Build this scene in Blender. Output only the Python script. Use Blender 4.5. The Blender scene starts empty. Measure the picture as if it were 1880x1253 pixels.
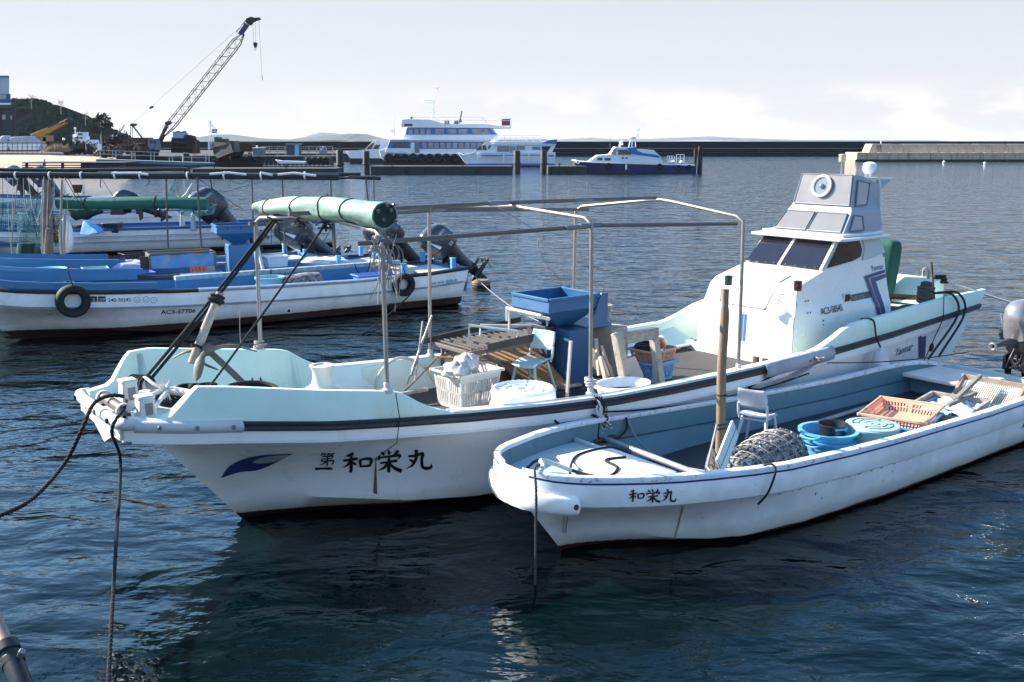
import bpy, bmesh, math, random
import numpy as np
from mathutils import Vector, Matrix, Euler
random.seed(7)
SC = bpy.context.scene
COL = SC.collection
# ------------------------------------------------------------------ camera, sky, sun, exposure
CAM_H = 4.0; FPX = 1828.0; PITCH = math.atan((626.5 - 259.0) / FPX)
cam_d = bpy.data.cameras.new("camera"); cam = bpy.data.objects.new("camera", cam_d); COL.objects.link(cam)
cam.location = (0, 0, CAM_H); cam.rotation_euler = (math.pi/2 - PITCH, 0, 0)
cam_d.sensor_width = 36.0; cam_d.lens = FPX / 1880 * 36.0; cam_d.clip_start = 0.1; cam_d.clip_end = 20000
SC.camera = cam
SUN_EL = math.radians(31); SUN_H = Vector((-0.94, 0.34)).normalized()      # horizontal direction towards the sun
sun_dir = Vector((SUN_H.x*math.cos(SUN_EL), SUN_H.y*math.cos(SUN_EL), math.sin(SUN_EL)))
sun_d = bpy.data.lights.new("sun", 'SUN'); sun_d.energy = 4.7; sun_d.angle = math.radians(0.5); sun_d.color = (1.0, .93, .83)
sun = bpy.data.objects.new("sun", sun_d); COL.objects.link(sun); sun.location = (-30, 5, 30)
sun.rotation_euler = (-sun_dir).to_track_quat('-Z', 'Y').to_euler()
W = bpy.data.worlds.new("World"); SC.world = W; W.use_nodes = True
nt = W.node_tree; nt.nodes.clear()
def N(nt, typ, **kw):
    n = nt.nodes.new(typ)
    for k, v in kw.items(): setattr(n, k, v)
    return n
sky = N(nt, 'ShaderNodeTexSky', sky_type='NISHITA'); sky.sun_disc = False; sky.sun_elevation = SUN_EL
sky.sun_rotation = math.atan2(SUN_H.x, SUN_H.y); sky.air_density = 1.0; sky.dust_density = .5; sky.ozone_density = 2.2; sky.altitude = 0
tc = N(nt, 'ShaderNodeTexCoord'); sep = N(nt, 'ShaderNodeSeparateXYZ'); nt.links.new(tc.outputs['Generated'], sep.inputs[0])
# low cumulus bank along the horizon, denser to the right
mp = N(nt, 'ShaderNodeMapping'); mp.inputs['Scale'].default_value = (9, 9, 26); nt.links.new(tc.outputs['Generated'], mp.inputs[0])
cn = N(nt, 'ShaderNodeTexNoise'); cn.inputs['Scale'].default_value = 1.0; cn.inputs['Detail'].default_value = 7; cn.inputs['Roughness'].default_value = .55
nt.links.new(mp.outputs[0], cn.inputs['Vector'])
el = N(nt, 'ShaderNodeMapRange'); el.interpolation_type = 'SMOOTHSTEP'
for i, v in ((1, 0.028), (2, 0.062), (3, 1.0), (4, 0.0)): el.inputs[i].default_value = v
nt.links.new(sep.outputs['Z'], el.inputs[0])
az = N(nt, 'ShaderNodeMapRange'); az.interpolation_type = 'SMOOTHSTEP'
for i, v in ((1, -0.35), (2, 0.35), (3, 0.15), (4, 1.0)): az.inputs[i].default_value = v
nt.links.new(sep.outputs['X'], az.inputs[0])
th = N(nt, 'ShaderNodeMapRange')
for i, v in ((1, 0.45), (2, 0.56), (3, 0.0), (4, 1.0)): th.inputs[i].default_value = v
nt.links.new(cn.outputs[0], th.inputs[0])
def math2(nt, op, a, b):
    m = N(nt, 'ShaderNodeMath', operation=op)
    for i, v in enumerate((a, b)):
        if isinstance(v, (int, float)): m.inputs[i].default_value = v
        else: nt.links.new(v, m.inputs[i])
    return m.outputs[0]
cf = math2(nt, 'MULTIPLY', math2(nt, 'MULTIPLY', el.outputs[0], az.outputs[0]), math2(nt, 'MULTIPLY', th.outputs[0], .8))
# pale sea haze that whitens the lowest sky, clear blue above it
hz = N(nt, 'ShaderNodeMapRange'); hz.interpolation_type = 'SMOOTHSTEP'
for i, v in ((1, 0.125), (2, 0.24), (3, 0.96), (4, 0.0)): hz.inputs[i].default_value = v
nt.links.new(sep.outputs['Z'], hz.inputs[0])
lo = N(nt, 'ShaderNodeMapRange'); lo.interpolation_type = 'SMOOTHSTEP'
for i, v in ((1, 0.0), (2, 0.13), (3, 0.0), (4, 1.0)): lo.inputs[i].default_value = v
nt.links.new(sep.outputs['Z'], lo.inputs[0])
hc = N(nt, 'ShaderNodeMixRGB'); nt.links.new(lo.outputs[0], hc.inputs[0]); hc.inputs[1].default_value = (2.58, 2.46, 2.52, 1); hc.inputs[2].default_value = (2.18, 2.29, 2.46, 1)
tint = N(nt, 'ShaderNodeMixRGB', blend_type='MULTIPLY'); tint.inputs[0].default_value = 1; nt.links.new(sky.outputs[0], tint.inputs[1]); tint.inputs[2].default_value = (.74, .93, 1.01, 1)
hm = N(nt, 'ShaderNodeMixRGB'); nt.links.new(hz.outputs[0], hm.inputs[0]); nt.links.new(tint.outputs[0], hm.inputs[1]); nt.links.new(hc.outputs[0], hm.inputs[2])
mx = N(nt, 'ShaderNodeMixRGB'); nt.links.new(cf, mx.inputs[0]); nt.links.new(hm.outputs[0], mx.inputs[1]); mx.inputs[2].default_value = (3.5, 3.2, 3.15, 1)
bg = N(nt, 'ShaderNodeBackground'); bg.inputs[1].default_value = 0.125; nt.links.new(mx.outputs[0], bg.inputs[0])
wo = N(nt, 'ShaderNodeOutputWorld'); nt.links.new(bg.outputs[0], wo.inputs[0])
SC.view_settings.view_transform = 'Standard'; SC.view_settings.look = 'None'; SC.view_settings.gamma = 1; SC.view_settings.exposure = 1.45
SC.cycles.max_bounces = 8; SC.cycles.use_denoising = True
# ------------------------------------------------------------------ measured positions: picture point + one known plane -> place in the world
_c, _s = math.cos(PITCH), math.sin(PITCH)
def _ray(px, py):
    u = (px - 940.) / FPX; v = (626.5 - py) / FPX
    return Vector((u, _c + v*_s, -_s + v*_c))
def atz(px, py, z): r = _ray(px, py); return Vector((0, 0, CAM_H)) + r*((z - CAM_H)/r.z)
def GP(px, py, D): r = _ray(px, py); return Vector((0, 0, CAM_H)) + r*(D/r.y)
class Frame:                                   # s aft, t towards the quay side, z up
    def __init__(self, px, py, ang, origin=None):
        self.O = atz(px, py, 0) if origin is None else Vector(origin); self.ang = math.radians(ang)
        self.d = Vector((math.cos(self.ang), math.sin(self.ang), 0)); self.n = Vector((self.d.y, -self.d.x, 0))
    def w(self, s, t, z): return self.O + self.d*s + self.n*t + Vector((0, 0, z))
    def inv(self, px, py, **k):
        r = _ray(px, py); o = Vector((0, 0, CAM_H)) - self.O
        o = [o.dot(self.d), o.dot(self.n), o.z]; r = [r.dot(self.d), r.dot(self.n), r.z]
        q, v = list(k.items())[0]; i = 'stz'.index(q); f = (v - o[i])/r[i]
        return [o[j] + r[j]*f for j in range(3)]
def L(s, t, z): return Vector((s, -t, z))      # boat point in the boat's own axes
Z = Vector((0, 0, 1))
# ------------------------------------------------------------------ mesh builder
class MB:
    def __init__(self): self.v = []; self.f = []; self.m = []
    def add(self, vs, fs, m=0):
        o = len(self.v); self.v += [Vector(p) for p in vs]
        for f in fs: self.f.append([i + o for i in f]); self.m.append(m)
    def box(self, c, size, R=None, m=0, taper=1.0):
        x, y, z = [q/2 for q in size]; vs = []
        for k in (-1, 1):
            tp = taper if k < 0 else 1.0
            for i, j in ((-1, -1), (1, -1), (1, 1), (-1, 1)):
                p = Vector((i*x*tp, j*y*tp, k*z))
                vs.append((R @ p if R else p) + Vector(c))
        self.add(vs, [(3, 2, 1, 0), (4, 5, 6, 7), (0, 1, 5, 4), (1, 2, 6, 5), (2, 3, 7, 6), (3, 0, 4, 7)], m)
    def beam(self, p0, p1, w, h, up=Z, m=0):
        p0 = Vector(p0); p1 = Vector(p1); d = (p1 - p0); l = d.length; d.normalize()
        a = d.cross(up)
        if a.length < 1e-4: a = d.cross(Vector((1, 0, 0)))
        a.normalize(); b = a.cross(d); R = Matrix((d, a, b)).transposed()
        self.box((p0 + p1)/2, (l, w, h), R, m)
    def tube(self, pts, r, n=8, m=0, cap=True):
        pts = [Vector(p) for p in pts]; k = len(pts)
        rr = r if isinstance(r, (list, tuple)) else [r]*k
        rings = []; prev = None
        for i, p in enumerate(pts):
            d = (pts[min(i+1, k-1)] - pts[max(i-1, 0)])
            if d.length < 1e-9: d = Vector((0, 0, 1))
            d.normalize()
            if prev is None:
                a = d.cross(Z)
                if a.length < .05: a = d.cross(Vector((1, 0, 0)))
            else: a = prev - d*prev.dot(d)
            if a.length < 1e-6: a = d.orthogonal()
            a.normalize(); prev = a; b = d.cross(a)
            rings.append([p + a*(math.cos(q)*rr[i]) + b*(math.sin(q)*rr[i]) for q in [2*math.pi*j/n for j in range(n)]])
        self.loft(rings, True, cap, m)
    def loft(self, rings, closed=True, cap=True, m=0):
        o = len(self.v); n = len(rings[0])
        for r in rings: self.v += [Vector(p) for p in r]
        for i in range(len(rings)-1):
            for j in range(n if closed else n-1):
                a = o + i*n + j; b = o + i*n + (j+1) % n
                self.f.append([a, b, b+n, a+n]); self.m.append(m)
        if cap:
            self.f.append([o + j for j in range(n)][::-1]); self.m.append(m)
            e = o + (len(rings)-1)*n; self.f.append([e + j for j in range(n)]); self.m.append(m)
    def lathe(self, prof, c=(0, 0, 0), axis=Z, n=24, m=0, cap=True, sx=1.0):
        ax = Vector(axis).normalized(); a = ax.orthogonal().normalized()
        if abs(ax.z) > .9: a = Vector((1, 0, 0))
        b = ax.cross(a); c = Vector(c)
        self.loft([[c + ax*z + a*(r*sx*math.cos(q)) + b*(r*math.sin(q)) for q in [2*math.pi*j/n for j in range(n)]] for r, z in prof], True, cap, m)
    def prism(self, poly, vec, m=0):
        poly = [Vector(p) for p in poly]; vec = Vector(vec); n = len(poly)
        self.add(poly + [p + vec for p in poly], [list(range(n))[::-1], list(range(n, 2*n))] + [(i, (i+1) % n, (i+1) % n + n, i + n) for i in range(n)], m)
    def grid(self, P, m=0):
        r, c = len(P), len(P[0]); o = len(self.v)
        for row in P: self.v += [Vector(p) for p in row]
        for i in range(r-1):
            for j in range(c-1):
                a = o + i*c + j; self.f.append([a, a+1, a+1+c, a+c]); self.m.append(m)
    def torus(self, c, axis, R, r, n=28, k=10, m=0, arc=1.0):
        ax = Vector(axis).normalized(); a = ax.orthogonal().normalized(); b = ax.cross(a); c = Vector(c); rings = []
        cnt = n if arc >= 1 else n+1
        for i in range(cnt):
            q = 2*math.pi*arc*i/n; e = a*math.cos(q) + b*math.sin(q)
            rings.append([c + e*(R + r*math.cos(u)) + ax*(r*math.sin(u)) for u in [2*math.pi*j/k for j in range(k)]])
        if arc >= 1: rings.append(rings[0])
        self.loft(rings, True, arc < 1, m)
    def ball(self, c, rx, ry=None, rz=None, n=14, k=9, m=0):
        ry = ry or rx; rz = rz or rx; c = Vector(c)
        self.loft([[c + Vector((rx*math.sin(u)*math.cos(q), ry*math.sin(u)*math.sin(q), -rz*math.cos(u))) for q in [2*math.pi*j/n for j in range(n)]]
                   for u in [max(.03, min(math.pi-.03, math.pi*i/k)) for i in range(k+1)]], True, True, m)
    def build(self, name, mats, parent=None, bevel=0, ang=38, flat=False, weld=False, loc=None, solid=0):
        me = bpy.data.meshes.new(name); me.from_pydata([tuple(p) for p in self.v], [], self.f)
        if not isinstance(mats, (list, tuple)): mats = [mats]
        for q in mats: me.materials.append(q)
        me.polygons.foreach_set('material_index', self.m)
        bm = bmesh.new(); bm.from_mesh(me)
        if weld: bmesh.ops.remove_doubles(bm, verts=bm.verts, dist=1e-4)
        bmesh.ops.recalc_face_normals(bm, faces=bm.faces); bm.to_mesh(me); bm.free()
        if not flat:
            me.polygons.foreach_set('use_smooth', [True]*len(me.polygons)); me.set_sharp_from_angle(angle=math.radians(ang))
        o = bpy.data.objects.new(name, me); COL.objects.link(o)
        if solid:
            q = o.modifiers.new('solid', 'SOLIDIFY'); q.thickness = solid; q.offset = 0
        if bevel:
            q = o.modifiers.new('bevel', 'BEVEL'); q.width = bevel; q.segments = 2; q.limit_method = 'ANGLE'; q.angle_limit = math.radians(35)
        if parent: o.parent = parent
        if loc is not None: o.location = loc
        return o
def tag(o, label=None, cat=None, group=None, kind=None):
    for k, v in (('label', label), ('category', cat), ('group', group), ('kind', kind)):
        if v: o[k] = v
    return o
def thing(name, label, cat, loc=(0, 0, 0), rz=0, group=None):
    o = bpy.data.objects.new(name, None); COL.objects.link(o); o.location = loc; o.rotation_euler = (0, 0, rz); o.empty_display_size = .2
    return tag(o, label, cat, group)
def one(name, mb, mats, label, cat, group=None, **k): return tag(mb.build(name, mats, **k), label, cat, group)
def kids(o): return [c for c in bpy.data.objects if c.parent == o]
def copy_tree(o, parent=None):
    c = o.copy(); COL.objects.link(c)
    if parent: c.parent = parent
    for ch in kids(o): copy_tree(ch, c)
    return c
def arc(pts, n=10):                            # smooth curve through points (Catmull-Rom)
    P = [Vector(p) for p in pts]; P = [P[0]*2 - P[1]] + P + [P[-1]*2 - P[-2]]; out = []
    for i in range(1, len(P)-2):
        a, b, c, d = P[i-1:i+3]
        for k in range(n):
            t = k/n; out.append(.5*((2*b) + (c-a)*t + (2*a-5*b+4*c-d)*t*t + (3*b-a-3*c+d)*t**3))
    out.append(P[-2]); return out
def sag(a, b, d, n=14):
    a = Vector(a); b = Vector(b); return [a.lerp(b, i/n) - Z*(4*d*(i/n)*(1-i/n)) for i in range(n+1)]
def text_mesh(txt, size, offset=0.0, shear=0, sx=1.0):
    cu = bpy.data.curves.new('lettering', 'FONT'); cu.body = txt; cu.size = size; cu.offset = offset; cu.shear = shear; cu.resolution_u = 3
    o = bpy.data.objects.new('lettering', cu); COL.objects.link(o); dg = bpy.context.evaluated_depsgraph_get()
    me = bpy.data.meshes.new_from_object(o.evaluated_get(dg)); vs = [Vector((v.co.x*sx, v.co.y, 0)) for v in me.vertices]; fs = [list(p.vertices) for p in me.polygons]
    bpy.data.objects.remove(o); bpy.data.curves.remove(cu); bpy.data.meshes.remove(me)
    return vs, fs
def lettering(mb, txt, size, fn, offset=0.0, shear=0, sx=1.0, center=False, m=0):
    vs, fs = text_mesh(txt, size, offset, shear, sx)
    dx = max(v.x for v in vs)/2 if center else 0
    mb.add([fn(v.x - dx, v.y) for v in vs], fs, m)
# ------------------------------------------------------------------ materials
MATS = {}
def mat(name, col, rough=.5, metal=0.0, var=.12, scale=3.0, dirt=None, damt=.5, dscale=2.5, dthr=.56, streak=False, bump=0.0, bscale=40., spec=.5, below=None, zcut=.06, coat=0, stretch=None, alpha=1.0, trans=0.0):
    if name in MATS: return MATS[name]
    m = bpy.data.materials.new(name); m.use_nodes = True; t = m.node_tree; t.nodes.clear()
    out = N(t, 'ShaderNodeOutputMaterial'); b = N(t, 'ShaderNodeBsdfPrincipled'); t.links.new(b.outputs[0], out.inputs[0])
    tc = N(t, 'ShaderNodeTexCoord'); vec = tc.outputs['Object']
    if stretch:
        q = N(t, 'ShaderNodeMapping'); q.inputs['Scale'].default_value = stretch; t.links.new(vec, q.inputs[0]); nv = q.outputs[0]
    else: nv = vec
    n1 = N(t, 'ShaderNodeTexNoise'); n1.inputs['Scale'].default_value = scale; n1.inputs['Detail'].default_value = 8; n1.inputs['Roughness'].default_value = .65
    t.links.new(nv, n1.inputs['Vector'])
    mx = N(t, 'ShaderNodeMixRGB'); c = Vector(col)
    mr = N(t, 'ShaderNodeMapRange'); mr.inputs[1].default_value = .3; mr.inputs[2].default_value = .7; t.links.new(n1.outputs[0], mr.inputs[0])
    t.links.new(mr.outputs[0], mx.inputs[0]); mx.inputs[1].default_value = (*(c*(1-var)), 1); mx.inputs[2].default_value = (*[min(1, x*(1+var)) for x in c], 1)
    cur = mx.outputs[0]
    if dirt is not None:
        q = N(t, 'ShaderNodeMapping'); q.inputs['Scale'].default_value = (1, 1, .12) if streak else (1, 1, 1); t.links.new(vec, q.inputs[0])
        n2 = N(t, 'ShaderNodeTexNoise'); n2.inputs['Scale'].default_value = dscale; n2.inputs['Detail'].default_value = 9; n2.inputs['Roughness'].default_value = .7
        t.links.new(q.outputs[0], n2.inputs['Vector'])
        r2 = N(t, 'ShaderNodeMapRange'); r2.inputs[1].default_value = dthr; r2.inputs[2].default_value = dthr+.12; r2.inputs[4].default_value = damt; t.links.new(n2.outputs[0], r2.inputs[0])
        m2 = N(t, 'ShaderNodeMixRGB'); t.links.new(r2.outputs[0], m2.inputs[0]); t.links.new(cur, m2.inputs[1]); m2.inputs[2].default_value = (*dirt, 1); cur = m2.outputs[0]
    if below is not None:                      # antifouling paint below a ragged boot line
        sp = N(t, 'ShaderNodeSeparateXYZ'); t.links.new(vec, sp.inputs[0])
        n3 = N(t, 'ShaderNodeTexNoise'); n3.inputs['Scale'].default_value = 3.0; n3.inputs['Detail'].default_value = 8; t.links.new(vec, n3.inputs['Vector'])
        zz = math2(t, 'ADD', sp.outputs['Z'], math2(t, 'MULTIPLY', math2(t, 'SUBTRACT', n3.outputs[0], .5), .045))
        r3 = N(t, 'ShaderNodeMapRange'); r3.inputs[1].default_value = zcut; r3.inputs[2].default_value = zcut+.012; t.links.new(zz, r3.inputs[0])
        # algae and scum line just above the paint
        r4 = N(t, 'ShaderNodeMapRange'); r4.inputs[1].default_value = zcut; r4.inputs[2].default_value = zcut+.20; r4.inputs[3].default_value = .75; r4.inputs[4].default_value = 0; t.links.new(zz, r4.inputs[0])
        m4 = N(t, 'ShaderNodeMixRGB'); t.links.new(r4.outputs[0], m4.inputs[0]); t.links.new(cur, m4.inputs[1]); m4.inputs[2].default_value = (.33, .30, .2, 1)
        m3 = N(t, 'ShaderNodeMixRGB'); t.links.new(r3.outputs[0], m3.inputs[0]); m3.inputs[1].default_value = (*below, 1); t.links.new(m4.outputs[0], m3.inputs[2]); cur = m3.outputs[0]
    t.links.new(cur, b.inputs['Base Color']); b.inputs['Metallic'].default_value = metal
    rr = N(t, 'ShaderNodeMapRange'); rr.inputs[1].default_value = .3; rr.inputs[2].default_value = .7; rr.inputs[3].default_value = max(.02, rough-.1); rr.inputs[4].default_value = min(1, rough+.12)
    t.links.new(n1.outputs[0], rr.inputs[0]); t.links.new(rr.outputs[0], b.inputs['Roughness'])
    b.inputs['Specular IOR Level'].default_value = spec; b.inputs['Coat Weight'].default_value = coat
    if alpha < 1: b.inputs['Alpha'].default_value = alpha
    if trans: b.inputs['Transmission Weight'].default_value = trans
    if bump:
        n5 = N(t, 'ShaderNodeTexNoise'); n5.inputs['Scale'].default_value = bscale; n5.inputs['Detail'].default_value = 5; t.links.new(nv, n5.inputs['Vector'])
        bp = N(t, 'ShaderNodeBump'); bp.inputs['Strength'].default_value = 1; bp.inputs['Distance'].default_value = bump; t.links.new(n5.outputs[0], bp.inputs['Height']); t.links.new(bp.outputs[0], b.inputs['Normal'])
    MATS[name] = m; return m
GRIME = (.12, .11, .095)
white_hull = mat('white_hull', (.84, .83, .81), .32, dirt=(.5, .47, .42), damt=.22, dscale=4, dthr=.58, streak=True, var=.03, below=(.030, .012, .012), zcut=.075, coat=.2, bump=.0012, bscale=9)
skiff_hull = mat('skiff_hull', (.85, .835, .81), .42, dirt=(.22, .19, .15), damt=.6, dscale=7, dthr=.615, below=(.045, .010, .010), zcut=.05, bump=.0015, bscale=12)
white_old = mat('white_old', (.56, .54, .52), .5, dirt=GRIME, damt=.45, dscale=7, dthr=.62)
white_gel = mat('white_gel', (.71, .71, .69), .3, var=.04, coat=.3, dirt=(.5, .46, .38), damt=.25, dscale=4, dthr=.6, streak=True)
mint = mat('mint_gelcoat', (.64, .79, .68), .42, var=.07, dirt=(.3, .36, .34), damt=.35, dscale=6, dthr=.6)
mint_deck = mat('mint_deck', (.58, .68, .66), .6, dirt=GRIME, damt=.35, dscale=5, dthr=.58, bump=.002, bscale=90)
black_rub = mat('black_rubber', (.012, .013, .017), .5, dirt=(.08, .08, .08), damt=.5, dscale=8, dthr=.62)
rubber = mat('tyre_rubber', (.014, .014, .014), .75, bump=.003, bscale=30)
teal = mat('teal_inner', (.07, .17, .22), .5, dirt=(.05, .09, .1), damt=.55, dscale=4, dthr=.56, streak=True, bump=.0015, bscale=14)
blue_in = mat('blue_inner', (.045, .17, .335), .5, dirt=(.03, .08, .14), damt=.5, dscale=4, dthr=.58)
blue_paint = mat('blue_paint', (.022, .105, .235), .45, dirt=(.1, .09, .08), damt=.45, dscale=9, dthr=.66, bump=.001, bscale=30)
steel = mat('galvanised_pipe', (.30, .28, .26), .42, .7, dirt=(.22, .15, .1), damt=.5, dscale=6, dthr=.6)
iron = mat('weathered_iron', (.15, .13, .11), .6, .3, dirt=(.3, .13, .05), damt=.4, dscale=9, dthr=.58, bump=.003, bscale=30)
rust = mat('rusty_steel', (.10, .045, .025), .8, .2, var=.35, bump=.004, bscale=20)
wood = mat('weathered_wood', (.36, .30, .25), .8, var=.35, scale=9, stretch=(1, 1, 1), dirt=(.12, .1, .085), damt=.7, dscale=14, dthr=.52, bump=.006, bscale=26)
wood_long = mat('weathered_plank', (.40, .34, .29), .8, var=.35, scale=10, stretch=(12, 12, .9), dirt=(.15, .12, .1), damt=.6, dscale=6, dthr=.55, bump=.008, bscale=8)
pole_wood = mat('bare_pole', (.26, .165, .10), .7, var=.3, scale=9, stretch=(8, 8, .8), bump=.004, bscale=8)
ply = mat('stained_plywood', (.30, .16, .07), .6, var=.25, scale=3, dirt=(.12, .06, .03), damt=.7, dscale=3, dthr=.52)
deckwood = mat('dark_deck', (.06, .052, .045), .75, var=.4, scale=8, stretch=(.8, 9, 9), bump=.004, bscale=12)
dark_deck = mat('dark_floor', (.035, .04, .042), .5, var=.4)
plastic_w = mat('white_plastic', (.78, .79, .80), .4, dirt=(.4, .3, .2), damt=.35, dscale=7, dthr=.62)
basket_w = mat('basket_plastic', (.62, .58, .54), .5, var=.12, dirt=(.35, .2, .1), damt=.55, dscale=8, dthr=.62)
cloth = mat('grey_cloth', (.46, .43, .42), .95, var=.2, bump=.006, bscale=60)
chair_g = mat('pale_green_plastic', (.40, .52, .51), .45, var=.1, dirt=GRIME, damt=.3)
chair_w = mat('lilac_plastic', (.62, .61, .66), .45, var=.06, dirt=GRIME, damt=.25)
aqua_pl = mat('aqua_plastic', (.10, .36, .62), .45, var=.08, dirt=(.3, .35, .35), damt=.3, dscale=8)
teal_pl = mat('faded_teal_plastic', (.28, .44, .46), .5, var=.1, dirt=(.2, .23, .22), damt=.4, dscale=6)
orange_pl = mat('salmon_plastic', (.78, .38, .24), .45, var=.08, dirt=(.35, .18, .12), damt=.3, dscale=8)
black_pl = mat('black_plastic', (.016, .017, .02), .4)
grey_pl = mat('grey_plastic', (.21, .21, .2), .55, var=.1)
rope_k = mat('black_rope', (.012, .013, .014), .9, var=.5, scale=60, bump=.004, bscale=80)
rope_g = mat('grey_rope', (.30, .28, .26), .95, var=.3, scale=50, bump=.004, bscale=80)
rope_w = mat('white_rope', (.62, .58, .55), .95, var=.15, scale=40, bump=.004, bscale=80)
tarp_g = mat('mint_tarp', (.21, .315, .26), .6, var=.1, scale=5, bump=.012, bscale=7)
tarp_d = mat('green_tarp', (.006, .11, .085), .6, var=.15, scale=5, bump=.01, bscale=7)
cowl = mat('cowl_paint', (.035, .042, .055), .28, .15, var=.08, coat=.5)
cowl_s = mat('silver_cowl', (.30, .32, .35), .3, .5, var=.06, coat=.4)
cowl_k = mat('motor_black', (.012, .013, .016), .4, var=.3)
decal_w = mat('decal_white', (.62, .65, .7), .4)
ink = mat('black_paint', (.008, .009, .012), .5, var=.3)
navy = mat('navy_decal', (.010, .028, .15), .4, var=.06)
glass_d = mat('tinted_glass', (.012, .011, .02), .06, var=.2, spec=.6, coat=.3)
glass_l = mat('grey_acrylic', (.20, .19, .19), .16, var=.05, coat=.5)
glass_c = mat('pale_glass', (.16, .2, .24), .08, var=.2, coat=.3)
grey_trim = mat('grey_trim', (.17, .18, .2), .45, var=.1)
grey_gel = mat('grey_gelcoat', (.30, .34, .39), .4, var=.05)
concrete = mat('concrete', (.26, .24, .215), .9, var=.22, scale=.6, dirt=(.1, .095, .085), damt=.6, dscale=.5, dthr=.5, streak=True, bump=.03, bscale=3)
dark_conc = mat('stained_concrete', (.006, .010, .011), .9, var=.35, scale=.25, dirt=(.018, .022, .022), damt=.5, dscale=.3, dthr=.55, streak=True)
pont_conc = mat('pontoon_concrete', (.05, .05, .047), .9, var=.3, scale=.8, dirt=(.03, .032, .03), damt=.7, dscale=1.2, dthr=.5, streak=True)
pile_m = mat('pile_steel', (.014, .013, .013), .6, var=.5, scale=1.5, dirt=(.09, .06, .04), damt=.5, dscale=1.5, dthr=.55)
far_white = mat('ship_white', (.86, .86, .87), .4, var=.05, scale=.8, dirt=(.45, .42, .38), damt=.25, dscale=.9, dthr=.58, streak=True)
far_blue = mat('ship_blue', (.05, .17, .42), .4, var=.08)
far_navy = mat('ship_navy', (.008, .025, .10), .35, var=.15)
far_glass = mat('ship_glass', (.06, .075, .09), .12, var=.4, scale=.6)
far_glass2 = mat('ship_glass_pale', (.30, .31, .33), .15, var=.4, scale=.6)
far_red = mat('boot_red', (.10, .012, .012), .6)
dark_steel = mat('dark_steel', (.02, .02, .022), .6, var=.4)
lattice_m = mat('boom_steel', (.018, .018, .02), .6, 0, var=.3)
yellow = mat('crane_yellow', (.42, .19, .025), .45, var=.15, dirt=GRIME, damt=.5, dscale=1.5)
scrapm = mat('scrap', (.022, .018, .017), .85, var=.6, scale=1.5, dirt=(.10, .05, .03), damt=.6, dscale=1.2, dthr=.58)
# ================================================================== SETTING: water, hills, ground
def water_mat():
    m = bpy.data.materials.new('sea_water'); m.use_nodes = True; t = m.node_tree; b = t.nodes['Principled BSDF']
    b.inputs['Base Color'].default_value = (.0008, .0055, .0065, 1); b.inputs['Roughness'].default_value = .045; b.inputs['IOR'].default_value = 1.333; b.inputs['Specular IOR Level'].default_value = .62; b.inputs['Specular Tint'].default_value = (.22, .44, .56, 1)
    g = N(t, 'ShaderNodeNewGeometry'); sp = N(t, 'ShaderNodeSeparateXYZ'); t.links.new(g.outputs['Position'], sp.inputs[0])
    def wave(scale, sx, sy, rot, detail, amp, dist=0.0):
        q = N(t, 'ShaderNodeMapping'); q.inputs['Rotation'].default_value = (0, 0, rot); q.inputs['Scale'].default_value = (sx, sy, 1); t.links.new(g.outputs['Position'], q.inputs[0])
        n = N(t, 'ShaderNodeTexNoise'); n.inputs['Scale'].default_value = scale; n.inputs['Detail'].default_value = detail; n.inputs['Roughness'].default_value = .45; n.inputs['Distortion'].default_value = dist
        t.links.new(q.outputs[0], n.inputs['Vector']); return math2(t, 'MULTIPLY', math2(t, 'SUBTRACT', n.outputs[0], .5), amp)
    sheltered = N(t, 'ShaderNodeMapRange'); sheltered.interpolation_type = 'SMOOTHSTEP'
    for i, v in ((1, 8.0), (2, 20.0), (3, 0.5), (4, 1.0)): sheltered.inputs[i].default_value = v
    t.links.new(sp.outputs['Y'], sheltered.inputs[0])
    big = wave(.8, .7, 1.0, .35, 2, .17)
    mid = wave(1.5, .6, 1.0, -.2, 4, .165, .5)
    fine = wave(6.0, .6, 1.0, .1, 3, .03, .3)
    h = math2(t, 'ADD', math2(t, 'MULTIPLY', big, math2(t, 'ADD', math2(t, 'MULTIPLY', sheltered.outputs[0], .7), .3)),
              math2(t, 'MULTIPLY', math2(t, 'ADD', mid, fine), sheltered.outputs[0]))
    bp = N(t, 'ShaderNodeBump'); bp.inputs['Strength'].default_value = 1.0; bp.inputs['Distance'].default_value = 1.0
    t.links.new(h, bp.inputs['Height']); t.links.new(bp.outputs[0], b.inputs['Normal']); return m
wm = MB(); wm.add([(-9000, -60, 0), (9000, -60, 0), (9000, 9000, 0), (-9000, 9000, 0)], [(0, 1, 2, 3)])
tag(wm.build('water', water_mat(), flat=True), kind='structure')
def ridge(name, pts, D, depth, m, rough=.5, kind='structure', sub=8, seed=1):
    rnd = random.Random(seed); top = []
    for (x0, y0), (x1, y1) in zip(pts, pts[1:]):
        for k in range(sub): top.append((x0 + (x1-x0)*k/sub, y0 + (y1-y0)*k/sub + rnd.uniform(-rough, rough)))
    top.append(pts[-1]); mb = MB(); rows = []
    n = 7
    for j in range(n + 1):
        row = []; f = j/n
        for (x, y) in top:
            p = GP(x, y, D + depth*.5); p.y += depth*(f - .5); hgt = max(0.5, p.z)
            q = math.sin(math.pi*(.04 + .92*f))**.7
            row.append((p.x*(1 + .0*f), p.y, hgt*q*(1 + (rnd.uniform(-.06, .06) if 0 < j < n else 0)) - (1 if j in (0, n) else 0)))
        rows.append(row)
    mb.grid(rows); return tag(mb.build(name, m, ang=80), kind=kind)
concrete_t = mat('tan_concrete', (.60, .42, .28), .9, var=.2, scale=.6, dirt=(.2, .17, .14), damt=.6, dscale=.5, dthr=.52, streak=True, bump=.03, bscale=3)
far_wood = mat('far_wood', (.055, .075, .07), .95, var=.35, scale=.02)
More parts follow.
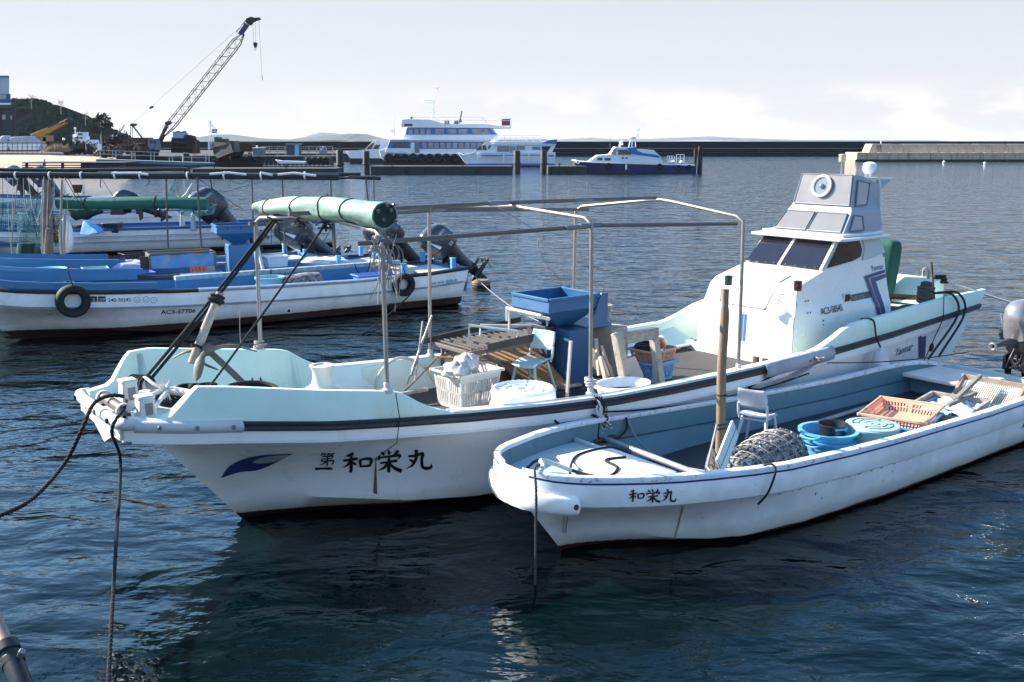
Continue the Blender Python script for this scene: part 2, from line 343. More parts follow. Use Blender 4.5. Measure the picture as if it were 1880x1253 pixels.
ridge('far_hills', [(360, 258), (385, 252), (418, 247), (440, 250), (470, 254), (540, 257), (572, 253), (620, 248), (650, 245.5), (668, 246.5), (690, 253), (712, 258)], 2800, 700, far_wood, .35, seed=3)
ridge('far_hills', [(540, 258), (575, 249), (592, 244), (612, 245), (640, 251), (690, 257)], 5600, 900, far_wood, .2, seed=4)
ridge('far_hills', [(720, 258.5), (800, 255), (860, 257), (1010, 257), (1085, 253), (1120, 256), (1200, 255), (1300, 250.5), (1340, 253), (1450, 257), (1700, 258)], 8000, 1000, far_wood, .15, seed=5)
hill_m = mat('hill_soil', (.01, .018, .014), 1, spec=0, var=.4, scale=.05)
hill_pts = [(-60, 196), (0, 187), (30, 184), (60, 185), (95, 191), (120, 203), (150, 221), (175, 243), (198, 258), (215, 262)]
ridge('wooded_hill', [(x, y + 5) for x, y in hill_pts], 330, 120, hill_m, .6, seed=6)
# far-off wood that covers the hill: leaf clumps through the crowns' volume
def leafy(mb, c, r, n, sz, rnd, m=0, flat=.75):
    for _ in range(n):
        d = Vector((rnd.gauss(0, 1), rnd.gauss(0, 1), rnd.gauss(0, 1)*flat)); d.normalize(); p = Vector(c) + d*r*(rnd.random()**.4)
        a = Vector((rnd.gauss(0, 1), rnd.gauss(0, 1), rnd.gauss(0, 1))).normalized(); b = a.orthogonal().normalized()*sz*rnd.uniform(.5, 1.2); e = a.cross(b).normalized()*sz*rnd.uniform(.5, 1.2)
        mb.add([p - b, p + e*.8, p + b, p - e*.8], [(0, 1, 2, 3)], m)
leaf_m = [mat('leaf_dark', (.008, .022, .014), 1, spec=0, var=.5, scale=.3), mat('leaf_mid', (.014, .03, .018), 1, spec=0, var=.5, scale=.3), mat('leaf_dry', (.085, .06, .045), .85, var=.4, scale=.4)]
rw = random.Random(11); mb = MB()
hx = [p[0] for p in hill_pts]; hy = [p[1] for p in hill_pts]
for k in range(900):
    x = rw.uniform(-50, 206); f = rw.random()**.65; top = float(np.interp(x, hx, hy)); y = 264 + (top + 3.5 - 264)*f
    D = 330 + 60*f**.8; c = GP(x, y, D - 6); R_ = rw.uniform(.9, 2.1); n_, k_ = 12, 7; ph = [rw.uniform(0, 6) for _ in range(4)]
    mb.loft([[c + Vector((math.sin(u)*math.cos(q), math.sin(u)*math.sin(q), -.75*math.cos(u)))*R_*(1 + .22*math.sin(3*q + ph[0])*math.sin(2*u + ph[1]) + .18*math.sin(5*q + ph[2] + 3*u) + rw.uniform(-.07, .07)) for q in [2*math.pi*j/n_ for j in range(n_)]] for u in [.08 + (math.pi - .16)*i/k_ for i in range(k_ + 1)]], True, True, 0 if rw.random() < .6 else 1)
    if f > .6: leafy(mb, c, R_*1.12, 40, .32, rw, 0)
tag(mb.build('woods', leaf_m, flat=True), 'dark evergreen wood covering the hill behind the shipyard', 'woods', kind='stuff')
def tree(name, label, base, h, rnd, crown_r, m, group=None, lean=.1, bare=False):
    t = thing(name, label, 'tree', base, 0, group); tr = MB(); cr = MB()
    tip = Vector((lean*h, 0, h)); tr.tube([(0, 0, -.5), (lean*h*.2, 0, h*.4), tip*.9], [h*.035, h*.026, h*.008], 7)
    for k in range(7 if not bare else 16):
        f = rnd.uniform(.35, .95); a = rnd.uniform(0, 6.28); p = tip*f; l = h*rnd.uniform(.22, .42)*(1.15 - f*.6)
        q = p + Vector((math.cos(a)*l, math.sin(a)*l, l*rnd.uniform(.1, .6 if not bare else 1.2)))
        tr.tube([p, (p + q)/2 + Vector((0, 0, l*.05)), q], [h*.012, h*.008, h*.004], 5)
        if not bare: leafy(cr, q, crown_r*rnd.uniform(.6, 1.1), 60, crown_r*.3, rnd, 0, .5)
        else:
            for _ in range(4): cr.tube([q.lerp(p, rnd.uniform(0, .6)), q + Vector((rnd.gauss(0, .2), rnd.gauss(0, .2), rnd.uniform(.1, .35)))*h*.3], h*.004, 4)
    tr.build('trunk', wood, t); cr.build('crown', m, t, flat=True); return t
rt = random.Random(5)
tree('pine_tree', 'lone dark pine leaning at the foot of the wooded hill', GP(186, 262, 300), 7.4, rt, 1.7, leaf_m[1], lean=.05)
for x, y, w in ((58, 196, 'leftmost'), (112, 206, 'middle'), (157, 228, 'rightmost')):
    tree('bare_tree', w + ' of three bare winter trees on the ridge of the wooded hill', GP(x, y + 2, 368), 4.2, rt, 1, leaf_m[2], 'bare trees on the hilltop', bare=True)
# ground of the shipyard, sand slip
sand = mat('sand', (.46, .33, .225), .95, var=.15, scale=.4, bump=.03, bscale=2)
yard = mat('yard_ground', (.05, .045, .04), .95, var=.3, scale=.3)
mb = MB(); P = lambda px, D, z: Vector((GP(px, 260, D).x, D, z))
mb.grid([[P(-160, 127, -.3), P(20, 127, -.3), P(110, 126, -.3), P(185, 125, -.3), P(250, 124, -.5)], [P(-160, 128, .75), P(20, 128, .75), P(110, 128, .8), P(180, 128, .9), P(235, 128, .2)],
         [P(-160, 150, 1.4), P(20, 150, 1.5), P(100, 150, 1.45), P(175, 150, 1.3), P(215, 150, .6)], [P(-160, 168, 1.75), P(20, 168, 1.75), P(100, 168, 1.7), P(170, 168, 1.5), P(210, 168, 1.3)]])
tag(mb.build('beach', sand, ang=80), kind='structure')
mb = MB(); mb.prism([P(-300, 167, 1.55), P(480, 167, 1.55), P(480, 200, 1.55), P(660, 200, 1.55), P(660, 262, 1.55), P(-300, 340, 1.55)], (0, 0, -3)); tag(mb.build('quay_ground', yard), kind='structure')
# ================================================================== breakwaters
def wall_run(name, label, px0, px1, D, prof, m, seam=0, end=None, cap=None):
    t = thing(name, label, 'breakwater', P((px0+px1)/2, D, 0)); x0 = GP(px0, 260, D).x - t.location.x; x1 = GP(px1, 260, D).x - t.location.x
    mb = MB(); n = max(1, int(abs(x1-x0)/seam)) if seam else 1
    for i in range(n):
        a = x0 + (x1-x0)*i/n; b = x0 + (x1-x0)*(i+1)/n - (.08 if i < n-1 else 0)
        mb.prism([Vector((a, y, z)) for y, z in prof], (b - a, 0, 0))
    mb.build('wall', m, t, bevel=.05); return t
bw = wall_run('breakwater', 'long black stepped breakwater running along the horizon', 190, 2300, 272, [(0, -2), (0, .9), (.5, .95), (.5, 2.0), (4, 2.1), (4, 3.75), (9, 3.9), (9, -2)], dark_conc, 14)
cw = wall_run('breakwater', 'short grey concrete breakwater of pale blocks at the far right', 1575, 2120, 200, [(0, -2), (0, 1.75), (3.2, 1.75), (7, 1.75), (7, -2)], concrete_t, 2.05)
mb = MB(); x0 = GP(1600, 260, 200).x - cw.location.x; x1 = GP(2120, 260, 200).x - cw.location.x; kx = (x1 - x0)/8
for i in range(8):
    a = x0 + i*kx; top = a + (.9 if i == 0 else 0)
    mb.prism([(a, 1.2, 1.754), (a + kx - .06, 1.2, 1.754), (a + kx - .06, 2.0, 3.4), (top, 2.0, 3.4)], (0, 4.0, 0))
mb.build('parapet', concrete_t, cw, bevel=.04)
mb = MB(); mb.box((0, -.06, .2), (x1*2.02, .1, .42)); mb.build('weed_line', mat('weed', (.03, .035, .025), .9, var=.4, scale=2), cw)
mb = MB()
for k in range(6): mb.beam((x0 + 1.8, 1.05 + .13*k, 1.9 + k*.24), (x0 + 2.5, 1.05 + .13*k, 1.9 + k*.24), .05, .05)
for q in (1.8, 2.5): mb.beam((x0 + q, 1.0, 1.76), (x0 + q, 1.95, 3.45), .05, .05)
mb.build('ladder', dark_steel, cw)
mb = MB(); p = GP(1617, 266, 203); mb.tube([p - Z*.5, p + Z*2.35], .09, 8); one('marker_pole', mb, far_white, 'thin white marker pole on the grey concrete breakwater', 'pole')
mb = MB(); p = GP(1120, 270, 275); mb.tube([p - Z*.7, p + Z*2.6], .07, 6); one('marker_pole', mb, concrete, 'thin pale pole standing on the black breakwater above the patrol boat', 'pole')
for x, y, w in ((1733, 298.5, 'left'), (1808, 301, 'right')):
    p = atz(x, y, 0); mb = MB(); mb.ball((0, 0, .10), .24, .24, .22); q = thing('mooring_buoy', w + ' white buoy floating before the grey breakwater', 'buoy', p, 0, 'white buoys off the breakwater'); mb.build('float', far_white, q)
    m2 = MB(); m2.torus((0, 0, .36), (1, 0, 0), .1, .03, 12, 6); m2.build('ring', dark_steel, q)
# ================================================================== pontoons and piles
def pontoon(label, px0, px1, D, top, h_dep=4.5):
    t = thing('pontoon', label, 'pontoon', P((px0+px1)/2, D, 0), 0, 'floating concrete pontoons'); x0 = GP(px0, 300, D).x - t.location.x; x1 = GP(px1, 300, D).x - t.location.x
    mb = MB(); mb.box(((x0+x1)/2, h_dep/2, top/2 - .3), (x1-x0, h_dep, top + .6)); mb.build('float', pont_conc, t, bevel=.06)
    f = MB(); n = max(1, int((x1-x0)/5.8))
    for i in range(n):
        x = x0 + (i+.5)*(x1-x0)/n; f.tube([(x-.12, -.05, top-.2), (x + .05, -.12, top*.5), (x, -.05, .05)], .11, 6)
    f.build('rubber_fender', black_rub, t); b = MB()
    for i in range(n): b.tube([(x0 + (i+.3)*(x1-x0)/n, .3, top), (x0 + (i+.3)*(x1-x0)/n, .3, top + .28)], .08, 6); b.beam((x0 + (i+.3)*(x1-x0)/n - .2, .3, top + .27), (x0 + (i+.3)*(x1-x0)/n + .2, .3, top + .27), .1, .1)
    b.build('bollards', dark_steel, t); return t
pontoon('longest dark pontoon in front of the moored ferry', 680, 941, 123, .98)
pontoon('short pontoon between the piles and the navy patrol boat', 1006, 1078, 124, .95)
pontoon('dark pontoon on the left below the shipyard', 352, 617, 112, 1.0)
for px, y0, y1, w in ((625, 276, 320, 'at the right end of the left pontoon'), (673, 278, 318, 'at the left end of the long pontoon'), (949, 277, 317, 'at the right end of the long pontoon'), (998, 277, 317, 'by the passenger boat stern'), (343, 281, 320, 'at the left end of the left pontoon')):
    a = atz(px, y1, 0); t = thing('mooring_pile', 'thick black steel pile ' + w, 'pile', a, 0, 'steel mooring piles'); hgt = GP(px, y0, a.y).z
    mb = MB(); mb.lathe([(.44, -1), (.44, hgt-.06), (.40, hgt), (.05, hgt + .03)], n=20); mb.build('shaft', pile_m, t)
    c = MB(); c.torus((0, 0, 1.15), Z, .5, .07, 20, 6); c.build('guide_ring', dark_steel, t)
# ================================================================== shipyard and far vessels
def ext(mb, pts, D, dep, m=0): mb.prism([GP(x, y, D) for x, y in pts], (0, dep, 0), m)
def pbox(mb, x0, y0, x1, y1, D, dep, m=0): ext(mb, [(x0, y1), (x1, y1), (x1, y0), (x0, y0)], D, dep, m)
class Far:                                       # a far thing whose parts are drawn on its own distance
    def __init__(self, name, label, cat, px, py, D, group=None):
        self.t = thing(name, label, cat, GP(px, py, D), 0, group); self.D = D
    def part(self, name, fn, m, parent=None, bevel=.03, **k):
        mb = MB(); fn(mb); o = self.t.location
        mb.v = [v - o for v in mb.v]
        return mb.build(name, m, parent or self.t, bevel=bevel, **k)
    def win(self, rects, dep=.06, m=None, off=-.03, name='window', parent=None, frame=None):
        for r in rects:
            f = (lambda mb, r=r: pbox(mb, *r, self.D + off, dep)) if len(r) == 4 and not isinstance(r[0], tuple) else (lambda mb, r=r: ext(mb, r, self.D + off, dep))
            self.part(name, f, m or far_glass, parent, bevel=0)
def line(mb, pts, D, r, n=6, dy=0): mb.tube([GP(x, y, D) + Vector((0, dy, 0)) for x, y in pts], r, n)
# ---- ferry
F = Far('ferry', 'large white two deck ferry with blue window bands and a red box aft', 'ferry', 850, 303, 170); D = 170
def hull_side(mb, pts, D, dep, taper_px=40):
    # side outline extruded across the beam, bow (left) narrowing
    x0 = min(p[0] for p in pts); near = []; far = []
    for x, y in pts:
        f = min(1, max(0, (x - x0)/taper_px))**.6; c = dep/2; near.append(GP(x, y, D) + Vector((0, c*(1-f), 0))); far.append(GP(x, y, D) + Vector((0, dep - c*(1-f), 0)))
    n = len(pts); mb.add(near + far, [list(range(n)), list(range(n, 2*n))[::-1]] + [(i, (i+1) % n, (i+1) % n + n, i + n) for i in range(n)])
F.part('hull', lambda mb: hull_side(mb, [(691, 277), (709, 272), (735, 276), (752, 282), (1008, 284), (1010, 304), (715, 304), (697, 291)], D, 6.5), far_white)
F.part('blue_stripe', lambda mb: ext(mb, [(707, 283), (742, 283), (752, 286), (1006, 287), (1006, 289.5), (712, 289.5)], D-.04, .1), far_blue)
F.part('lower_house', lambda mb: ext(mb, [(707, 280), (716, 257), (1005, 259), (1005, 285), (752, 283)], D + .25, 6.0), far_white)
F.part('upper_house', lambda mb: ext(mb, [(736, 258), (743, 248), (748, 234), (900, 234), (915, 249), (912, 259)], D + .5, 5.5), far_white)
F.part('deck_edge', lambda mb: pbox(mb, 716, 256, 1006, 258.2, D-.1, 6.7), far_white)
F.part('roof_fascia', lambda mb: ext(mb, [(736, 233), (738, 220), (748, 219), (790, 220), (818, 228), (893, 228), (935, 234), (936, 236), (736, 234)], D + .2, 6.1), far_white)
F.part('bridge_visor', lambda mb: pbox(mb, 742, 228, 757, 231.5, D + .1, .4), dark_steel)
F.part('blue_band', lambda mb: ext(mb, [(747, 235.5), (904, 235.5), (913, 247.5), (744, 247.5)], D + .42, .12), far_blue)
F.part('blue_band', lambda mb: ext(mb, [(715, 260), (1000, 261), (1000, 273.5), (762, 273.5), (754, 272.5), (712, 272)], D + .17, .12), far_blue)
F.win([(750+11*i, 238, 757.5+11*i, 246.5) for i in range(4)] + [(799, 237, 815, 246.5), (821, 237, 838, 246.5), (842, 237, 858, 246.5)], off=.36, m=far_glass2)
F.win([[(865, 237), (893, 237), (901, 247), (868, 247)]], off=.36, m=far_glass2)
F.win([[(720, 271.5), (723, 261.5), (729, 261.5), (727, 271.5)], [(730, 271.5), (732, 261.5), (738, 261.5), (737, 271.5)], (740, 262, 748, 271)], off=.1)
F.win([(775+11.2*i, 262.5, 783.5+11.2*i, 272.5) for i in range(19)], off=.1, m=far_glass2)
d = F.part('door', lambda mb: pbox(mb, 762, 261, 770, 281, D + .08, .15), glass_c); F.part('door', lambda mb: pbox(mb, 754, 262, 761, 281, D + .1, .1), far_white)
def rails(mb, x0, x1, yt, yb, D, n, slope=0, r=.035):
    for y in (yt, (yt+yb)/2): line(mb, [(x0, y), (x1, y + slope)], D, r, 5)
    for i in range(n+1):
        x = x0 + (x1-x0)*i/n; line(mb, [(x, yt + slope*i/n), (x, yb + slope*i/n)], D, r, 5)
F.part('roof_railing', lambda mb: (rails(mb, 757, 885, 215.5, 227, D + .3, 6), rails(mb, 757, 885, 215.5, 227, D + 5.8, 6), line(mb, [(885, 215.5), (911, 248)], D + .4, .05), line(mb, [(888, 222), (937, 222), (937, 235)], D + .4, .04)), far_white, bevel=0)
F.part('aft_railing', lambda mb: rails(mb, 915, 993, 249, 258, D + .3, 7), far_white, bevel=0)
F.part('stair', lambda mb: [line(mb, [(885 + q, 227), (905 + q, 258)], D + .6, .06) for q in (0, 5)], far_white, bevel=0)
F.part('aft_platform', lambda mb: pbox(mb, 893, 233.5, 938, 236.5, D + 1, 4), far_white)
F.part('red_box', lambda mb: pbox(mb, 921, 218, 936.5, 231.5, D + 1.2, 2), mat('oxide_red', (.13, .03, .015), .6, var=.2))
F.part('box_frame', lambda mb: [line(mb, p, D + 1.0, .07) for p in ([(918, 219), (918, 235)], [(938, 218), (938, 235)], [(918, 231.5), (938, 231.5)], [(918, 219), (938, 218)])], far_white, bevel=0)
F.part('mast', lambda mb: [line(mb, p, D + 3, r) for p, r in (([(796, 222), (797, 186)], .1), ([(791, 222), (796, 195)], .07), ([(796.5, 188), (804, 160)], .06), ([(783, 184.5), (795, 185)], .06), ([(786, 189), (799, 189)], .05), ([(791, 201), (799, 201)], .05), ([(792, 205), (800, 205)], .05), ([(800, 163), (806, 160)], .1))], far_white, bevel=0)
F.part('antenna_mast', lambda mb: [line(mb, [(844, 226), (848, 204)], D + 3, .12), line(mb, [(842, 222), (848, 222)], D + 3, .2)], dark_steel, bevel=0)
for x in (820, 838): F.part('life_raft', lambda mb: mb.lathe([(.3, -.45), (.38, -.35), (.38, .35), (.3, .45)], GP(x, 226, D + 1), (1, 0, 0), 10), mat('raft_grey', (.12, .14, .15), .5))
F.part('signal_lamp', lambda mb: line(mb, [(755, 215), (757, 219)], D + 2, .25), dark_steel)
for i in range(17):
    x = 713 + i*15.2
    F.part('tyre_fender', lambda mb: mb.torus(GP(x, 290.5 + .3*(i % 3), D - .45), (0, 1, 0), .55, .24, 16, 7), rubber, bevel=0)
F.part('rubbing_board', lambda mb: pbox(mb, 704, 288, 1008, 304, D - .22, .2), dark_steel)
# ---- small passenger boat in front of the ferry
F = Far('passenger_boat', 'small white passenger boat with a blue tail wing lying before the ferry', 'boat', 930, 303, 160); D = 160
F.part('hull', lambda mb: hull_side(mb, [(839, 281), (850, 284), (875, 281), (890, 280.5), (1020, 280.5), (1019, 303), (857, 303), (851, 298)], D, 4.2, 45), far_white)
F.part('blue_stripe', lambda mb: [pbox(mb, 874, 284.5, 996, 286, D-.04, .1), pbox(mb, 1007, 285, 1017, 288, D-.04, .1)], far_blue)
F.part('boot_stripe', lambda mb: pbox(mb, 859, 300.5, 1019, 304, D-.03, .1), far_blue)
F.part('cabin', lambda mb: ext(mb, [(866, 282), (890, 262), (900, 261), (905, 264), (1019, 263.5), (1021, 266), (1013, 281)], D + .3, 3.6), far_white)
F.part('roof', lambda mb: ext(mb, [(903, 266.5), (909, 260.5), (995, 261), (1022, 256), (1023, 257), (1020, 267)], D + .1, 4), [far_white])
F.part('tail_wing', lambda mb: ext(mb, [(993, 263.5), (1000, 260.5), (1011, 257), (1023, 256), (1022, 265)], D + .02, 4.2), far_blue)
F.part('roof_railing', lambda mb: rails(mb, 915, 992, 249, 260, D + .5, 6), far_white, bevel=0)
F.part('pillar', lambda mb: ext(mb, [(898, 262), (915, 247), (917, 247), (911, 262)], D + 1.4, .3), far_white)
F.win([[(873, 276), (884, 267), (885, 276)], [(886, 276), (886, 267), (892, 267), (894, 276)], [(896, 274), (897, 267.5), (902, 267.5), (898, 274)]], off=.24)
F.win([(913, 268.5, 935, 279), (948, 268.5, 964, 275.5), (977, 270, 992, 275)], off=.22, m=glass_c)
F.part('door', lambda mb: pbox(mb, 936, 269, 946, 280.3, D + .2, .1), far_glass2)
F.part('stern_opening', lambda mb: ext(mb, [(995, 269), (1012, 269), (1004, 281), (995, 281)], D + .24, .1), dark_steel)
F.part('notice_board', lambda mb: pbox(mb, 876, 281.5, 883, 291, D - .1, .08), far_white)
F.part('fender', lambda mb: [pbox(mb, 923.5, 280, 926, 299, D-.2, .18), pbox(mb, 970, 282, 972.5, 297, D-.2, .18)], far_white)
# ---- white boat behind on the left of the ferry
F = Far('launch', 'white low launch with raked windscreen left of the ferry bow', 'boat', 675, 300, 182); D = 182
F.part('hull', lambda mb: hull_side(mb, [(632, 278.5), (660, 276), (700, 274), (712, 276), (712, 300), (655, 300), (641, 291)], D, 4, 40), far_white)
F.part('cabin', lambda mb: ext(mb, [(668, 277), (687, 257), (712, 258), (714, 277)], D + .3, 3.4), far_white)
F.win([[(671, 274.5), (683, 263), (688, 263), (681, 274.5)], [(683, 274), (690, 266), (698, 266), (695, 274)]], off=.24)
F.part('boot_band', lambda mb: pbox(mb, 642, 291, 712, 301, D-.05, .1), dark_steel)
F.part('mast', lambda mb: [line(mb, [(724, 257), (724.5, 217)], D + 2, .05), line(mb, [(716, 240), (724, 239)], D + 2, .12), line(mb, [(718, 243), (725, 243)], D + 2, .12)], far_white, bevel=0)
# ---- navy patrol boat
F = Far('patrol_boat', 'navy blue patrol boat with white cabin and blue sloping aft roof', 'boat', 1160, 317, 126); D = 126
F.part('hull', lambda mb: hull_side(mb, [(1049, 294), (1062, 296), (1090, 297.5), (1276, 303), (1277, 318), (1075, 318), (1061, 311)], D, 4, 30), [far_navy])
F.part('boot_stripe', lambda mb: pbox(mb, 1064, 314.5, 1150, 318.5, D - .05, .1), far_red)
F.part('rub_strake', lambda mb: mb.tube([GP(x, y, D) + Vector((0, dy, 0)) for x, y, dy in ((1052, 295, 1.5), (1062, 296.5, .6), (1090, 298.5, -.03), (1276, 304, -.03))], .09, 6), far_white, bevel=0)
F.part('cabin', lambda mb: ext(mb, [(1081, 297), (1098, 285.5), (1120, 284), (1130, 271), (1200, 276), (1212, 287), (1217, 301)], D + .5, 3), far_white)
F.part('aft_roof', lambda mb: ext(mb, [(1150, 272), (1168, 270), (1170, 277), (1180, 281), (1208, 285), (1212, 290.5), (1188, 287), (1160, 283.5)], D + .42, 3.1), far_blue)
F.part('wheelhouse', lambda mb: ext(mb, [(1121, 285), (1130, 270), (1165, 271.5), (1165, 286)], D + .45, 3.05), far_white)
F.win([[(1121.5, 283), (1127, 272.5), (1133, 272.5), (1130, 284)]], off=.38, m=far_glass2); F.win([(1135, 275, 1152, 284.5), (1152.5, 277, 1158.5, 284.5)], off=.38)
F.win([(1097, 290, 1106, 294.5), (1110, 290.5, 1121, 294.8), (1142, 289, 1145, 292), (1149, 289, 1152, 292)], off=.42)
F.part('radar_mast', lambda mb: [line(mb, p, D + 2, .07) for p in ([(1154, 271), (1158, 255)], [(1167, 271), (1166, 255)], [(1160, 271), (1161, 255)], [(1156, 255), (1168, 255)], [(1166, 254), (1172, 236)], [(1170, 239), (1175, 238)], [(1168, 246), (1173, 251)])], far_white, bevel=0)
F.part('radar', lambda mb: mb.lathe([(.5, -.08), (.5, .12), (.2, .18)], GP(1161, 253, D + 2), Z, 14), far_white)
F.part('searchlight', lambda mb: [line(mb, [(1138, 270), (1138, 266)], D + 1.5, .15), mb.lathe([(.2, -.2), (.28, 0), (.28, .25)], GP(1140, 263, D + 1.5), (1, 0, .1), 12)], far_white)
F.part('bow_railing', lambda mb: [line(mb, [(1090, 289), (1098, 285), (1112, 285.5)], D + .8, .05), mb.torus(GP(1056, 296, D + .2), (0, 1, 0), .18, .05, 12, 6), mb.torus(GP(1061, 298, D - .1), (0, 1, 0), .18, .05, 12, 6)], far_white, bevel=0)
F.part('stern_gear', lambda mb: [rails(mb, 1225, 1238, 287, 299, D + .8, 3), rails(mb, 1242, 1256, 284, 299, D + 2.2, 2)] + [mb.ball(GP(x, 298.5, D + 1), .3, .3, .22) for x in (1230, 1236, 1251)], far_white, bevel=0)
for x, y in ((1117, 305), (1211, 306.5), (1246, 309), (1265, 308.5)): F.part('tyre_fender', lambda mb: mb.torus(GP(x, y, D - .12), (0, 1, 0), .27, .12, 16, 7), rubber, bevel=0)
F.part('hanging_fender', lambda mb: mb.lathe([(.03, -.4), (.13, -.25), (.13, .2), (.03, .35)], GP(1149.5, 307, D - .15), Z, 10), far_white)
mb = MB(); a = atz(1271, 316, 0); a.y = 127.5; mb.tube([a - Z, a + Z*3.35], .3, 12); mb.tube([a + Vector((-.65, -.2, -.5)), a + Vector((-.65, -.2, 3.0))], .2, 10); one('mooring_pile', mb, pile_m, 'dark double pile standing at the stern of the navy patrol boat', 'pile', 'steel mooring piles')
# ---- harbour building at the left edge
F = Far('boathouse', 'tall warehouse with white upper wall, blue band and dark lower storey', 'building', 0, 262, 190); D = 190
def bld(mb, x0, y0, x1, y1, dd, dep): mb.prism([GP(x, y, D + dd) for x, y in ((x0, y1), (x1, y1), (x1, y0), (x0, y0))], (-dep*.503, dep, 0))
F.part('lower_wall', lambda mb: bld(mb, -120, 197, 26, 262, 0, 16), mat('dark_siding', (.028, .038, .042), .7, var=.2))
F.part('corner_column', lambda mb: [pbox(mb, 22, 196, 26.5, 262, D-.2, .5), pbox(mb, 0, 196, 3, 262, D-.2, .5)], dark_steel)
F.part('upper_wall', lambda mb: bld(mb, -120, 141, 17, 175, -.3, 16.5), mat('pale_siding', (.42, .46, .52), .6, var=.06, scale=1))
F.part('blue_band', lambda mb: bld(mb, -120, 173, 19.5, 190, -.5, 16.8), mat('band_blue', (.02, .075, .24), .5))
F.part('white_ledge', lambda mb: bld(mb, -120, 189.5, 20, 192.5, -.7, 17), far_white)
F.part('roof_edge', lambda mb: bld(mb, -120, 139, 16.5, 142, -.6, 17), far_blue)
F.part('soffit_wall', lambda mb: bld(mb, -120, 192.3, 20.5, 198.5, -.45, 16), mat('soffit', (.07, .08, .085), .7))
F.win([(-4, 174, 11, 182.5), (-40, 174, -14, 182.5)], off=-.58, m=far_glass2); F.win([(3, 211, 10, 220), (19, 212, 22, 220)], off=-.06, m=far_glass2)
# ---- yellow truck crane
F = Far('truck_crane', 'mobile crane with a raised orange yellow telescopic boom', 'crane', 75, 262, 178); D = 178
F.part('boom', lambda mb: [ext(mb, [(55, 253), (56, 247), (118, 222), (121, 227), (72, 254)], D, 1.1), ext(mb, [(108, 228), (108, 225), (126, 217), (130, 220), (112, 229)], D + .2, .7)], yellow)
F.part('boom_head', lambda mb: ext(mb, [(118, 223), (126, 216), (131, 221), (123, 226)], D - .1, 1.3), dark_steel)
F.part('boom_panel', lambda mb: [pbox(mb, 88+4.2*i, 232.5-1.75*i, 91+4.2*i, 235.5-1.75*i, D-.05, .1) for i in range(5)] + [ext(mb, [(109, 227.5), (116, 224), (117, 225.5), (110, 229)], D-.05, .1)], dark_steel, bevel=0)
F.part('hydraulic_ram', lambda mb: line(mb, [(66, 256), (86, 244)], D + .5, .22, 8), steel)
F.part('carrier', lambda mb: [pbox(mb, 58, 252, 85, 260, D, 2.4), pbox(mb, 78, 249, 88, 260, D, 2.2)], yellow)
F.part('winch_drum', lambda mb: mb.lathe([(.5, -.6), (.5, .6)], GP(74, 254, D + 1), (1, 0, 0), 12), dark_steel)
# ---- boats under covers on land, white boat, bush, scrap, fence
for nm, lab, pts, pts2 in (('covered_boat', 'boat laid up ashore under a pale tarpaulin beside the yellow crane', [(14, 266), (18, 254), (24, 251.5), (52, 250.5), (60, 256), (66, 262), (74, 260), (72, 274), (14, 275)], None),
                    ('covered_boat', 'white cabin boat laid up ashore at the far left edge', [(-30, 275), (-32, 258), (-2, 258), (0, 250), (10, 249), (11, 260), (16, 262), (14, 275)], None)):
    F = Far(nm, lab, 'boat', pts[0][0] + 20, 275, 170)
    F.part('hull', lambda mb: ext(mb, [(min(p[0] for p in pts), 266), (max(p[0] for p in pts), 265), (max(p[0] for p in pts) - 4, 276), (min(p[0] for p in pts) + 5, 276)], 170, 2.6), far_white)
    F.part('cover', lambda mb: ext(mb, [p for p in pts if p[1] < 268] + [(max(p[0] for p in pts)-2, 267.5), (min(p[0] for p in pts)+1, 267.5)], 170.2, 2.2), mat('pale_tarp', (.36, .40, .46), .6, var=.25, scale=1, bump=.08, bscale=1.2), bevel=.25)
F = Far('yard_fence', 'thin black mesh fence and trestles along the top of the beach', 'fence', 30, 277, 166)
F.part('posts', lambda mb: [line(mb, [(x, 262), (x, 281)], 166, .05) for x in range(-40, 78, 9)], dark_steel, bevel=0)
F.part('rail', lambda mb: [line(mb, [(-40, y), (76, y)], 166, .04) for y in (262.5, 270, 277)] + [pbox(mb, -40, 276, 72, 278.5, 166.2, .3)], dark_steel, bevel=0)
F = Far('ashore_boat', 'white pilot boat with stepped cabin standing ashore by the scrap heap', 'boat', 150, 262, 175); D = 175
F.part('hull', lambda mb: hull_side(mb, [(126, 257), (132, 259), (168, 257), (170, 264), (166, 270), (134, 266)], D, 3, 18), far_white)
F.part('cabin', lambda mb: [pbox(mb, 134, 251, 156, 259, D + .4, 2), pbox(mb, 140, 243, 155, 252, D + .5, 1.8), pbox(mb, 133, 247, 135, 259, D + .5, 1.5)], far_white)
F.win([(137, 252, 145, 255), (147, 252, 151, 255), (143, 245, 151, 248.5)], off=.33)
F.part('mast', lambda mb: [line(mb, [(138, 247), (138, 237)], D + 1, .06), mb.ball(GP(138, 236, D + 1), .2), mb.ball(GP(117, 256, D + 1), .25)], far_white, bevel=0)
rs = random.Random(21)
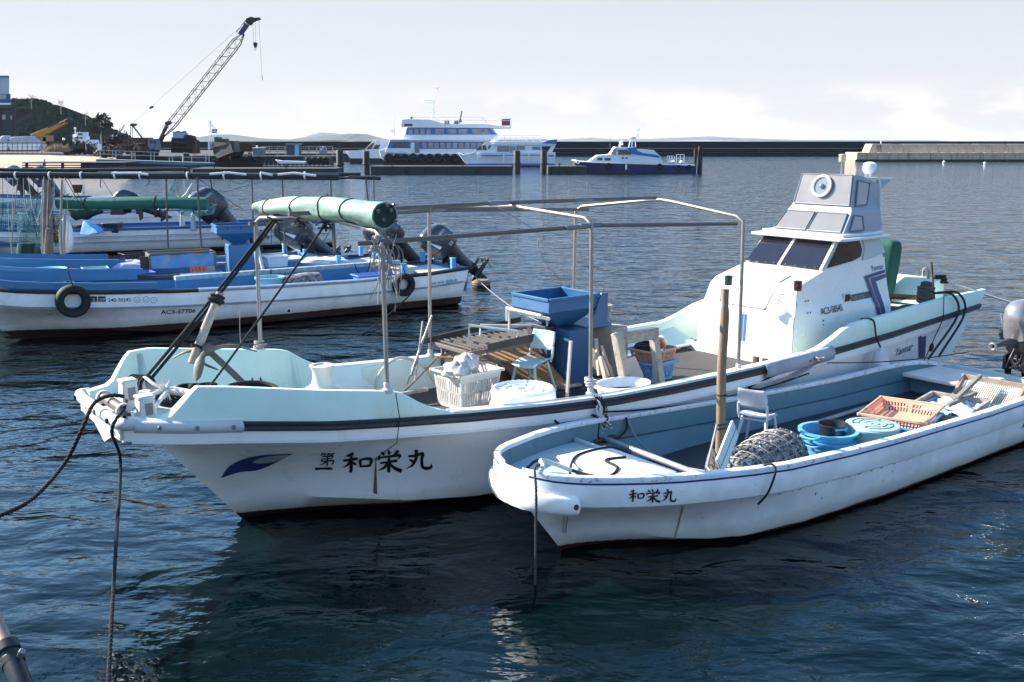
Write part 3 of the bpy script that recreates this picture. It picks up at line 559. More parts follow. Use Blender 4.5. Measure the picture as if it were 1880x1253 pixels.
def heap(name, label, cat, px0, px1, y0, y1, D, mats, n=90, sz=.8):
    mb = MB(); o = GP((px0+px1)/2, y1, D)
    for k in range(n):
        f = rs.random(); x = px0 + (px1-px0)*f; top = y1 - (y1-y0)*(math.sin(math.pi*min(.97, max(.03, f)))**.6)*rs.uniform(.55, 1)
        p = GP(x, y1 - (y1-top)*rs.random(), D + rs.uniform(0, 3)) - o
        R = Euler((rs.uniform(0, 6), rs.uniform(0, 6), rs.uniform(0, 6))).to_matrix(); s = sz*rs.uniform(.4, 1.3)
        if rs.random() < .5: mb.box(p, (s, s*rs.uniform(.2, .9), s*rs.uniform(.15, .7)), R, rs.randrange(len(mats)))
        else: mb.beam(p, p + Vector((rs.uniform(-1, 1), rs.uniform(-.4, .4), rs.uniform(-.3, .9)))*s*1.7, .1, .1, m=rs.randrange(len(mats)))
    t = tag(mb.build(name, mats, loc=o, flat=True), label, cat); return t
heap('scrap_heap', 'rusty scrap heap with old tyres below the white boat ashore', 'scrap', 118, 176, 261, 280, 168, [scrapm, rust, dark_steel], 150, .9)
heap('scrap_heap', 'heap of driftwood and debris beneath the red crane', 'scrap', 178, 275, 262, 284, 160, [scrapm, mat('driftwood', (.12, .095, .08), .9, var=.4), scrapm, rust], 240, .9)
heap('scrap_heap', 'dark pile of cut timber left of the crane mast', 'scrap', 196, 238, 243, 262, 172, [dark_steel, scrapm], 120, 1.0)
heap('scrap_heap', 'dark stack of steel parts beside the brown container', 'scrap', 400, 470, 281, 292, 164, [scrapm, dark_steel], 90, .9)
mb = MB()
for k in range(900):
    x = rs.uniform(82, 128); h = rs.uniform(6, 16)*math.sin(math.pi*(x-80)/50)**.7; p = GP(x, 278 + rs.uniform(-3, 2), 166 + rs.uniform(0, 3)); q = p + Vector((rs.gauss(0, .35), rs.gauss(0, .3), h*.09))
    a = Vector((rs.uniform(-.06, .06), .05, 0)); mb.add([p - a, p + a, q], [(0, 1, 2)])
one('dry_bush', mb, mat('dry_grass', (.30, .235, .16), .9, var=.4), 'dry straw coloured bush at the top of the beach', 'bush', flat=True)
# ---- crawler crane with lattice boom
F = Far('lattice_crane', 'crawler crane with a tall lattice boom and red brown house', 'crane', 290, 265, 165); D = 165
F.part('machinery_house', lambda mb: [pbox(mb, 236, 253, 268, 266, D, 3.4), pbox(mb, 228, 258, 240, 276, D + .4, 2.8)], rust)
F.part('lower_works', lambda mb: pbox(mb, 246, 264, 282, 281, D + .3, 3), mat('red_oxide', (.05, .018, .012), .7, var=.4))
F.part('operator_cab', lambda mb: ext(mb, [(271, 268), (272, 256), (288, 255), (290, 276), (276, 276)], D - .3, 1.6), mat('cab_grey', (.2, .23, .25), .5))
F.win([(274, 257, 280, 264), (281, 257, 287, 264)], off=-.36)
for q in (0, 3): F.part('crawler_track', lambda mb: mb.loft([[GP(x, y, D + q + dy) for x, y in ((244, 283), (246, 278), (290, 278), (292, 283), (290, 287), (246, 287))] for dy in (0, .9)]), dark_steel)
A0, A1 = (291, 259), (447, 62)
def boom(mb):
    a = GP(*A0, D + 1.5); b = GP(*A1, D + 1.5); ax = (b - a).normalized(); u = Vector((0, 1, 0)); w = ax.cross(u).normalized()
    l = (b - a).length; N_ = 26; hw = .62
    def pt(f, i, j):
        g = min(1, f*7)*.9 + .1; g *= min(1, (1-f)*9 + .25); return a + ax*(l*f) + u*(i*hw*g) + w*(j*hw*g)
    for i in (-1, 1):
        for j in (-1, 1): mb.tube([pt(k/N_, i, j) for k in range(N_+1)], .08 if j < 0 else .06, 5)
    for k in range(N_):
        for i in (-1, 1):
            mb.tube([pt(k/N_, i, -1 if k % 2 else 1), pt((k+1)/N_, i, 1 if k % 2 else -1)], .03, 4); mb.tube([pt(k/N_, -1 if k % 2 else 1, i), pt((k+1)/N_, 1 if k % 2 else -1, i)], .03, 4)
F.part('boom', boom, lattice_m, bevel=0)
F.part('boom_tip', lambda mb: [ext(mb, [(436, 62), (449, 42), (456, 46), (443, 64)], D + 1.0, .9), line(mb, [(433, 60), (451, 38)], D + 1.5, .09)], far_navy)
F.part('boom_head', lambda mb: ext(mb, [(450, 38), (452, 34), (461, 31), (468, 33), (475, 32), (475.5, 35), (468, 37), (462, 40), (457, 46), (452, 43)], D + .8, 1.4), dark_steel)
F.part('boom_foot', lambda mb: [ext(mb, [(302, 225), (309, 222), (311, 227), (304, 231)], D + .8, 1.4), ext(mb, [(288, 262), (297, 246), (301, 248), (293, 264)], D + 1, 1), ext(mb, [(297, 244), (304, 231), (308, 233), (300, 247)], D + 1, .5)], dark_steel)
F.part('gantry', lambda mb: [line(mb, p, D + q, r) for q in (.8, 2.4) for p, r in (([(242, 229), (262, 255)], .13), ([(240, 230), (240, 253)], .06), ([(243, 232), (244, 253)], .06))] + [ext(mb, [(238, 231), (240, 227), (244, 227), (244, 230), (241, 232)], D + .7, 1.9)], dark_steel, bevel=0)
F.part('pendant_line', lambda mb: [line(mb, p, D + q, .022, 4) for q in (1.1, 2.0) for p in ([(243, 228), (274, 198)], [(278, 196), (452, 40)], [(270, 258), (304, 227)], [(276, 258), (307, 225)])], lattice_m, bevel=0)
F.part('bridle_block', lambda mb: ext(mb, [(273, 199), (276, 195.5), (280, 195), (279, 198), (275, 200)], D + 1.2, .7), dark_steel)
F.part('hoist_rope', lambda mb: [line(mb, p, D + 1.5, .02, 4) for p in ([(464, 40), (465.5, 79)], [(469, 38), (469.5, 79)], [(475, 35), (481, 140)])], lattice_m, bevel=0)
hk = F.part('hook_block', lambda mb: ext(mb, [(464.5, 80), (466, 78), (470, 78), (471.5, 80), (470, 86), (468.5, 88), (467.5, 88), (466, 86)], D + 1.2, .6), dark_steel)
F.part('hook', lambda mb: mb.torus(GP(468.3, 90.5, D + 1.5), (0, 1, 0), .16, .05, 12, 6, arc=.75), steel, hk, bevel=0)
F.part('whip_weight', lambda mb: line(mb, [(481, 138), (482, 148)], D + 1.5, .05), dark_steel, bevel=0)
# ---- machines, ship bow, huts on the quay
F = Far('diesel_hammer_rig', 'pale blue generator stacked on dark machinery beside the crane boom', 'machine', 330, 275, 168); D = 168
F.part('generator', lambda mb: pbox(mb, 317, 244, 338, 254, D, 2.2), mat('pale_blue_steel', (.36, .5, .68), .5, var=.15, scale=1))
F.part('top_gear', lambda mb: [pbox(mb, 317+6*i, 242-(i % 2), 321+6*i, 245, D + .5, 1) for i in range(4)], dark_steel)
F.part('lower_machinery', lambda mb: [ext(mb, [(313, 266), (315, 252), (340, 255), (356, 258), (358, 282), (314, 282)], D + .2, 3), ext(mb, [(337, 255), (338, 248), (354, 250), (358, 260), (357, 282), (342, 270)], D-.4, 1.5)], scrapm)
F.part('arm', lambda mb: [line(mb, [(338, 249), (352, 250), (355, 256)], D + .5, .2), line(mb, [(320, 262), (345, 264)], D-.2, .3), line(mb, [(316, 271), (350, 272)], D-.3, .12)], dark_steel, bevel=0)
F.part('counterweight', lambda mb: pbox(mb, 354, 259, 359, 284, D-.5, 1), rust)
F = Far('workboat_bow', 'dark green workboat hauled out with a white lattice mast on its bow', 'boat', 405, 285, 160); D = 160
F.part('hull', lambda mb: hull_side(mb, [(383, 260), (392, 261), (424, 263), (428, 280), (400, 291), (388, 285), (383, 272)], D, 4.5, 16), mat('hull_green', (.018, .026, .026), .55, var=.3, scale=1))
F.part('bow_plate', lambda mb: ext(mb, [(382, 261), (385, 261), (386, 274), (382, 276)], D + 1.4, 1.4), far_white)
F.part('deck_house', lambda mb: [pbox(mb, 393, 252, 401, 262, D + 1, 2), pbox(mb, 401, 255, 413, 263, D + .8, 2.4), pbox(mb, 415, 259, 430, 275, D + .3, 3)], mat('house_grey', (.05, .06, .065), .6, var=.3))
F.part('lattice_mast', lambda mb: [line(mb, p, D + q, .06) for q in (1.4, 2.6) for p in ([(385, 260), (383.5, 222), (386, 222)], [(389, 260), (386, 222)], [(386, 222), (404, 258)], [(384, 232), (391, 232)], [(384.5, 242), (395, 242)])], far_white, bevel=0)
F.part('mast_box', lambda mb: pbox(mb, 389, 237, 396, 245, D + 1.5, .9), glass_c)
F = Far('container', 'brown rusted open container on the quay', 'container', 448, 280, 168)
F.part('walls', lambda mb: [pbox(mb, 431, 260.5, 463, 279, 168, .2), pbox(mb, 431, 260.5, 433, 279, 168.2, 2.2), pbox(mb, 461, 260.5, 463, 279, 168.2, 2.2), pbox(mb, 431, 260.5, 463, 279, 170.4, .2)], rust)
F.part('ribs', lambda mb: [pbox(mb, 433.5 + 4*i, 261, 434.5 + 4*i, 279, 167.9, .1) for i in range(8)], rust)
F = Far('quay_hut', 'pale grey tank hut beside the quay railing', 'hut', 474, 286, 165)
F.part('body', lambda mb: pbox(mb, 464, 272, 482, 286, 165, 2), mat('hut_grey', (.16, .18, .18), .7, var=.2)); F.part('chimney', lambda mb: [pbox(mb, 470, 267.5, 472.5, 272, 166, .3), pbox(mb, 463.5, 271.4, 482.5, 272.6, 164.9, 2.2)], far_white)
F = Far('quay_hut', 'dark blue shed with a light blue door on the quay', 'hut', 537, 286, 166)
F.part('body', lambda mb: pbox(mb, 526, 265, 548, 286, 166, 2), mat('shed_navy', (.035, .05, .085), .6, var=.15)); F.part('roof', lambda mb: pbox(mb, 524, 264, 549, 266, 165.8, 2.4), grey_trim); F.part('door', lambda mb: pbox(mb, 541, 265.5, 548.5, 286, 165.9, .08), mat('door_blue', (.2, .42, .68), .5))
F = Far('quay_hut', 'small grey pump housing with white top near the launch', 'hut', 592, 285, 166)
F.part('body', lambda mb: pbox(mb, 586, 271, 598, 283, 166, 1.2), mat('pump_grey', (.16, .19, .24), .6)); F.part('gauge', lambda mb: [pbox(mb, 588, 273, 590.5, 276, 165.95, .08), pbox(mb, 591.5, 269, 594, 271, 166.2, .4)], far_white)
F = Far('quay_edge', 'concrete quay edge with timber facing behind the left pontoon', 'quay', 530, 288, 164)
F.part('deck', lambda mb: pbox(mb, 452, 286.4, 618, 288.4, 164, 4), concrete); F.part('facing', lambda mb: [pbox(mb, 454 + 8*i, 288.4, 460 + 8*i, 304, 164.3, .5) for i in range(20)], dark_steel)
F = Far('quay_railing', 'beige steel railing along the quay before the black breakwater', 'railing', 560, 286, 167.5)
F.part('rails', lambda mb: rails(mb, 480, 611, 269.5, 286, 167.5, 9, r=.07), concrete, bevel=0)
F = Far('dinghy', 'small white dinghy moored against the quay wall', 'boat', 532, 299, 150)
F.part('hull', lambda mb: hull_side(mb, [(503, 293.5), (515, 295.5), (560, 297), (560, 301), (512, 301)], 150, 1.6, 22), far_white); F.part('inside', lambda mb: ext(mb, [(516, 295.8), (556, 297), (556, 297.8), (516, 297)], 150.4, .8), far_blue)
F = Far('tyre_barge', 'low black barge with tyre fenders moored at the quay', 'barge', 585, 300, 152)
F.part('hull', lambda mb: pbox(mb, 558, 289.5, 604, 302, 152, 3), dark_steel)
for x in (566, 577, 588, 598): F.part('tyre_fender', lambda mb: mb.torus(GP(x, 294.5, 151.8), (0, 1, 0), .36, .15, 14, 6), rubber, bevel=0)
# ---- gangway from the beach to the left pontoon
F = Far('gangway', 'blue grey sloping gangway with pale handrails', 'gangway', 280, 300, 120); D = 120
F.part('deck', lambda mb: ext(mb, [(176, 292.5), (385, 299.5), (385, 303), (340, 304.5), (176, 297)], D, 2.2), mat('gangway_steel', (.13, .17, .22), .5, var=.15))
F.part('handrail', lambda mb: [[line(mb, [(178, 276 + dy), (384, 283.5 + dy)], D + q, .035) for dy in (0, 7)] + [line(mb, [(x, 276.5 + (x-178)*.035), (x, 294 + (x-178)*.032)], D + q, .035) for x in (184, 207, 213, 242, 248, 277, 283, 311, 317, 352, 378, 384)] for q in (.1, 2.0)], mat('rail_paint', (.52, .5, .47), .5), bevel=0)
F.part('sign_board', lambda mb: pbox(mb, 179, 265, 186, 277, D + .5, .15), far_white)
F = Far('landing_stage', 'dark landing stage with rails below the beach', 'pier', 140, 315, 112); D = 112
F.part('deck', lambda mb: [pbox(mb, 40, 298.5, 226, 300.5, D, 5), pbox(mb, 150, 299, 227, 319, D + .3, .6)], pont_conc)
F.part('beams', lambda mb: [pbox(mb, 40, 303 + 4*i, 150, 305 + 4*i, D + .2, .3) for i in range(4)] + [pbox(mb, x, 299, x + 3, 322, D + .4, .4) for x in (46, 78, 112, 148)], dark_steel)
F.part('pipe_railing', lambda mb: [line(mb, [(82, 293), (82, 306)], D-.2, .06), line(mb, [(74, 302), (74, 314)], D-.2, .05), line(mb, [(26, 316), (226, 309)], D-.5, .12), line(mb, [(200, 309), (340, 307)], D-.6, .13)], dark_steel, bevel=0)
# ================================================================== boats: common hull
def lp(xs, ys): return lambda s: float(np.interp(s, xs, ys))
class Hull:
    def __init__(self, **k): self.__dict__.update(k)
    def rk(self, s, t, z):
        w = max(0, (s - (self.end - 2))/2); return L(s - self.rake*w*(self.zs(s) - z), t, z)
    def half(self, s):
        b, zs, zk, tc, zc = self.b(s), self.zs(s), self.zk(s), min(self.tc(s), self.b(s)*.97), self.zc(s)
        zc = max(zc, zk + .005); tf, zf = b - self.ledge, zs - self.lip; zc = min(zc, zf - .01)
        pts = [(0, zk), (tc, zc)]
        for v in (.12, .25, .37, .5, .62, .75, .88): pts.append(self.flr(s, v))
        pts += [(tf, zf), (b, zf + .025)] + [(b + self.roll*math.sin(math.pi*v), zs - self.lip + self.lip*v) for v in (.25, .5, .75)] + [(b, zs)]
        return pts
    def tin(self, s, z, gap=.05):                    # inside half width of the hull at height z
        h = self.half(s); return max(.02, float(np.interp(z, [q[1] for q in h], [q[0] for q in h])) - gap)
    def flr(self, s, v):
        b, zs = self.b(s), self.zs(s); tc, zc = min(self.tc(s), b*.97), max(self.zc(s), self.zk(s) + .005); tf, zf = b - self.ledge, zs - self.lip; zc = min(zc, zf - .01)
        return (tc + (tf - tc)*v - self.conc(s)*math.sin(math.pi*v), zc + (zf - zc)*v)
    def on_side(self, s, v, off=.004, side=1):       # point on the flared side, pushed out a little
        t, z = self.flr(s, v); t0, z0 = self.flr(s, max(0, v-.03)); t1, z1 = self.flr(s, min(1, v+.03)); n = Vector((z1 - z0, -(t1 - t0))).normalized()
        return self.rk(s, side*(t + n.x*off), z + n.y*off)
    def on_strake(self, s, v, off=.004, side=1):
        return self.rk(s, side*(self.b(s) + self.roll*math.sin(math.pi*v) + off), self.zs(s) - self.lip + self.lip*v)
    def shell(self, parent, m, name='hull'):
        mb = MB(); rings = []
        for s in self.S:
            h = self.half(s); rings.append([self.rk(s, t, z) for t, z in h[::-1]] + [self.rk(s, -t, z) for t, z in h[1:]])
        mb.loft(rings, False, False)
        o = len(mb.v); 
        for r, q in ((rings[0], 0), (rings[-1], 1)): mb.add(r, [list(range(len(r)))])
        return mb.build(name, m, parent, weld=True, ang=28)
    def sheet(self, parent, name, m, sec, S=None, **k):
        """sec(s) gives the near half section [(t,z)...] from the rim inward to the centreline"""
        mb = MB(); rows = []
        for s in (S or self.S):
            h = sec(s); rows.append([self.rk(s, t, z) for t, z in h] + [self.rk(s, -t, z) for t, z in h[::-1]])
        mb.loft(rows, False, False); return mb.build(name, m, parent, weld=True, **k)
    def strip(self, parent, name, m, sec, s0, s1, side=1, n=26, bevel=0, mb=None, **k):
        """closed section swept along the sheer on one side"""
        mb = MB(); mb.loft([[self.rk(s, side*t, z) for t, z in sec(s)] for s in [s0 + (s1-s0)*i/n for i in range(n+1)]], True, True)
        return mb.build(name, m, parent, bevel=bevel, **k)
# ------------------------------------------------------------------ the large cabin boat
M = Frame(435, 965, 38); M.O = M.O + Vector((0, .2, 0))
sb = [-1.35, -.9, -.5, .4, 1.1, 2, 3, 4, 5, 6, 7, 8, 9, 10, 11, 12, 12.95]
HM = Hull(end=12.95, rake=.95, ledge=.06, lip=.215, roll=.006,
    b=lp(sb, [.68, 1.0, 1.2, 1.33, 1.38, 1.45, 1.53, 1.58, 1.6, 1.6, 1.58, 1.55, 1.52, 1.49, 1.45, 1.42, 1.38]),
    zs=lp([-1.35, -.5, .4, 1.1, 2, 3, 4, 5, 6, 7, 8, 9, 10, 11, 12, 12.95], [1.475, 1.445, 1.315, 1.235, 1.15, 1.08, 1.03, 1.015, 1.01, 1.01, 1.03, 1.06, 1.095, 1.145, 1.195, 1.24]),
    zk=lambda s: (min(-s*1.22, 1.12)) if s < 0 else -.35*min(1, s/1.5),
    tc=lp([-1.35, -.9, -.28, .5, 1.5, 2.5, 4, 12.95], [.3, .12, .012, .52, .98, 1.22, 1.38, 1.3]),
    zc=lambda s: (-s*1.22 + .006) if s < -.28 else float(np.interp(s, [-.28, .5, 1.5, 2.5, 4, 13], [.35, .29, .15, .06, .03, .03])),
    conc=lp([-1.35, -.5, .5, 2, 4, 13], [.02, .1, .13, .06, 0, -.02]),
    S=[-1.35, -1.2, -1.05, -.9, -.7, -.5, -.38, -.28] + [-.2 + .1*i for i in range(33)] + [3.2, 3.5, 4, 5, 6, 7, 8, 9, 10, 10.9, 11.4, 11.9, 12.4, 12.95])
mboat = thing('fishing_boat', 'long white fishing boat with tall cabin aft and mint green bulwarks', 'fishing boat', M.O, M.ang)
HM.shell(mboat, white_hull)
hb = lp([-1.02, -.78, .4, 1.12, 1.25, 1.4, 1.58, 1.78, 7.9, 8.15, 8.45, 8.75, 9.05, 11.6, 12.9], [.0, .30, .275, .25, .22, .13, .05, .0, .0, .03, .11, .21, .255, .25, .2])
zdk = lambda s: 1.40 if s < -.62 else (.96 if s < 1.25 else (.66 if s < 8.2 else (.75 if s < 10.6 else 1.14)))
def bul(s):
    b, z, h = HM.b(s), HM.zs(s), hb(s); inn = max(.1, .13 - .03*h)
    return [(b - .004, z - .02), (b - .004 - .10*h, z + .012 + h*.93), (b - .02 - .10*h, z + .025 + h), (b - inn, z + .025 + h), (b - inn - .012, z + .01 + h*.93), (min(b - .19, HM.tin(s, min(zdk(s) - .02, z - .03), .03)), min(zdk(s) - .02, z - .03))]
for sd in (1, -1):
    HM.strip(mboat, 'bulwark', mint, bul, -1.3, 1.78, sd, 40, ang=40)
    HM.strip(mboat, 'gunwale', mat('pale_mint', (.70, .80, .75), .4, var=.05, dirt=(.35, .38, .34), damt=.35, dscale=5, dthr=.6, streak=True), bul, 1.78, 7.9, sd, 30, ang=40)
    HM.strip(mboat, 'cap_rail', white_gel, lambda s: [(HM.b(s) - .0, HM.zs(s) + .022 + hb(s)), (HM.b(s) - .0, HM.zs(s) + .034 + hb(s)), (HM.b(s) - .135, HM.zs(s) + .034 + hb(s)), (HM.b(s) - .135, HM.zs(s) + .022 + hb(s))], 1.80, 7.88, sd, 30)
    HM.strip(mboat, 'bulwark', mint, bul, 7.9, 12.93, sd, 46, ang=40)
    rr = lambda s: [(HM.b(s) - .01, HM.zs(s) + .002), (HM.b(s) + .030, HM.zs(s)), (HM.b(s) + .046, HM.zs(s) - .018), (HM.b(s) + .038, HM.zs(s) - .042), (HM.b(s) + .048, HM.zs(s) - .066), (HM.b(s) + .030, HM.zs(s) - .088), (HM.b(s) - .01, HM.zs(s) - .09)]
    HM.strip(mboat, 'rub_rail', black_rub, rr, -.44, 12.9, sd, 60, ang=50)
    fr = lambda s: [(HM.b(s) - .01, HM.zs(s) + .012)] + [(HM.b(s) + .003 + .058*math.sin(q), HM.zs(s) - .042 + .058*math.cos(q)) for q in [.2 + .27*i for i in range(11)]] + [(HM.b(s) - .01, HM.zs(s) - .12)]
    f = HM.strip(mboat, 'bow_fender', white_old, fr, -1.28, -.44, sd, 14, ang=50)
    mb = MB()
    for s in (-1.1, -.82, -.53): p = L(s, sd*(HM.b(s) + .062), HM.zs(s) - .042); mb.lathe([(.022, -.01), (.022, .006), (.012, .008)], p, (0, -sd, 0), 12)
    mb.build('bolts', grey_trim, f)
    dr = lambda s: [(HM.b(s) + .004, HM.zs(s) - .212), (HM.b(s) + .018, HM.zs(s) - .208), (HM.b(s) + .018, HM.zs(s) - .196), (HM.b(s) + .004, HM.zs(s) - .19)]
    HM.strip(mboat, 'strake_edge', white_gel, dr, -1.3, 12.6, sd, 50)
    sp = lambda s: [(max(.0, HM.tc(s)*.55 - .02), max(HM.zk(s) + .03, .115 - .02*max(0, s))), (HM.tc(s)*.62 + .03, max(HM.zk(s) + .05, .14 - .02*max(0, s))), (HM.tc(s)*.62 + .03, max(HM.zk(s) + .03, .11 - .02*max(0, s)))]
# tow-side grey half pipe fender clamped to the near rail
mb = MB(); S0, S1 = 6.75, 8.35
mb.loft([[HM.rk(s, HM.b(s) + .075*math.sin(q) + .01, HM.zs(s) - .05 + .1*math.cos(q)) for q in [-.1 + .3*i for i in range(12)]] for s in [S0 + (S1-S0)*i/12 for i in range(13)]], False, False)
mb.build('pipe_fender', mat('grey_pipe', (.33, .35, .38), .45, var=.2, dirt=GRIME, damt=.4), mboat, solid=.008)
# decks
HM.sheet(mboat, 'deck', mint_deck, lambda s: [(min(HM.b(s) - .15, HM.tin(s, zdk(s), .02)), zdk(s)), (0, zdk(s) + .02)], [-1.34, -1.2, -1, -.8, -.63, -.615, -.3, .2, .7, 1.24])
HM.sheet(mboat, 'deck', deckwood, lambda s: [(min(HM.b(s) - .15, HM.tin(s, .66, .02)), .66), (0, .67)], [1.2, 2, 3, 4, 5, 6, 7, 8, 8.6])
HM.sheet(mboat, 'deck', mint_deck, lambda s: [(HM.b(s) - .15, 1.14), (0, 1.17)], [10.3, 11, 11.6, 12.2, 12.8])
mb = MB()
for t0, t1, s0, s1 in ((-1.0, -.1, 10.95, 11.9), (.05, .9, 11.0, 11.8)): mb.box(L((s0+s1)/2, (t0+t1)/2, 1.185), (s1-s0, t1-t0, .05))
mb.build('hatch', mint_deck, mboat, bevel=.02)
# bow face with fender bar, roller and bitts
mb = MB(); mb.tube(arc([L(-1.26, -.735, 1.45), L(-1.37, -.66, 1.455), L(-1.395, 0, 1.46), L(-1.37, .66, 1.455), L(-1.26, .735, 1.45)], 5), .056, 12)
bf = mb.build('bow_bumper', white_old, mboat); mb = MB()
for t in (-.58, .12, .5): mb.lathe([(.024, -.01), (.024, .01), (.01, .012)], L(-1.448, t, 1.46), (-1, 0, 0), 12)
mb.build('bolts', ink, bf)
mb = MB(); mb.box(L(-1.365, 0, 1.36), (.03, 1.3, .13)); mb.build('bow_plate', white_gel, mboat, bevel=.012)
rl = thing_p = MB(); rl.tube([L(-1.31, .0, 1.555), L(-1.31, .56, 1.555)], .052, 18); rl = rl.build('roller', mat('roller_rubber', (.12, .095, .09), .45), mboat)
for t in (-.03, .59): mb = MB(); mb.loft([[L(-1.31 + .075*math.cos(q), t + dt, 1.55 + .075*math.sin(q)) for q in [math.pi*i/8 for i in range(9)]] + [L(-1.385, t + dt, 1.47), L(-1.235, t + dt, 1.47)][::-1] for dt in (-.015, .015)], True, True); mb.build('bracket', white_old, rl)
for sx, tx, hh in ((-1.12, .60, .24), (-1.08, -.02, .27)):
    mb = MB(); mb.box(L(sx, tx, 1.42 + hh/2), (.14, .155, hh), None, 0, 1.2); mb.box(L(sx, tx, 1.42 + hh), (.165, .165, .035))
    b = mb.build('bitt', white_old, mboat, bevel=.02); mb = MB(); mb.box(L(sx + .01, tx + .082, 1.42 + hh*.46), (.07, .012, hh*.66)); mb.build('recess', grey_trim, b)
mb = MB(); mb.lathe([(.055, 0), (.055, .22)], L(-1.02, .3, 1.42), Z, 14); mb.tube([L(-.95, -.42, 1.56), L(-.55, .22, 1.52)], .045, 12); mb.build('cross_bar', white_old, mboat)
# capstan
cap = M.inv(592, 715, z=1.2); cs, ct = cap[0], cap[1]
mb = MB(); mb.box(L(cs, ct, 1.06), (.75, .62, .1)); mb.build('capstan_base', white_old, mboat, bevel=.03)
mb = MB(); mb.lathe([(.19, 1.10), (.2, 1.2), (.17, 1.215)], L(cs, ct, 0), Z, 26); mb.build('capstan_collar', mat('capstan_green', (.36, .58, .46), .5), mboat)
mb = MB(); mb.lathe([(.2, 1.215), (.17, 1.225), (.125, 1.27), (.105, 1.35), (.11, 1.42), (.135, 1.47), (.14, 1.485), (.10, 1.49), (.085, 1.47)], L(cs, ct, 0), Z, 30); mb.build('capstan', white_old, mboat)
# ------------------------------------------------------------------ cabin
def sec(s, w, z, n=0): return [L(s, -w, z), L(s, w, z)]
mb = MB()
FR = [(8.27, .93, .70), (8.30, .91, 1.40), (8.36, .89, 1.46), (8.44, .83, 1.76), (8.52, .79, 1.85), (9.19, .76, 2.03)]      # front centre profile
def side_top(s): return float(np.interp(s, [8.44, 8.52, 9.19, 10.2, 10.83], [1.76, 1.85, 2.03, 2.14, 2.14]))
def wid(z): return float(np.interp(z, [.6, 1.4, 1.46, 1.85, 2.05, 2.5], [.935, .915, .89, .80, .76, .715]))
rows = []
for s, w, z in FR: rows.append([L(s, w*k, z + (.015 if z > 1.7 else 0)*(1-abs(k))) for k in (-1, -.9, -.5, 0, .5, .9, 1)])
mb.loft(rows, False, False)
for sd in (1, -1):
    zz = [.6, 1.0, 1.40, 1.46]; AFT = lambda z: 10.95 - .09*(z - .6)
    cols = []
    for f in [i/14 for i in range(15)]:
        col = []
        for z in zz: s0 = 8.27 + .05*(z-.6) + (.055 if z > 1.42 else 0); s = s0 + (AFT(z) - s0)*f; col.append(L(s, sd*wid(z), z))
        for g in (.35, .7, 1):
            s0b = 8.38; zt0 = 1.46; s = 8.36 + (AFT(1.46) - 8.36)*f; 
            s = 8.36 + .16*g + (10.86 - 8.36 - .16*g)*f; zt = 1.46 + (side_top(s) - 1.46)*g; col.append(L(s, sd*wid(zt), zt))
        cols.append(col)
    mb.grid(cols)
mb.add([L(10.95, -.935, .6), L(10.95, .935, .6), L(10.87, .8, 1.46), L(10.83, .75, 2.14), L(10.83, -.75, 2.14), L(10.87, -.8, 1.46)], [range(6)])
mb.prism([L(8.14, -1.0, .66), L(8.14, 1.0, .66), L(10.97, 1.0, .66), L(10.97, -1.0, .66)], (0, 0, .10))
cab = mb.build('cabin', white_gel, mboat, weld=True, ang=24)
# coach roof hatch, front panel seam, blue stripe, hinges
mb = MB(); mb.prism([L(8.56, -.52, 1.868), L(8.56, .42, 1.868), L(8.86, .42, 1.95), L(8.86, -.52, 1.95)], (0, 0, .02)); mb.build('hatch', white_gel, cab, bevel=.008)
def front(t, z, off=.004):          # on the cabin's front face
    if z < 1.4: s = 8.27 + .03*(z-.7)/.7
    elif z < 1.46: s = 8.3 + .06*(z-1.4)/.06
    else: s = 8.36 + .08*(z-1.46)/.3
    return L(s - off, t, z)
mb = MB()
for a, b in (((-.55, 1.50), (-.6, 1.74)), ((.34, 1.48), (.42, 1.74))): mb.tube([front(*a), front(*b)], .006, 6)
mb.build('panel_seam', grey_trim, cab); mb = MB(); mb.tube([front(-.55, 1.475, .012), front(.33, 1.475, .012)], .012, 6); mb.tube([front(-.55, 1.5, .012), front(-.555, 1.475, .012)], .01, 6); mb.tube([front(.34, 1.5, .012), front(.335, 1.475, .012)], .01, 6); mb.build('grab_bar', grey_trim, cab)
mb = MB()
for t0, t1 in ((-.06, -.015), (.0, .05)): mb.add([front(t0, .93), front(t1, .93), front(t1, 1.36), front(t0, 1.36)], [(0, 1, 2, 3)])
mb.build('stripe', mat('blue_decal', (.05, .13, .42), .4, var=.25, scale=14), cab)
mb = MB(); lettering(mb, '8', .16, lambda x, y: front(.50 + x, 1.58 + y, .014), 0, 0, 1.1); mb.tube([front(.50, 1.73, .012), front(.62, 1.73, .012)], .006, 4); mb.build('number', grey_trim, cab)
mb = MB()
for t, z in ((-.78, .86), (.5, .84), (-.75, 1.2), (.72, 1.5), (.72, 1.66)): mb.lathe([(.012, 0), (.008, .008)], front(t, z, -.001), (-1, 0, 0), 8)
mb.build('bolts', ink, cab)
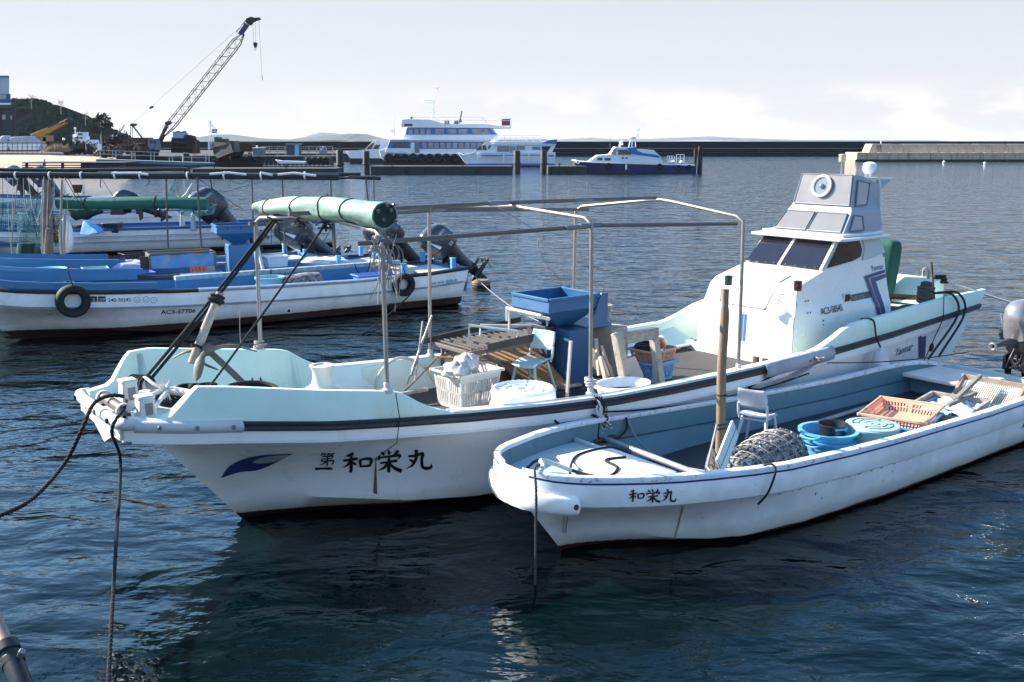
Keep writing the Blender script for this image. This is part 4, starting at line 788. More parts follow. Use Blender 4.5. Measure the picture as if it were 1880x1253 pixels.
# windscreen: two tinted panes, side windows, sloping posts
WB, WT = (9.19, .745, 2.04), (9.60, .70, 2.465)
mb = MB(); mb.loft([[L(9.2, -.76, 2.02), L(9.2, .76, 2.02), L(10.83, .75, 2.12), L(10.83, -.75, 2.12)], [L(9.61, -.71, 2.475), L(9.61, .71, 2.475), L(10.70, .71, 2.475), L(10.70, -.71, 2.475)]], True, True)
wh = mb.build('wheelhouse', white_gel, cab, ang=25)
def wsp(u, v, off=.012):            # u across -1..1, v up 0..1
    w = WB[1] + (WT[1] - WB[1])*v; p = L(WB[0] + (WT[0]-WB[0])*v, w*u, WB[2] + (WT[2]-WB[2])*v); return p + Vector((-.72, 0, .69))*off
for u0, u1 in ((-.985, -.13), (-.05, .94)):
    mb = MB(); q = [wsp(u0, .02), wsp(u1, .02), wsp(u1 - .01, .985), wsp(u0 + .01, .985)]; mb.prism(q, Vector((-.72, 0, .69))*.006)
    g = mb.build('window', glass_d, wh, bevel=.003); mb = MB()
    for k in range(4):
        for v in (.05, .95): mb.ball(wsp(u0 + (u1-u0)*(.12 + .25*k), v, .022), .011, n=6, k=4)
    mb.build('screws', steel, g)
for u in (-.09, .97):
    mb = MB(); mb.beam(wsp(u, 0, .018), wsp(u, 1, .018), .05, .03, up=Vector((-.72, 0, .69))); mb.build('window_post', white_gel, wh, bevel=.006)
def sdp(s, z, off=.01, sd=1): f = (z - 2.02)/.455; return L(s, sd*(.76 - .05*f + off), z)
for sd in (1, -1):
    mb = MB(); mb.prism([sdp(9.27, 2.075, .01, sd), sdp(9.95, 2.135, .01, sd), sdp(10.18, 2.19, .01, sd), sdp(10.22, 2.30, .01, sd), sdp(10.15, 2.46, .01, sd), sdp(9.63, 2.465, .01, sd)], (0, -sd*.006, 0))
    g = mb.build('window', mat('side_glass', (.006, .005, .005), .2, spec=.2), wh); mb = MB()
    for s, z in ((9.5, 2.13), (9.95, 2.17), (10.12, 2.42), (9.75, 2.43)): mb.ball(sdp(s, z, .02, sd), .012, n=6, k=4)
    mb.build('screws', steel, g)
    mb = MB(); mb.prism([sdp(10.24, 2.46, .006, sd), sdp(10.28, 2.30, .006, sd), sdp(10.22, 2.12, .006, sd), sdp(10.86, 2.21, .006, sd), sdp(10.72, 2.46, .006, sd)], (0, -sd*.02, 0)); mb.build('wing_panel', mat('wing_grey', (.5, .53, .56), .4, var=.05), wh, bevel=.006)
mb = MB(); mb.prism([L(9.44, -.86, 2.47), L(9.44, .86, 2.47), L(9.6, .9, 2.47), L(10.80, .87, 2.47), L(10.80, -.87, 2.47), L(9.6, -.9, 2.47)], (0, 0, .045)); mb.prism([L(9.62, -.78, 2.515), L(9.62, .78, 2.515), L(10.78, .76, 2.515), L(10.78, -.76, 2.515)], (0, 0, .05)); mb.build('roof', white_gel, cab, bevel=.014)
# upper steering shelter
mb = MB()
lo = [[L(9.78, -.67, 2.565), L(9.78, .67, 2.565), L(10.9, .63, 2.565), L(10.9, -.63, 2.565)], [L(10.05, -.61, 2.86), L(10.05, .61, 2.86), L(10.9, .6, 2.86), L(10.9, -.6, 2.86)], [L(10.07, -.6, 2.885), L(10.07, .6, 2.885), L(10.9, .6, 2.885), L(10.9, -.6, 2.885)],
      [L(10.12, -.56, 2.96), L(10.12, .56, 2.96), L(10.92, .56, 2.96), L(10.92, -.56, 2.96)], [L(10.25, -.5, 3.47), L(10.25, .5, 3.47), L(10.50, .5, 3.44), L(10.50, -.5, 3.44)]]
mb.loft(lo, True, True); mb.prism([L(10.50, -.49, 3.44), L(10.92, -.555, 2.96), L(10.99, -.52, 3.27)], (0, -.001, 0)); fb = mb.build('upper_shelter', grey_gel, mboat, ang=20, bevel=.01)
for sd in (1, -1):
    mb = MB(); mb.prism([L(10.45, sd*.5, 3.45), L(10.92, sd*.57, 2.90), L(11.0, sd*.55, 2.6), L(11.02, sd*.5, 3.29)], (0, sd*.03, 0)); mb.build('wing', grey_gel, fb, bevel=.006)
def fpl(A, B, u, v, off=.01):       # lerp on a sloping front: A,B=(s,w,z)
    w = A[1] + (B[1]-A[1])*v; n = Vector((-(B[2]-A[2]), 0, (B[0]-A[0]))).normalized(); return L(A[0] + (B[0]-A[0])*v, w*u, A[2] + (B[2]-A[2])*v) + n*off
LA, LB = (9.78, .67, 2.565), (10.05, .61, 2.86); UA, UB = (10.12, .56, 2.96), (10.25, .5, 3.47)
for u0, u1 in ((-.97, -.06), (.0, .93)):
    mb = MB(); nrm = fpl(LA, LB, 0, 0, 1) - fpl(LA, LB, 0, 0, 0); mb.prism([fpl(LA, LB, u0, .04), fpl(LA, LB, u1, .04), fpl(LA, LB, u1 - .01, .95), fpl(LA, LB, u0, .95)], nrm*.006); g = mb.build('window', glass_l, fb)
    mb = MB(); mb.tube([fpl(LA, LB, u0, .03, .018), fpl(LA, LB, u1, .03, .018), fpl(LA, LB, u1 - .01, .96, .018), fpl(LA, LB, u0, .96, .018), fpl(LA, LB, u0, .03, .018)], .012, 6); mb.build('frame', grey_trim, g)
mb = MB(); nrm = fpl(UA, UB, 0, 0, 1) - fpl(UA, UB, 0, 0, 0); mb.prism([fpl(UA, UB, -.94, .05), fpl(UA, UB, .94, .05), fpl(UA, UB, .94, .97), fpl(UA, UB, -.94, .97)], nrm*.006); g = mb.build('window', mat('upper_acrylic', (.215, .195, .195), .16, var=.04, coat=.5), fb)
mb = MB(); mb.tube([fpl(UA, UB, u, v, .016) for u, v in ((-.95, .04), (.95, .04), (.95, .98), (-.95, .98), (-.95, .04))], .011, 6); mb.build('frame', grey_trim, g)
mb = MB(); c = fpl(UA, UB, -.06, .60, .05); mb.torus(c, nrm, .165, .024, 36, 8); cv = mb.build('clear_view_screen', white_gel, fb)
mb = MB(); mb.lathe([(.16, -.004), (.16, .004)], c - nrm*.01, nrm, 32); mb.build('disc', glass_c, cv); mb = MB(); mb.lathe([(.04, -.02), (.04, .03), (.02, .045)], c, nrm, 14); mb.build('hub', grey_trim, cv)
for pts in ([(9.95, .66, 2.60), (10.34, .655, 2.60), (10.34, .615, 2.81), (10.12, .615, 2.84)], [(10.22, .562, 2.985), (10.52, .562, 2.99), (10.62, .525, 3.33), (10.31, .512, 3.38)]):
    for sd in (1, -1):
        mb = MB(); q = [L(a, sd*(b + .008), d) for a, b, d in pts]; mb.prism(q, (0, -sd*.008, 0)); g = mb.build('window', mat('shelter_pane', (.27, .32, .38), .1, coat=.4), fb); mb = MB(); mb.tube([p + Vector((0, -sd*.01, 0)) for p in q + q[:1]], .014, 6); mb.build('frame', grey_trim, g)
mb = MB(); mb.prism([L(10.42, -.5, 3.40), L(10.42, .5, 3.40), L(11.5, .42, 3.36), L(11.5, -.42, 3.36)], (0, 0, .028)); mb.build('spoiler', white_gel, fb, bevel=.008)
mb = MB(); mb.prism([L(11.0, .44, 3.36), L(11.42, .42, 3.36), L(11.06, .46, 3.2), L(11.06, .5, 2.5), L(10.9, .56, 2.5)], (0, .02, 0)); mb.build('spoiler_strut', grey_gel, fb)
mb = MB(); mb.tube(arc([L(10.6, .3, 3.43), L(10.8, .42, 3.41), L(10.9, .54, 3.36), L(10.9, .59, 2.9), L(10.97, .6, 2.6)], 6), .012, 6); mb.build('cable', white_gel, fb)
# antennas
a = M.inv(1545, 320, t=-.05); mb = MB(); mb.tube([L(a[0], a[1], a[2]-.12), L(a[0], a[1], a[2] + .2)], .016, 8); an = mb.build('antenna', steel, fb); mb = MB(); mb.lathe([(.05, .2), (.06, .215), (.06, .3), (.065, .31), (.06, .325), (.02, .33)], L(a[0], a[1], a[2]), Z, 18); mb.build('lamp', mat('lamp_cream', (.5, .44, .33), .4), an)
a = M.inv(1592, 335, t=.3); mb = MB(); mb.tube([L(a[0], a[1], 3.38), L(a[0] + .02, a[1], a[2]), L(a[0] - .02, a[1], a[2] + .13)], [.03, .03, .04], 10); an = mb.build('antenna', steel, fb); mb = MB(); mb.lathe([(.05, .08), (.06, .14), (.11, .2), (.12, .26), (.10, .31), (.04, .335)], L(a[0], a[1], a[2]), (.15, 0, 1), 20); mb.build('dome', plastic_w, an)
# navigation lights on the coach roof corners
for px, py, mm, zz in ((1335, 516, mat('lamp_green', (.015, .06, .05), .2, coat=.5), 1.86), (1462, 526, mat('lamp_red', (.07, .012, .01), .2, coat=.5), 1.86)):
    a = M.inv(px, py + 6, z=zz + .01); mb = MB(); mb.lathe([(.055, 0), (.06, .03), (.06, .12), (.045, .135)], L(a[0] + .03, a[1], zz - .01), Z, 16); nl = mb.build('navigation_light', mm, cab); mb = MB(); mb.lathe([(.063, .115), (.063, .14), (.03, .15)], L(a[0] + .03, a[1], zz - .01), Z, 16); mb.build('cap', ink, nl)
# lettering and chevrons on the cabin side
def cside(s, z, off=.014): return L(s, (wid(z) + off), z)
T2 = lambda mb, txt, px, py, size, **k: None
def cab_text(txt, px, py, size, m, dzds=.0, name='lettering', sx=1.0, off=0):
    a = M.inv(px, py, t=wid(1.7)); mb = MB()
    lettering(mb, txt, size, lambda x, y: cside(a[0] + x*.98, a[2] + y + x*dzds), off, 0, sx); mb.build(name, m, cab, flat=True)
cab_text('AC3-58545', 1499, 577, .135, ink, .02, sx=.92, off=.002)
cab_text('Yanmar', 1604, 498, .115, navy, .02, off=.001)
mb = MB(); a = M.inv(1561, 545, t=.85); lettering(mb, '240-35226', .085, lambda x, y: cside(a[0] + .05 + x, a[2] - .055 + y + x*.02, .016), .001, 0, .82)
mb.build('lettering', mat('decal_grey', (.3, .32, .34), .5), cab, flat=True)
mb = MB(); q = [(0, -.07), (.55, -.06), (.55, .045), (0, .03)]; mb.add([cside(a[0] + x, a[2] + y, .011) for x, y in q], [(0, 1, 2, 3)]); mb.build('number_plate', mat('plate_dark', (.05, .06, .07), .5, var=.3, scale=20), cab, flat=True)
a = M.inv(1552, 547, t=.86); mb = MB(); mb.box(L(a[0] + .02, a[1] + .012, a[2]), (.17, .02, .15)); pv = mb.build('porthole', white_gel, cab, bevel=.02); mb = MB(); mb.box(L(a[0] + .02, a[1] + .024, a[2]), (.13, .01, .11)); mb.build('pane', ink, pv, bevel=.015)
mb = MB(); mb.lathe([(.02, 0), (.03, .04), (.015, .06)], L(a[0] + .12, a[1], a[2] - .01), (0, -1, 0), 10); mb.build('latch', steel, pv)
def chev(pts, m):
    mb = MB(); P_ = []
    for px, py in pts: b = M.inv(px, py, t=.84); w = wid(b[2]); b = M.inv(px, py, t=w); P_.append((min(b[0], 10.95 - .09*(b[2]-.6) - .012), b[2]))
    n = len(P_)//2
    for i in range(n-1):
        A = P_[i], P_[i+1], P_[2*n-2-i], P_[2*n-1-i]; K = 6
        mb.grid([[cside(A[0][0] + (A[1][0]-A[0][0])*u + ((A[3][0] + (A[2][0]-A[3][0])*u) - (A[0][0] + (A[1][0]-A[0][0])*u))*v, A[0][1] + (A[1][1]-A[0][1])*u + ((A[3][1] + (A[2][1]-A[3][1])*u) - (A[0][1] + (A[1][1]-A[0][1])*u))*v, .02) for u in [j/K for j in range(K+1)]] for v in (0, .5, 1)])
    mb.build('chevron', m, cab, flat=True)
chev([(1637, 493), (1585, 507), (1612, 591), (1618, 590), (1592, 511), (1637, 498.5)], navy)
chev([(1638, 500.5), (1596, 511.5), (1620, 590), (1626, 588), (1606, 517), (1639, 507)], navy)
mb = MB()
for px, py in ((1481, 554), (1486, 553), (1481, 575), (1486, 574), (1507, 588), (1507, 596)): b = M.inv(px, py, t=.88); mb.lathe([(.014, 0), (.01, .006)], cside(b[0], b[2], .008), (0, -1, 0), 8)
mb.build('bolts', ink, cab)
# hull markings: name in brush strokes, bow flash, maker's name and stripes by the quarter, rust run
def stroke(mb, fn, pts, w):                      # brush stroke: centre points with half widths, laid on a surface by fn(x,y)
    c = arc([Vector((x, y, 0)) for x, y in pts], 4); n = len(c); wi = np.interp(np.linspace(0, 1, n), np.linspace(0, 1, len(w)), w); a = []; b = []
    for i in range(n):
        d = (c[min(i+1, n-1)] - c[max(i-1, 0)]).normalized(); q = Vector((-d.y, d.x, 0))*wi[i]
        a.append(fn(c[i].x + q.x, c[i].y + q.y)); b.append(fn(c[i].x - q.x, c[i].y - q.y))
    mb.loft([[p, r] for p, r in zip(a, b)], False, False)
GLY = {
 'wa': [([(.36, .97), (.22, .86), (.08, .80)], (.045, .05, .01)), ([(.0, .58), (.25, .63), (.5, .70)], (.04, .045, .05)), ([(.28, .88), (.28, .4), (.26, .02), (.2, .06)], (.04, .055, .05, .01)), ([(.26, .6), (.16, .38), (.0, .22)], (.045, .04, .008)), ([(.3, .52), (.4, .42), (.44, .36)], (.025, .045, .03)),
        ([(.58, .62), (.6, .4), (.62, .24)], (.05, .045, .04)), ([(.58, .62), (.8, .68), (.98, .62), (.93, .3)], (.03, .045, .06, .035)), ([(.62, .29), (.78, .3), (.95, .34)], (.035, .035, .045))],
 'ei': [([(.16, .93), (.24, .84), (.28, .77)], (.03, .055, .03)), ([(.44, 1.0), (.48, .9), (.48, .8)], (.03, .055, .03)), ([(.86, 1.0), (.76, .87), (.64, .78)], (.05, .045, .01)), ([(.1, .74), (.08, .64), (.03, .55)], (.035, .05, .01)), ([(.1, .67), (.5, .72), (.92, .77), (.84, .6)], (.03, .04, .06, .01)),
        ([(.12, .42), (.45, .47), (.82, .54)], (.035, .04, .05)), ([(.48, .68), (.48, .35), (.46, .0)], (.04, .055, .05)), ([(.44, .44), (.28, .22), (.02, .08)], (.05, .045, .01)), ([(.5, .42), (.7, .2), (1.0, .06)], (.03, .055, .07))],
 'maru': [([(.4, 1.0), (.4, .6), (.26, .22), (.0, .02)], (.06, .055, .045, .008)), ([(.08, .66), (.4, .7), (.66, .8), (.62, .5), (.66, .12), (.85, .04), (1.0, .12), (1.0, .28)], (.04, .045, .06, .05, .055, .06, .05, .012)), ([(.12, .5), (.28, .38), (.36, .3)], (.025, .05, .04))],
 'dai': [([(.22, 1.0), (.16, .88), (.04, .8)], (.04, .04, .01)), ([(.16, .9), (.3, .92), (.44, .95)], (.03, .03, .03)), ([(.28, .88), (.33, .82)], (.03, .04)), ([(.62, 1.0), (.56, .9), (.48, .82)], (.04, .04, .01)), ([(.56, .9), (.72, .92), (.96, .96)], (.03, .03, .04)), ([(.72, .89), (.76, .82)], (.03, .04)),
         ([(.18, .72), (.5, .74), (.84, .78), (.8, .6)], (.03, .035, .05, .02)), ([(.2, .54), (.5, .56), (.8, .6)], (.03, .03, .03)), ([(.2, .55), (.12, .36)], (.04, .03)), ([(.1, .36), (.5, .38), (.88, .42), (.84, .18), (.74, .14)], (.03, .035, .05, .04, .01)), ([(.5, .76), (.5, .3), (.48, .0)], (.035, .045, .04)), ([(.46, .38), (.26, .18), (.02, .06)], (.04, .035, .01))],
 'ichi': [([(.0, .5), (.4, .56), (.8, .56), (1.0, .5)], (.09, .06, .09, .03))]}
def glyph(mb, key, fn, x0, y0, w, h):
    for pts, ws in GLY[key]: stroke(mb, lambda x, y: fn(x0 + x*w, y0 + y*h), pts, [q*1.0 for q in ws])
def stroke_scaled(): pass
def hull_uv(frame, hull, px, py, it=8):           # picture point -> (s, v) on the flared near side
    t = 1.0
    for _ in range(it):
        a = frame.inv(px, py, t=t); s, z = a[0], a[2]; b, zs = hull.b(s), hull.zs(s); z0 = max(hull.zc(s), hull.zk(s) + .005); z1 = zs - hull.lip
        v = min(1.05, max(-.05, (z - z0)/(z1 - z0))); t = .5*t + .5*hull.flr(s, v)[0]
    return s, v
def surf_px(frame, hull, off=.008):
    def fn(px, py): s, v = hull_uv(frame, hull, px, py); return hull.on_side(s, min(1, max(0, v)), off)
    return fn
sp_ = surf_px(M, HM)
def brush(parent, keys, frame_fn, m, name='lettering'):
    for key, x0, y0, x1, y1, sk in keys:          # box in the picture, y down
        mb = MB()
        for pts, ws in GLY[key]:
            wpx = (x1 - x0); hpx = (y1 - y0)
            fn = lambda x, y: frame_fn(x, y)
            stroke(mb, fn, [(x0 + x*wpx, y1 - y*hpx - sk*x*wpx) for x, y in pts], [q*1.28*(wpx + hpx)*.5 for q in ws])
        mb.build(name, m, parent, flat=True)
brush(mboat, [('dai', 586, 831, 615, 855, 0), ('ichi', 578, 854, 611, 867, 0), ('wa', 630, 830, 682, 866, 0), ('ei', 692, 826, 737, 867, 0), ('maru', 745, 825, 791, 861, 0)], sp_, ink)
def patch(name, pts, fn, m, parent, K=10):        # outline given as upper and lower curve (same count)
    n = len(pts)//2; mb = MB(); up = arc([Vector((x, y, 0)) for x, y in pts[:n]], K); dn = arc([Vector((x, y, 0)) for x, y in pts[n:][::-1]], K)
    mb.grid([[fn(*(u.lerp(d, q).xy)) for u, d in zip(up, dn)] for q in (0, .33, .67, 1)]); return mb.build(name, m, parent, flat=True)
patch('bow_flash', [(406, 876), (425, 853), (470, 837), (537, 832.5), (537, 833), (480, 861), (440, 867), (407, 877)], sp_, navy, mboat)
patch('bow_flash_inlay', [(464, 846), (480, 839.5), (505, 835.5), (534, 833.5), (534, 834), (505, 846), (482, 850), (465, 849)], surf_px(M, HM, .012), mat('flash_grey', (.34, .36, .34), .4), mboat)
patch('rust_streak', [(684.5, 905), (686, 880), (689, 842), (690, 842), (691, 880), (692, 907)], sp_, mat('rust_run', (.16, .085, .03), .8, var=.5, scale=25, stretch=(1, 1, .15)), mboat, 4)
a = M.inv(690, 842, t=1.2); mb = MB(); mb.lathe([(.014, -.03), (.014, .012)], sp_(689.5, 842), (0, -1, 0), 10); mb.build('drain', iron, mboat)
s, v = hull_uv(M, HM, 1643, 642); mb = MB(); lettering(mb, 'Yanmar', .185, lambda x, y: HM.on_side(s + x*.9, v - .13 + y/.9 + x*.03, .006), .001, .25); mb.build('lettering', ink, mboat, flat=True)
for x0, x1 in ((1685, 1691), (1692, 1702)): patch('stripe', [(x0, 619), ((x0+x1)/2, 617.5), (x1, 616), (x1 + 3, 655), ((x0+x1)/2 + 3, 656), (x0 + 3, 657)], sp_, navy, mboat, 3)
s, v = hull_uv(M, HM, 1719, 636); mb = MB(); mb.lathe([(.07, -.02), (.075, .006), (.06, .012)], HM.on_side(s, v, 0), (0, -1, -.1), 18); ex = mb.build('exhaust_port', ink, mboat)
# things fixed to the inside of the far bulwark
for px, py in ((1218, 632), ): a = M.inv(px, py, t=-1.4); mb = MB(); mb.box(L(a[0], -1.38, a[2]), (.07, .04, .34)); mb.build('hinge_strip', rust, mboat, bevel=.01)
mb = MB()
for px, py in ((1278, 622), (1272, 636)): a = M.inv(px, py, t=-1.3); mb.tube([L(a[0]-.1, -1.3, a[2]), L(a[0] + .2, -1.3, a[2] + .01)], .03, 10)
mb.build('pipe_stub', plastic_w, mboat)
mb = MB(); mb.prism([L(6.2, -1.42, .72), L(8.2, -1.42, .95), L(8.3, -.93, .72), L(6.4, -1.0, .70)], (0, 0, .03)); mb.build('side_deck', mint, mboat, bevel=.01)
for s in (2.4, 7.0): mb = MB(); mb.box(L(s, -HM.b(s) + .16, .92), (.3, .03, .38)); mb.build('frame_rib', mint, mboat, bevel=.02)
mb = MB()
for t in (.45, .62, 1.02, 1.15): mb.box(L(8.06, t, .73), (.05, .09, .12))
mb.build('bracket', rust, mboat, bevel=.01)
# stern gear that belongs to the boat: white fairlead box, cleat, stern post
a = M.inv(1785, 540, t=.35); mb = MB(); mb.prism([L(12.15, -.1, 1.2), L(12.75, -.1, 1.2), L(12.75, -.1, 1.62), L(12.45, -.1, 1.62)], L(0, .9, 0)); mb.build('stern_box', mint, mboat, bevel=.02)
mb = MB(); mb.tube(arc([L(12.55, .6, 1.62), L(12.57, .58, 1.74), L(12.7, .42, 1.76), L(12.72, .40, 1.62)], 6), .028, 8); mb.build('cleat', steel, mboat)
# ------------------------------------------------------------------ pipe frame for the awning
pf = []
r_ = .024
def archp(s, tn, zn, zr, zl, bend=.16):          # far foot stands a little forward of the near one
    q_ = -.3 if s > 1.5 else -.2; L0 = L; L_ = lambda s, t, z: L0(s + q_*max(0, -t)/tn, t, z)
    pts = [L_(s, tn, zn)]
    for sd in (1, -1):
        seq = [L_(s, sd*tn*.985, zl - bend), L_(s, sd*(tn - .03), zl - .04), L_(s, sd*(tn - .14), zl + .02)]
        pts += seq if sd > 0 else []
    pts += [L_(s, .2, zr - .015), L_(s, 0, zr), L_(s, -.2, zr - .015), L_(s, -(tn - .14), zl + .02), L_(s, -(tn - .03), zl - .04), L_(s, -tn*.985, zl - bend), L_(s, -tn, zn)]
    return pts
for s, tn, zn, zr, zl in ((1.08, 1.30, 1.50, 3.20, 3.10), (3.72, 1.47, 1.08, 3.21, 3.12), (6.36, 1.49, 1.0, 3.19, 3.02)):
    mb = MB(); mb.tube(archp(s, tn, zn, zr, zl), r_, 10); fr = mb.build('frame_arch', steel, mboat); mb = MB()
    for sd in (1, -1): mb = MB(); mb.lathe([(.06, -.01), (.06, .03), (.035, .05), (.035, .10)], L(s - (0 if sd > 0 else (.3 if s > 1.5 else .2)), sd*tn, zn), Z, 14); mb.build('socket', white_old, fr)
for pts in ([L(.8, 1.27, 3.02), L(3.5, 1.42, 3.05), L(3.7, 1.43, 3.06), L(6.25, 1.44, 2.95)], [L(.7, 0, 3.24), L(3.5, 0, 3.25), L(4.9, 0, 3.24), L(6.25, 0, 3.22)], [L(.8, -1.27, 3.05), L(3.5, -1.42, 3.09), L(6.3, -1.44, 2.98)]):
    mb = MB(); mb.tube(pts, r_*1.05, 10); p = mb.build('frame_pipe', mat('dull_pipe', (.13, .12, .11), .5, .3, var=.3, dirt=(.2, .12, .07), damt=.5, dscale=5), mboat); mb = MB()
    for q in pts[1:-1]: mb.tube([q + Vector((-.15, 0, 0)), q + Vector((.15, 0, 0))], r_*1.3, 10)
    mb.build('sleeve', grey_trim, p)
# ================================================================== the small open skiff in front
S = Frame(1030, 1003, 37); S.O = S.O + Vector((0, -.1, 0))
HS = Hull(end=8.75, rake=.25, ledge=.035, lip=.29, roll=.02,
    b=lp([-.62, -.60, -.52, -.38, -.2, 0, .3, .6, 1, 1.5, 2, 3, 4, 5, 6, 7, 8, 8.75], [.06, .22, .42, .57, .68, .77, .90, 1.0, 1.09, 1.16, 1.195, 1.20, 1.18, 1.16, 1.145, 1.13, 1.08, 1.0]),
    zs=lp([-.62, 0, 1, 2, 3, 4, 5, 6, 7, 7.8, 8.3, 8.75], [1.0, .95, .88, .80, .75, .71, .69, .67, .68, .69, .62, .52]),
    zk=lambda s: (min(-s*1.28, .69)) if s < 0 else -.25*min(1, s/1.2),
    tc=lp([-.62, -.2, 0, .5, 1, 1.6, 2.4, 4, 8.75], [.02, .012, .06, .36, .66, .92, 1.04, 1.1, .98]),
    zc=lp([-.62, -.15, .5, 1.3, 2, 8.75], [.7, .22, .16, .06, .03, .03]), conc=lp([-.62, 0, 1, 2.5, 9], [.0, .10, .06, -.01, -.02]),
    S=[-.62, -.60, -.56, -.5, -.42, -.32, -.2, -.1] + [.1*i for i in range(26)] + [2.75, 3, 3.5, 4, 4.5, 5, 6, 7, 7.6, 8, 8.3, 8.75])
sk = thing('skiff', 'small open white skiff with teal inside lying along the cabin boat', 'skiff', S.O, S.ang)
HS.shell(sk, skiff_hull)
FS = [-.6, -.56, -.5, -.42, -.32, -.2, 0, .3, .6, 1, 1.5, 2, 3, 4, 5, 6, 7, 7.6, 8, 8.3, 8.70]
def rim(s):
    b, z = HS.b(s), HS.zs(s); w = min(.085, b*.5)
    return [(b + .004, z - .035), (b + .012, z + .004), (b, z + .02), (b - w, z + .022), (b - w - .005, z - .0), (b - w + .01, z - .03)]
for sd in (1, -1):
    mb = MB(); mb.loft([[HS.rk(s, sd*t, z) for t, z in rim(s)] for s in FS], True, True); mb.build('gunwale', mat('skiff_rim', (.74, .77, .80), .45, dirt=(.07, .08, .09), damt=.8, dscale=13, dthr=.555, bump=.002, bscale=30), sk, ang=50)
    ln = lambda s: [(HS.b(s) + .006, HS.zs(s) - .05), (HS.b(s) + .013, HS.zs(s) - .05), (HS.b(s) + .013, HS.zs(s) - .032), (HS.b(s) + .006, HS.zs(s) - .032)]
    mb = MB(); mb.loft([[HS.rk(s, sd*t, z) for t, z in ln(s)] for s in FS], True, True); mb.build('navy_line', navy, sk)
    bm_ = lambda s: [(HS.b(s) - .02, HS.zs(s) - .16)] + [(HS.b(s) + .006 + .06*math.sin(q), HS.zs(s) - .25 + .09*math.cos(q)) for q in [.25 + .29*i for i in range(10)]] + [(HS.b(s) - .02, HS.zs(s) - .36)]
    mb = MB()
    for s in (-.52, -.37): mb.lathe([(.028, -.03), (.028, .004), (.02, .008)], HS.rk(s, sd*(HS.b(s) + .068), HS.zs(s) - .25), Vector((-.5 if s < 0 else -.1, -sd, 0)), 12)
    bolts_ = mb.build('bolts', mat('rust_bolt', (.13, .045, .025), .8, var=.5, scale=30), sk)
ring_ = lambda s, sd: [HS.rk(s - .05*max(0, 1-abs(s+.6)*3), sd*t, z) for t, z in bm_(s)]
st_ = [-.33, -.38, -.42, -.46, -.5, -.56, -.60, -.62]
mb = MB(); mb.loft([ring_(s, 1) for s in st_] + [ring_(s, -1) for s in st_[::-1]], True, True); mb.build('bow_bumper', skiff_hull, sk, ang=50)
inn = lambda s: [(HS.b(s) - .07, HS.zs(s) - .005), (HS.b(s) - .10, HS.zs(s) - .24), (HS.b(s) - .075, HS.zs(s) - .27), (min(HS.b(s) - .13, HS.tin(s, .24, .10)), .24), (0, .22)]
HS.sheet(sk, 'inner_hull', teal, inn, [.9, 1, 1.15, 1.3, 1.5, 1.75, 2, 2.5, 3, 4, 5, 6, 7, 7.6, 8, 8.3, 8.68], ang=35)
HS.sheet(sk, 'inner_bow', teal, lambda s: [(HS.b(s) - .07, HS.zs(s) - .005), (HS.b(s) - min(.11, HS.b(s)*.8), HS.zs(s) - .2), (0, HS.zs(s) - .2)], [-.58, -.5, -.42, -.3, -.2, 0, .3, .6, .95], ang=35)
HS.sheet(sk, 'floor', dark_deck, lambda s: [(min(HS.b(s) - .14, HS.tin(s, .25, .09)), .26), (0, .255)], [1.02, 1.2, 1.5, 2, 3, 4, 5, 6, 7, 8, 8.6])
mb = MB()                                          # foredeck with a coaming edge
mb.loft([[HS.rk(s, t, HS.zs(s) - .185) for t in (HS.b(s) - .105, HS.b(s)*.4, 0, -HS.b(s)*.4, -HS.b(s) + .105)] for s in (-.42, -.3, -.1, .1, .4, .7, 1.02)], False, False)
mb.prism([L(1.0, -1.0, .55), L(1.0, 1.0, .55), L(1.0, 1.0, .735), L(1.0, -1.0, .735)], (.05, 0, 0)); mb.build('foredeck', mat('skiff_deck', (.42, .50, .52), .55, dirt=(.3, .3, .28), damt=.35, dscale=7, dthr=.58, bump=.002, bscale=70), sk, bevel=.006)
a = S.inv(1140, 832, z=.78); mb = MB(); mb.prism([L(.33, -.50, .735), L(.33, .56, .735), L(.44, .66, .735), L(.93, .66, .735), L(.98, .6, .735), L(.98, -.46, .735)], (0, 0, .06)); mb.build('hatch_lid', mat('nonskid_cream', (.74, .70, .66), .6, var=.06, bump=.004, bscale=160), sk, bevel=.02)
mb = MB(); mb.box(L(1.035, -.78, .55), (.03, .45, .3)); mb.build('bulkhead', teal, sk, bevel=.008)
mb = MB(); mb.tube([L(1.52, -1.08, .62), L(1.46, .95, .60)], .035, 10); mb.build('thwart_pipe', mat('old_alu', (.34, .35, .35), .5, .5, var=.25), sk)
mb = MB(); mb.box(L(1.5, -1.07, .62), (.34, .12, .04)); mb.build('pipe_seat', rust, sk, bevel=.01)
fs_ = surf_px(S, HS)
def strake_px(frame, hull, off=.006):
    def fn(px, py):
        t = 1.0
        for _ in range(8): a = frame.inv(px, py, t=t); t = .5*t + .5*(hull.b(a[0]) + hull.roll)
        s, z = a[0], a[2]; v = (z - hull.zs(s) + hull.lip)/hull.lip; return hull.on_strake(s, min(1, max(0, v)), off)
    return fn
ss_ = strake_px(S, HS)
brush(sk, [('wa', 1154, 899, 1182, 921, -.02), ('ei', 1185, 898, 1212, 923, -.03), ('maru', 1215, 898, 1240, 921, -.03)], ss_, ink)
rrun = mat('faint_rust', (.33, .25, .15), .7, var=.4, scale=25)
patch('rust_streak', [(1034, 930), (1034.5, 950), (1033, 985), (1034.5, 985), (1036, 950), (1036, 930)], fs_, rrun, sk, 4); patch('rust_streak', [(1037, 930), (1040, 955), (1037, 986), (1038.5, 986), (1042, 955), (1039, 930)], fs_, rrun, sk, 4)
patch('rust_streak', [(1253, 928), (1245, 955), (1237, 985), (1240, 985), (1248, 955), (1256, 928)], fs_, rrun, sk, 4)
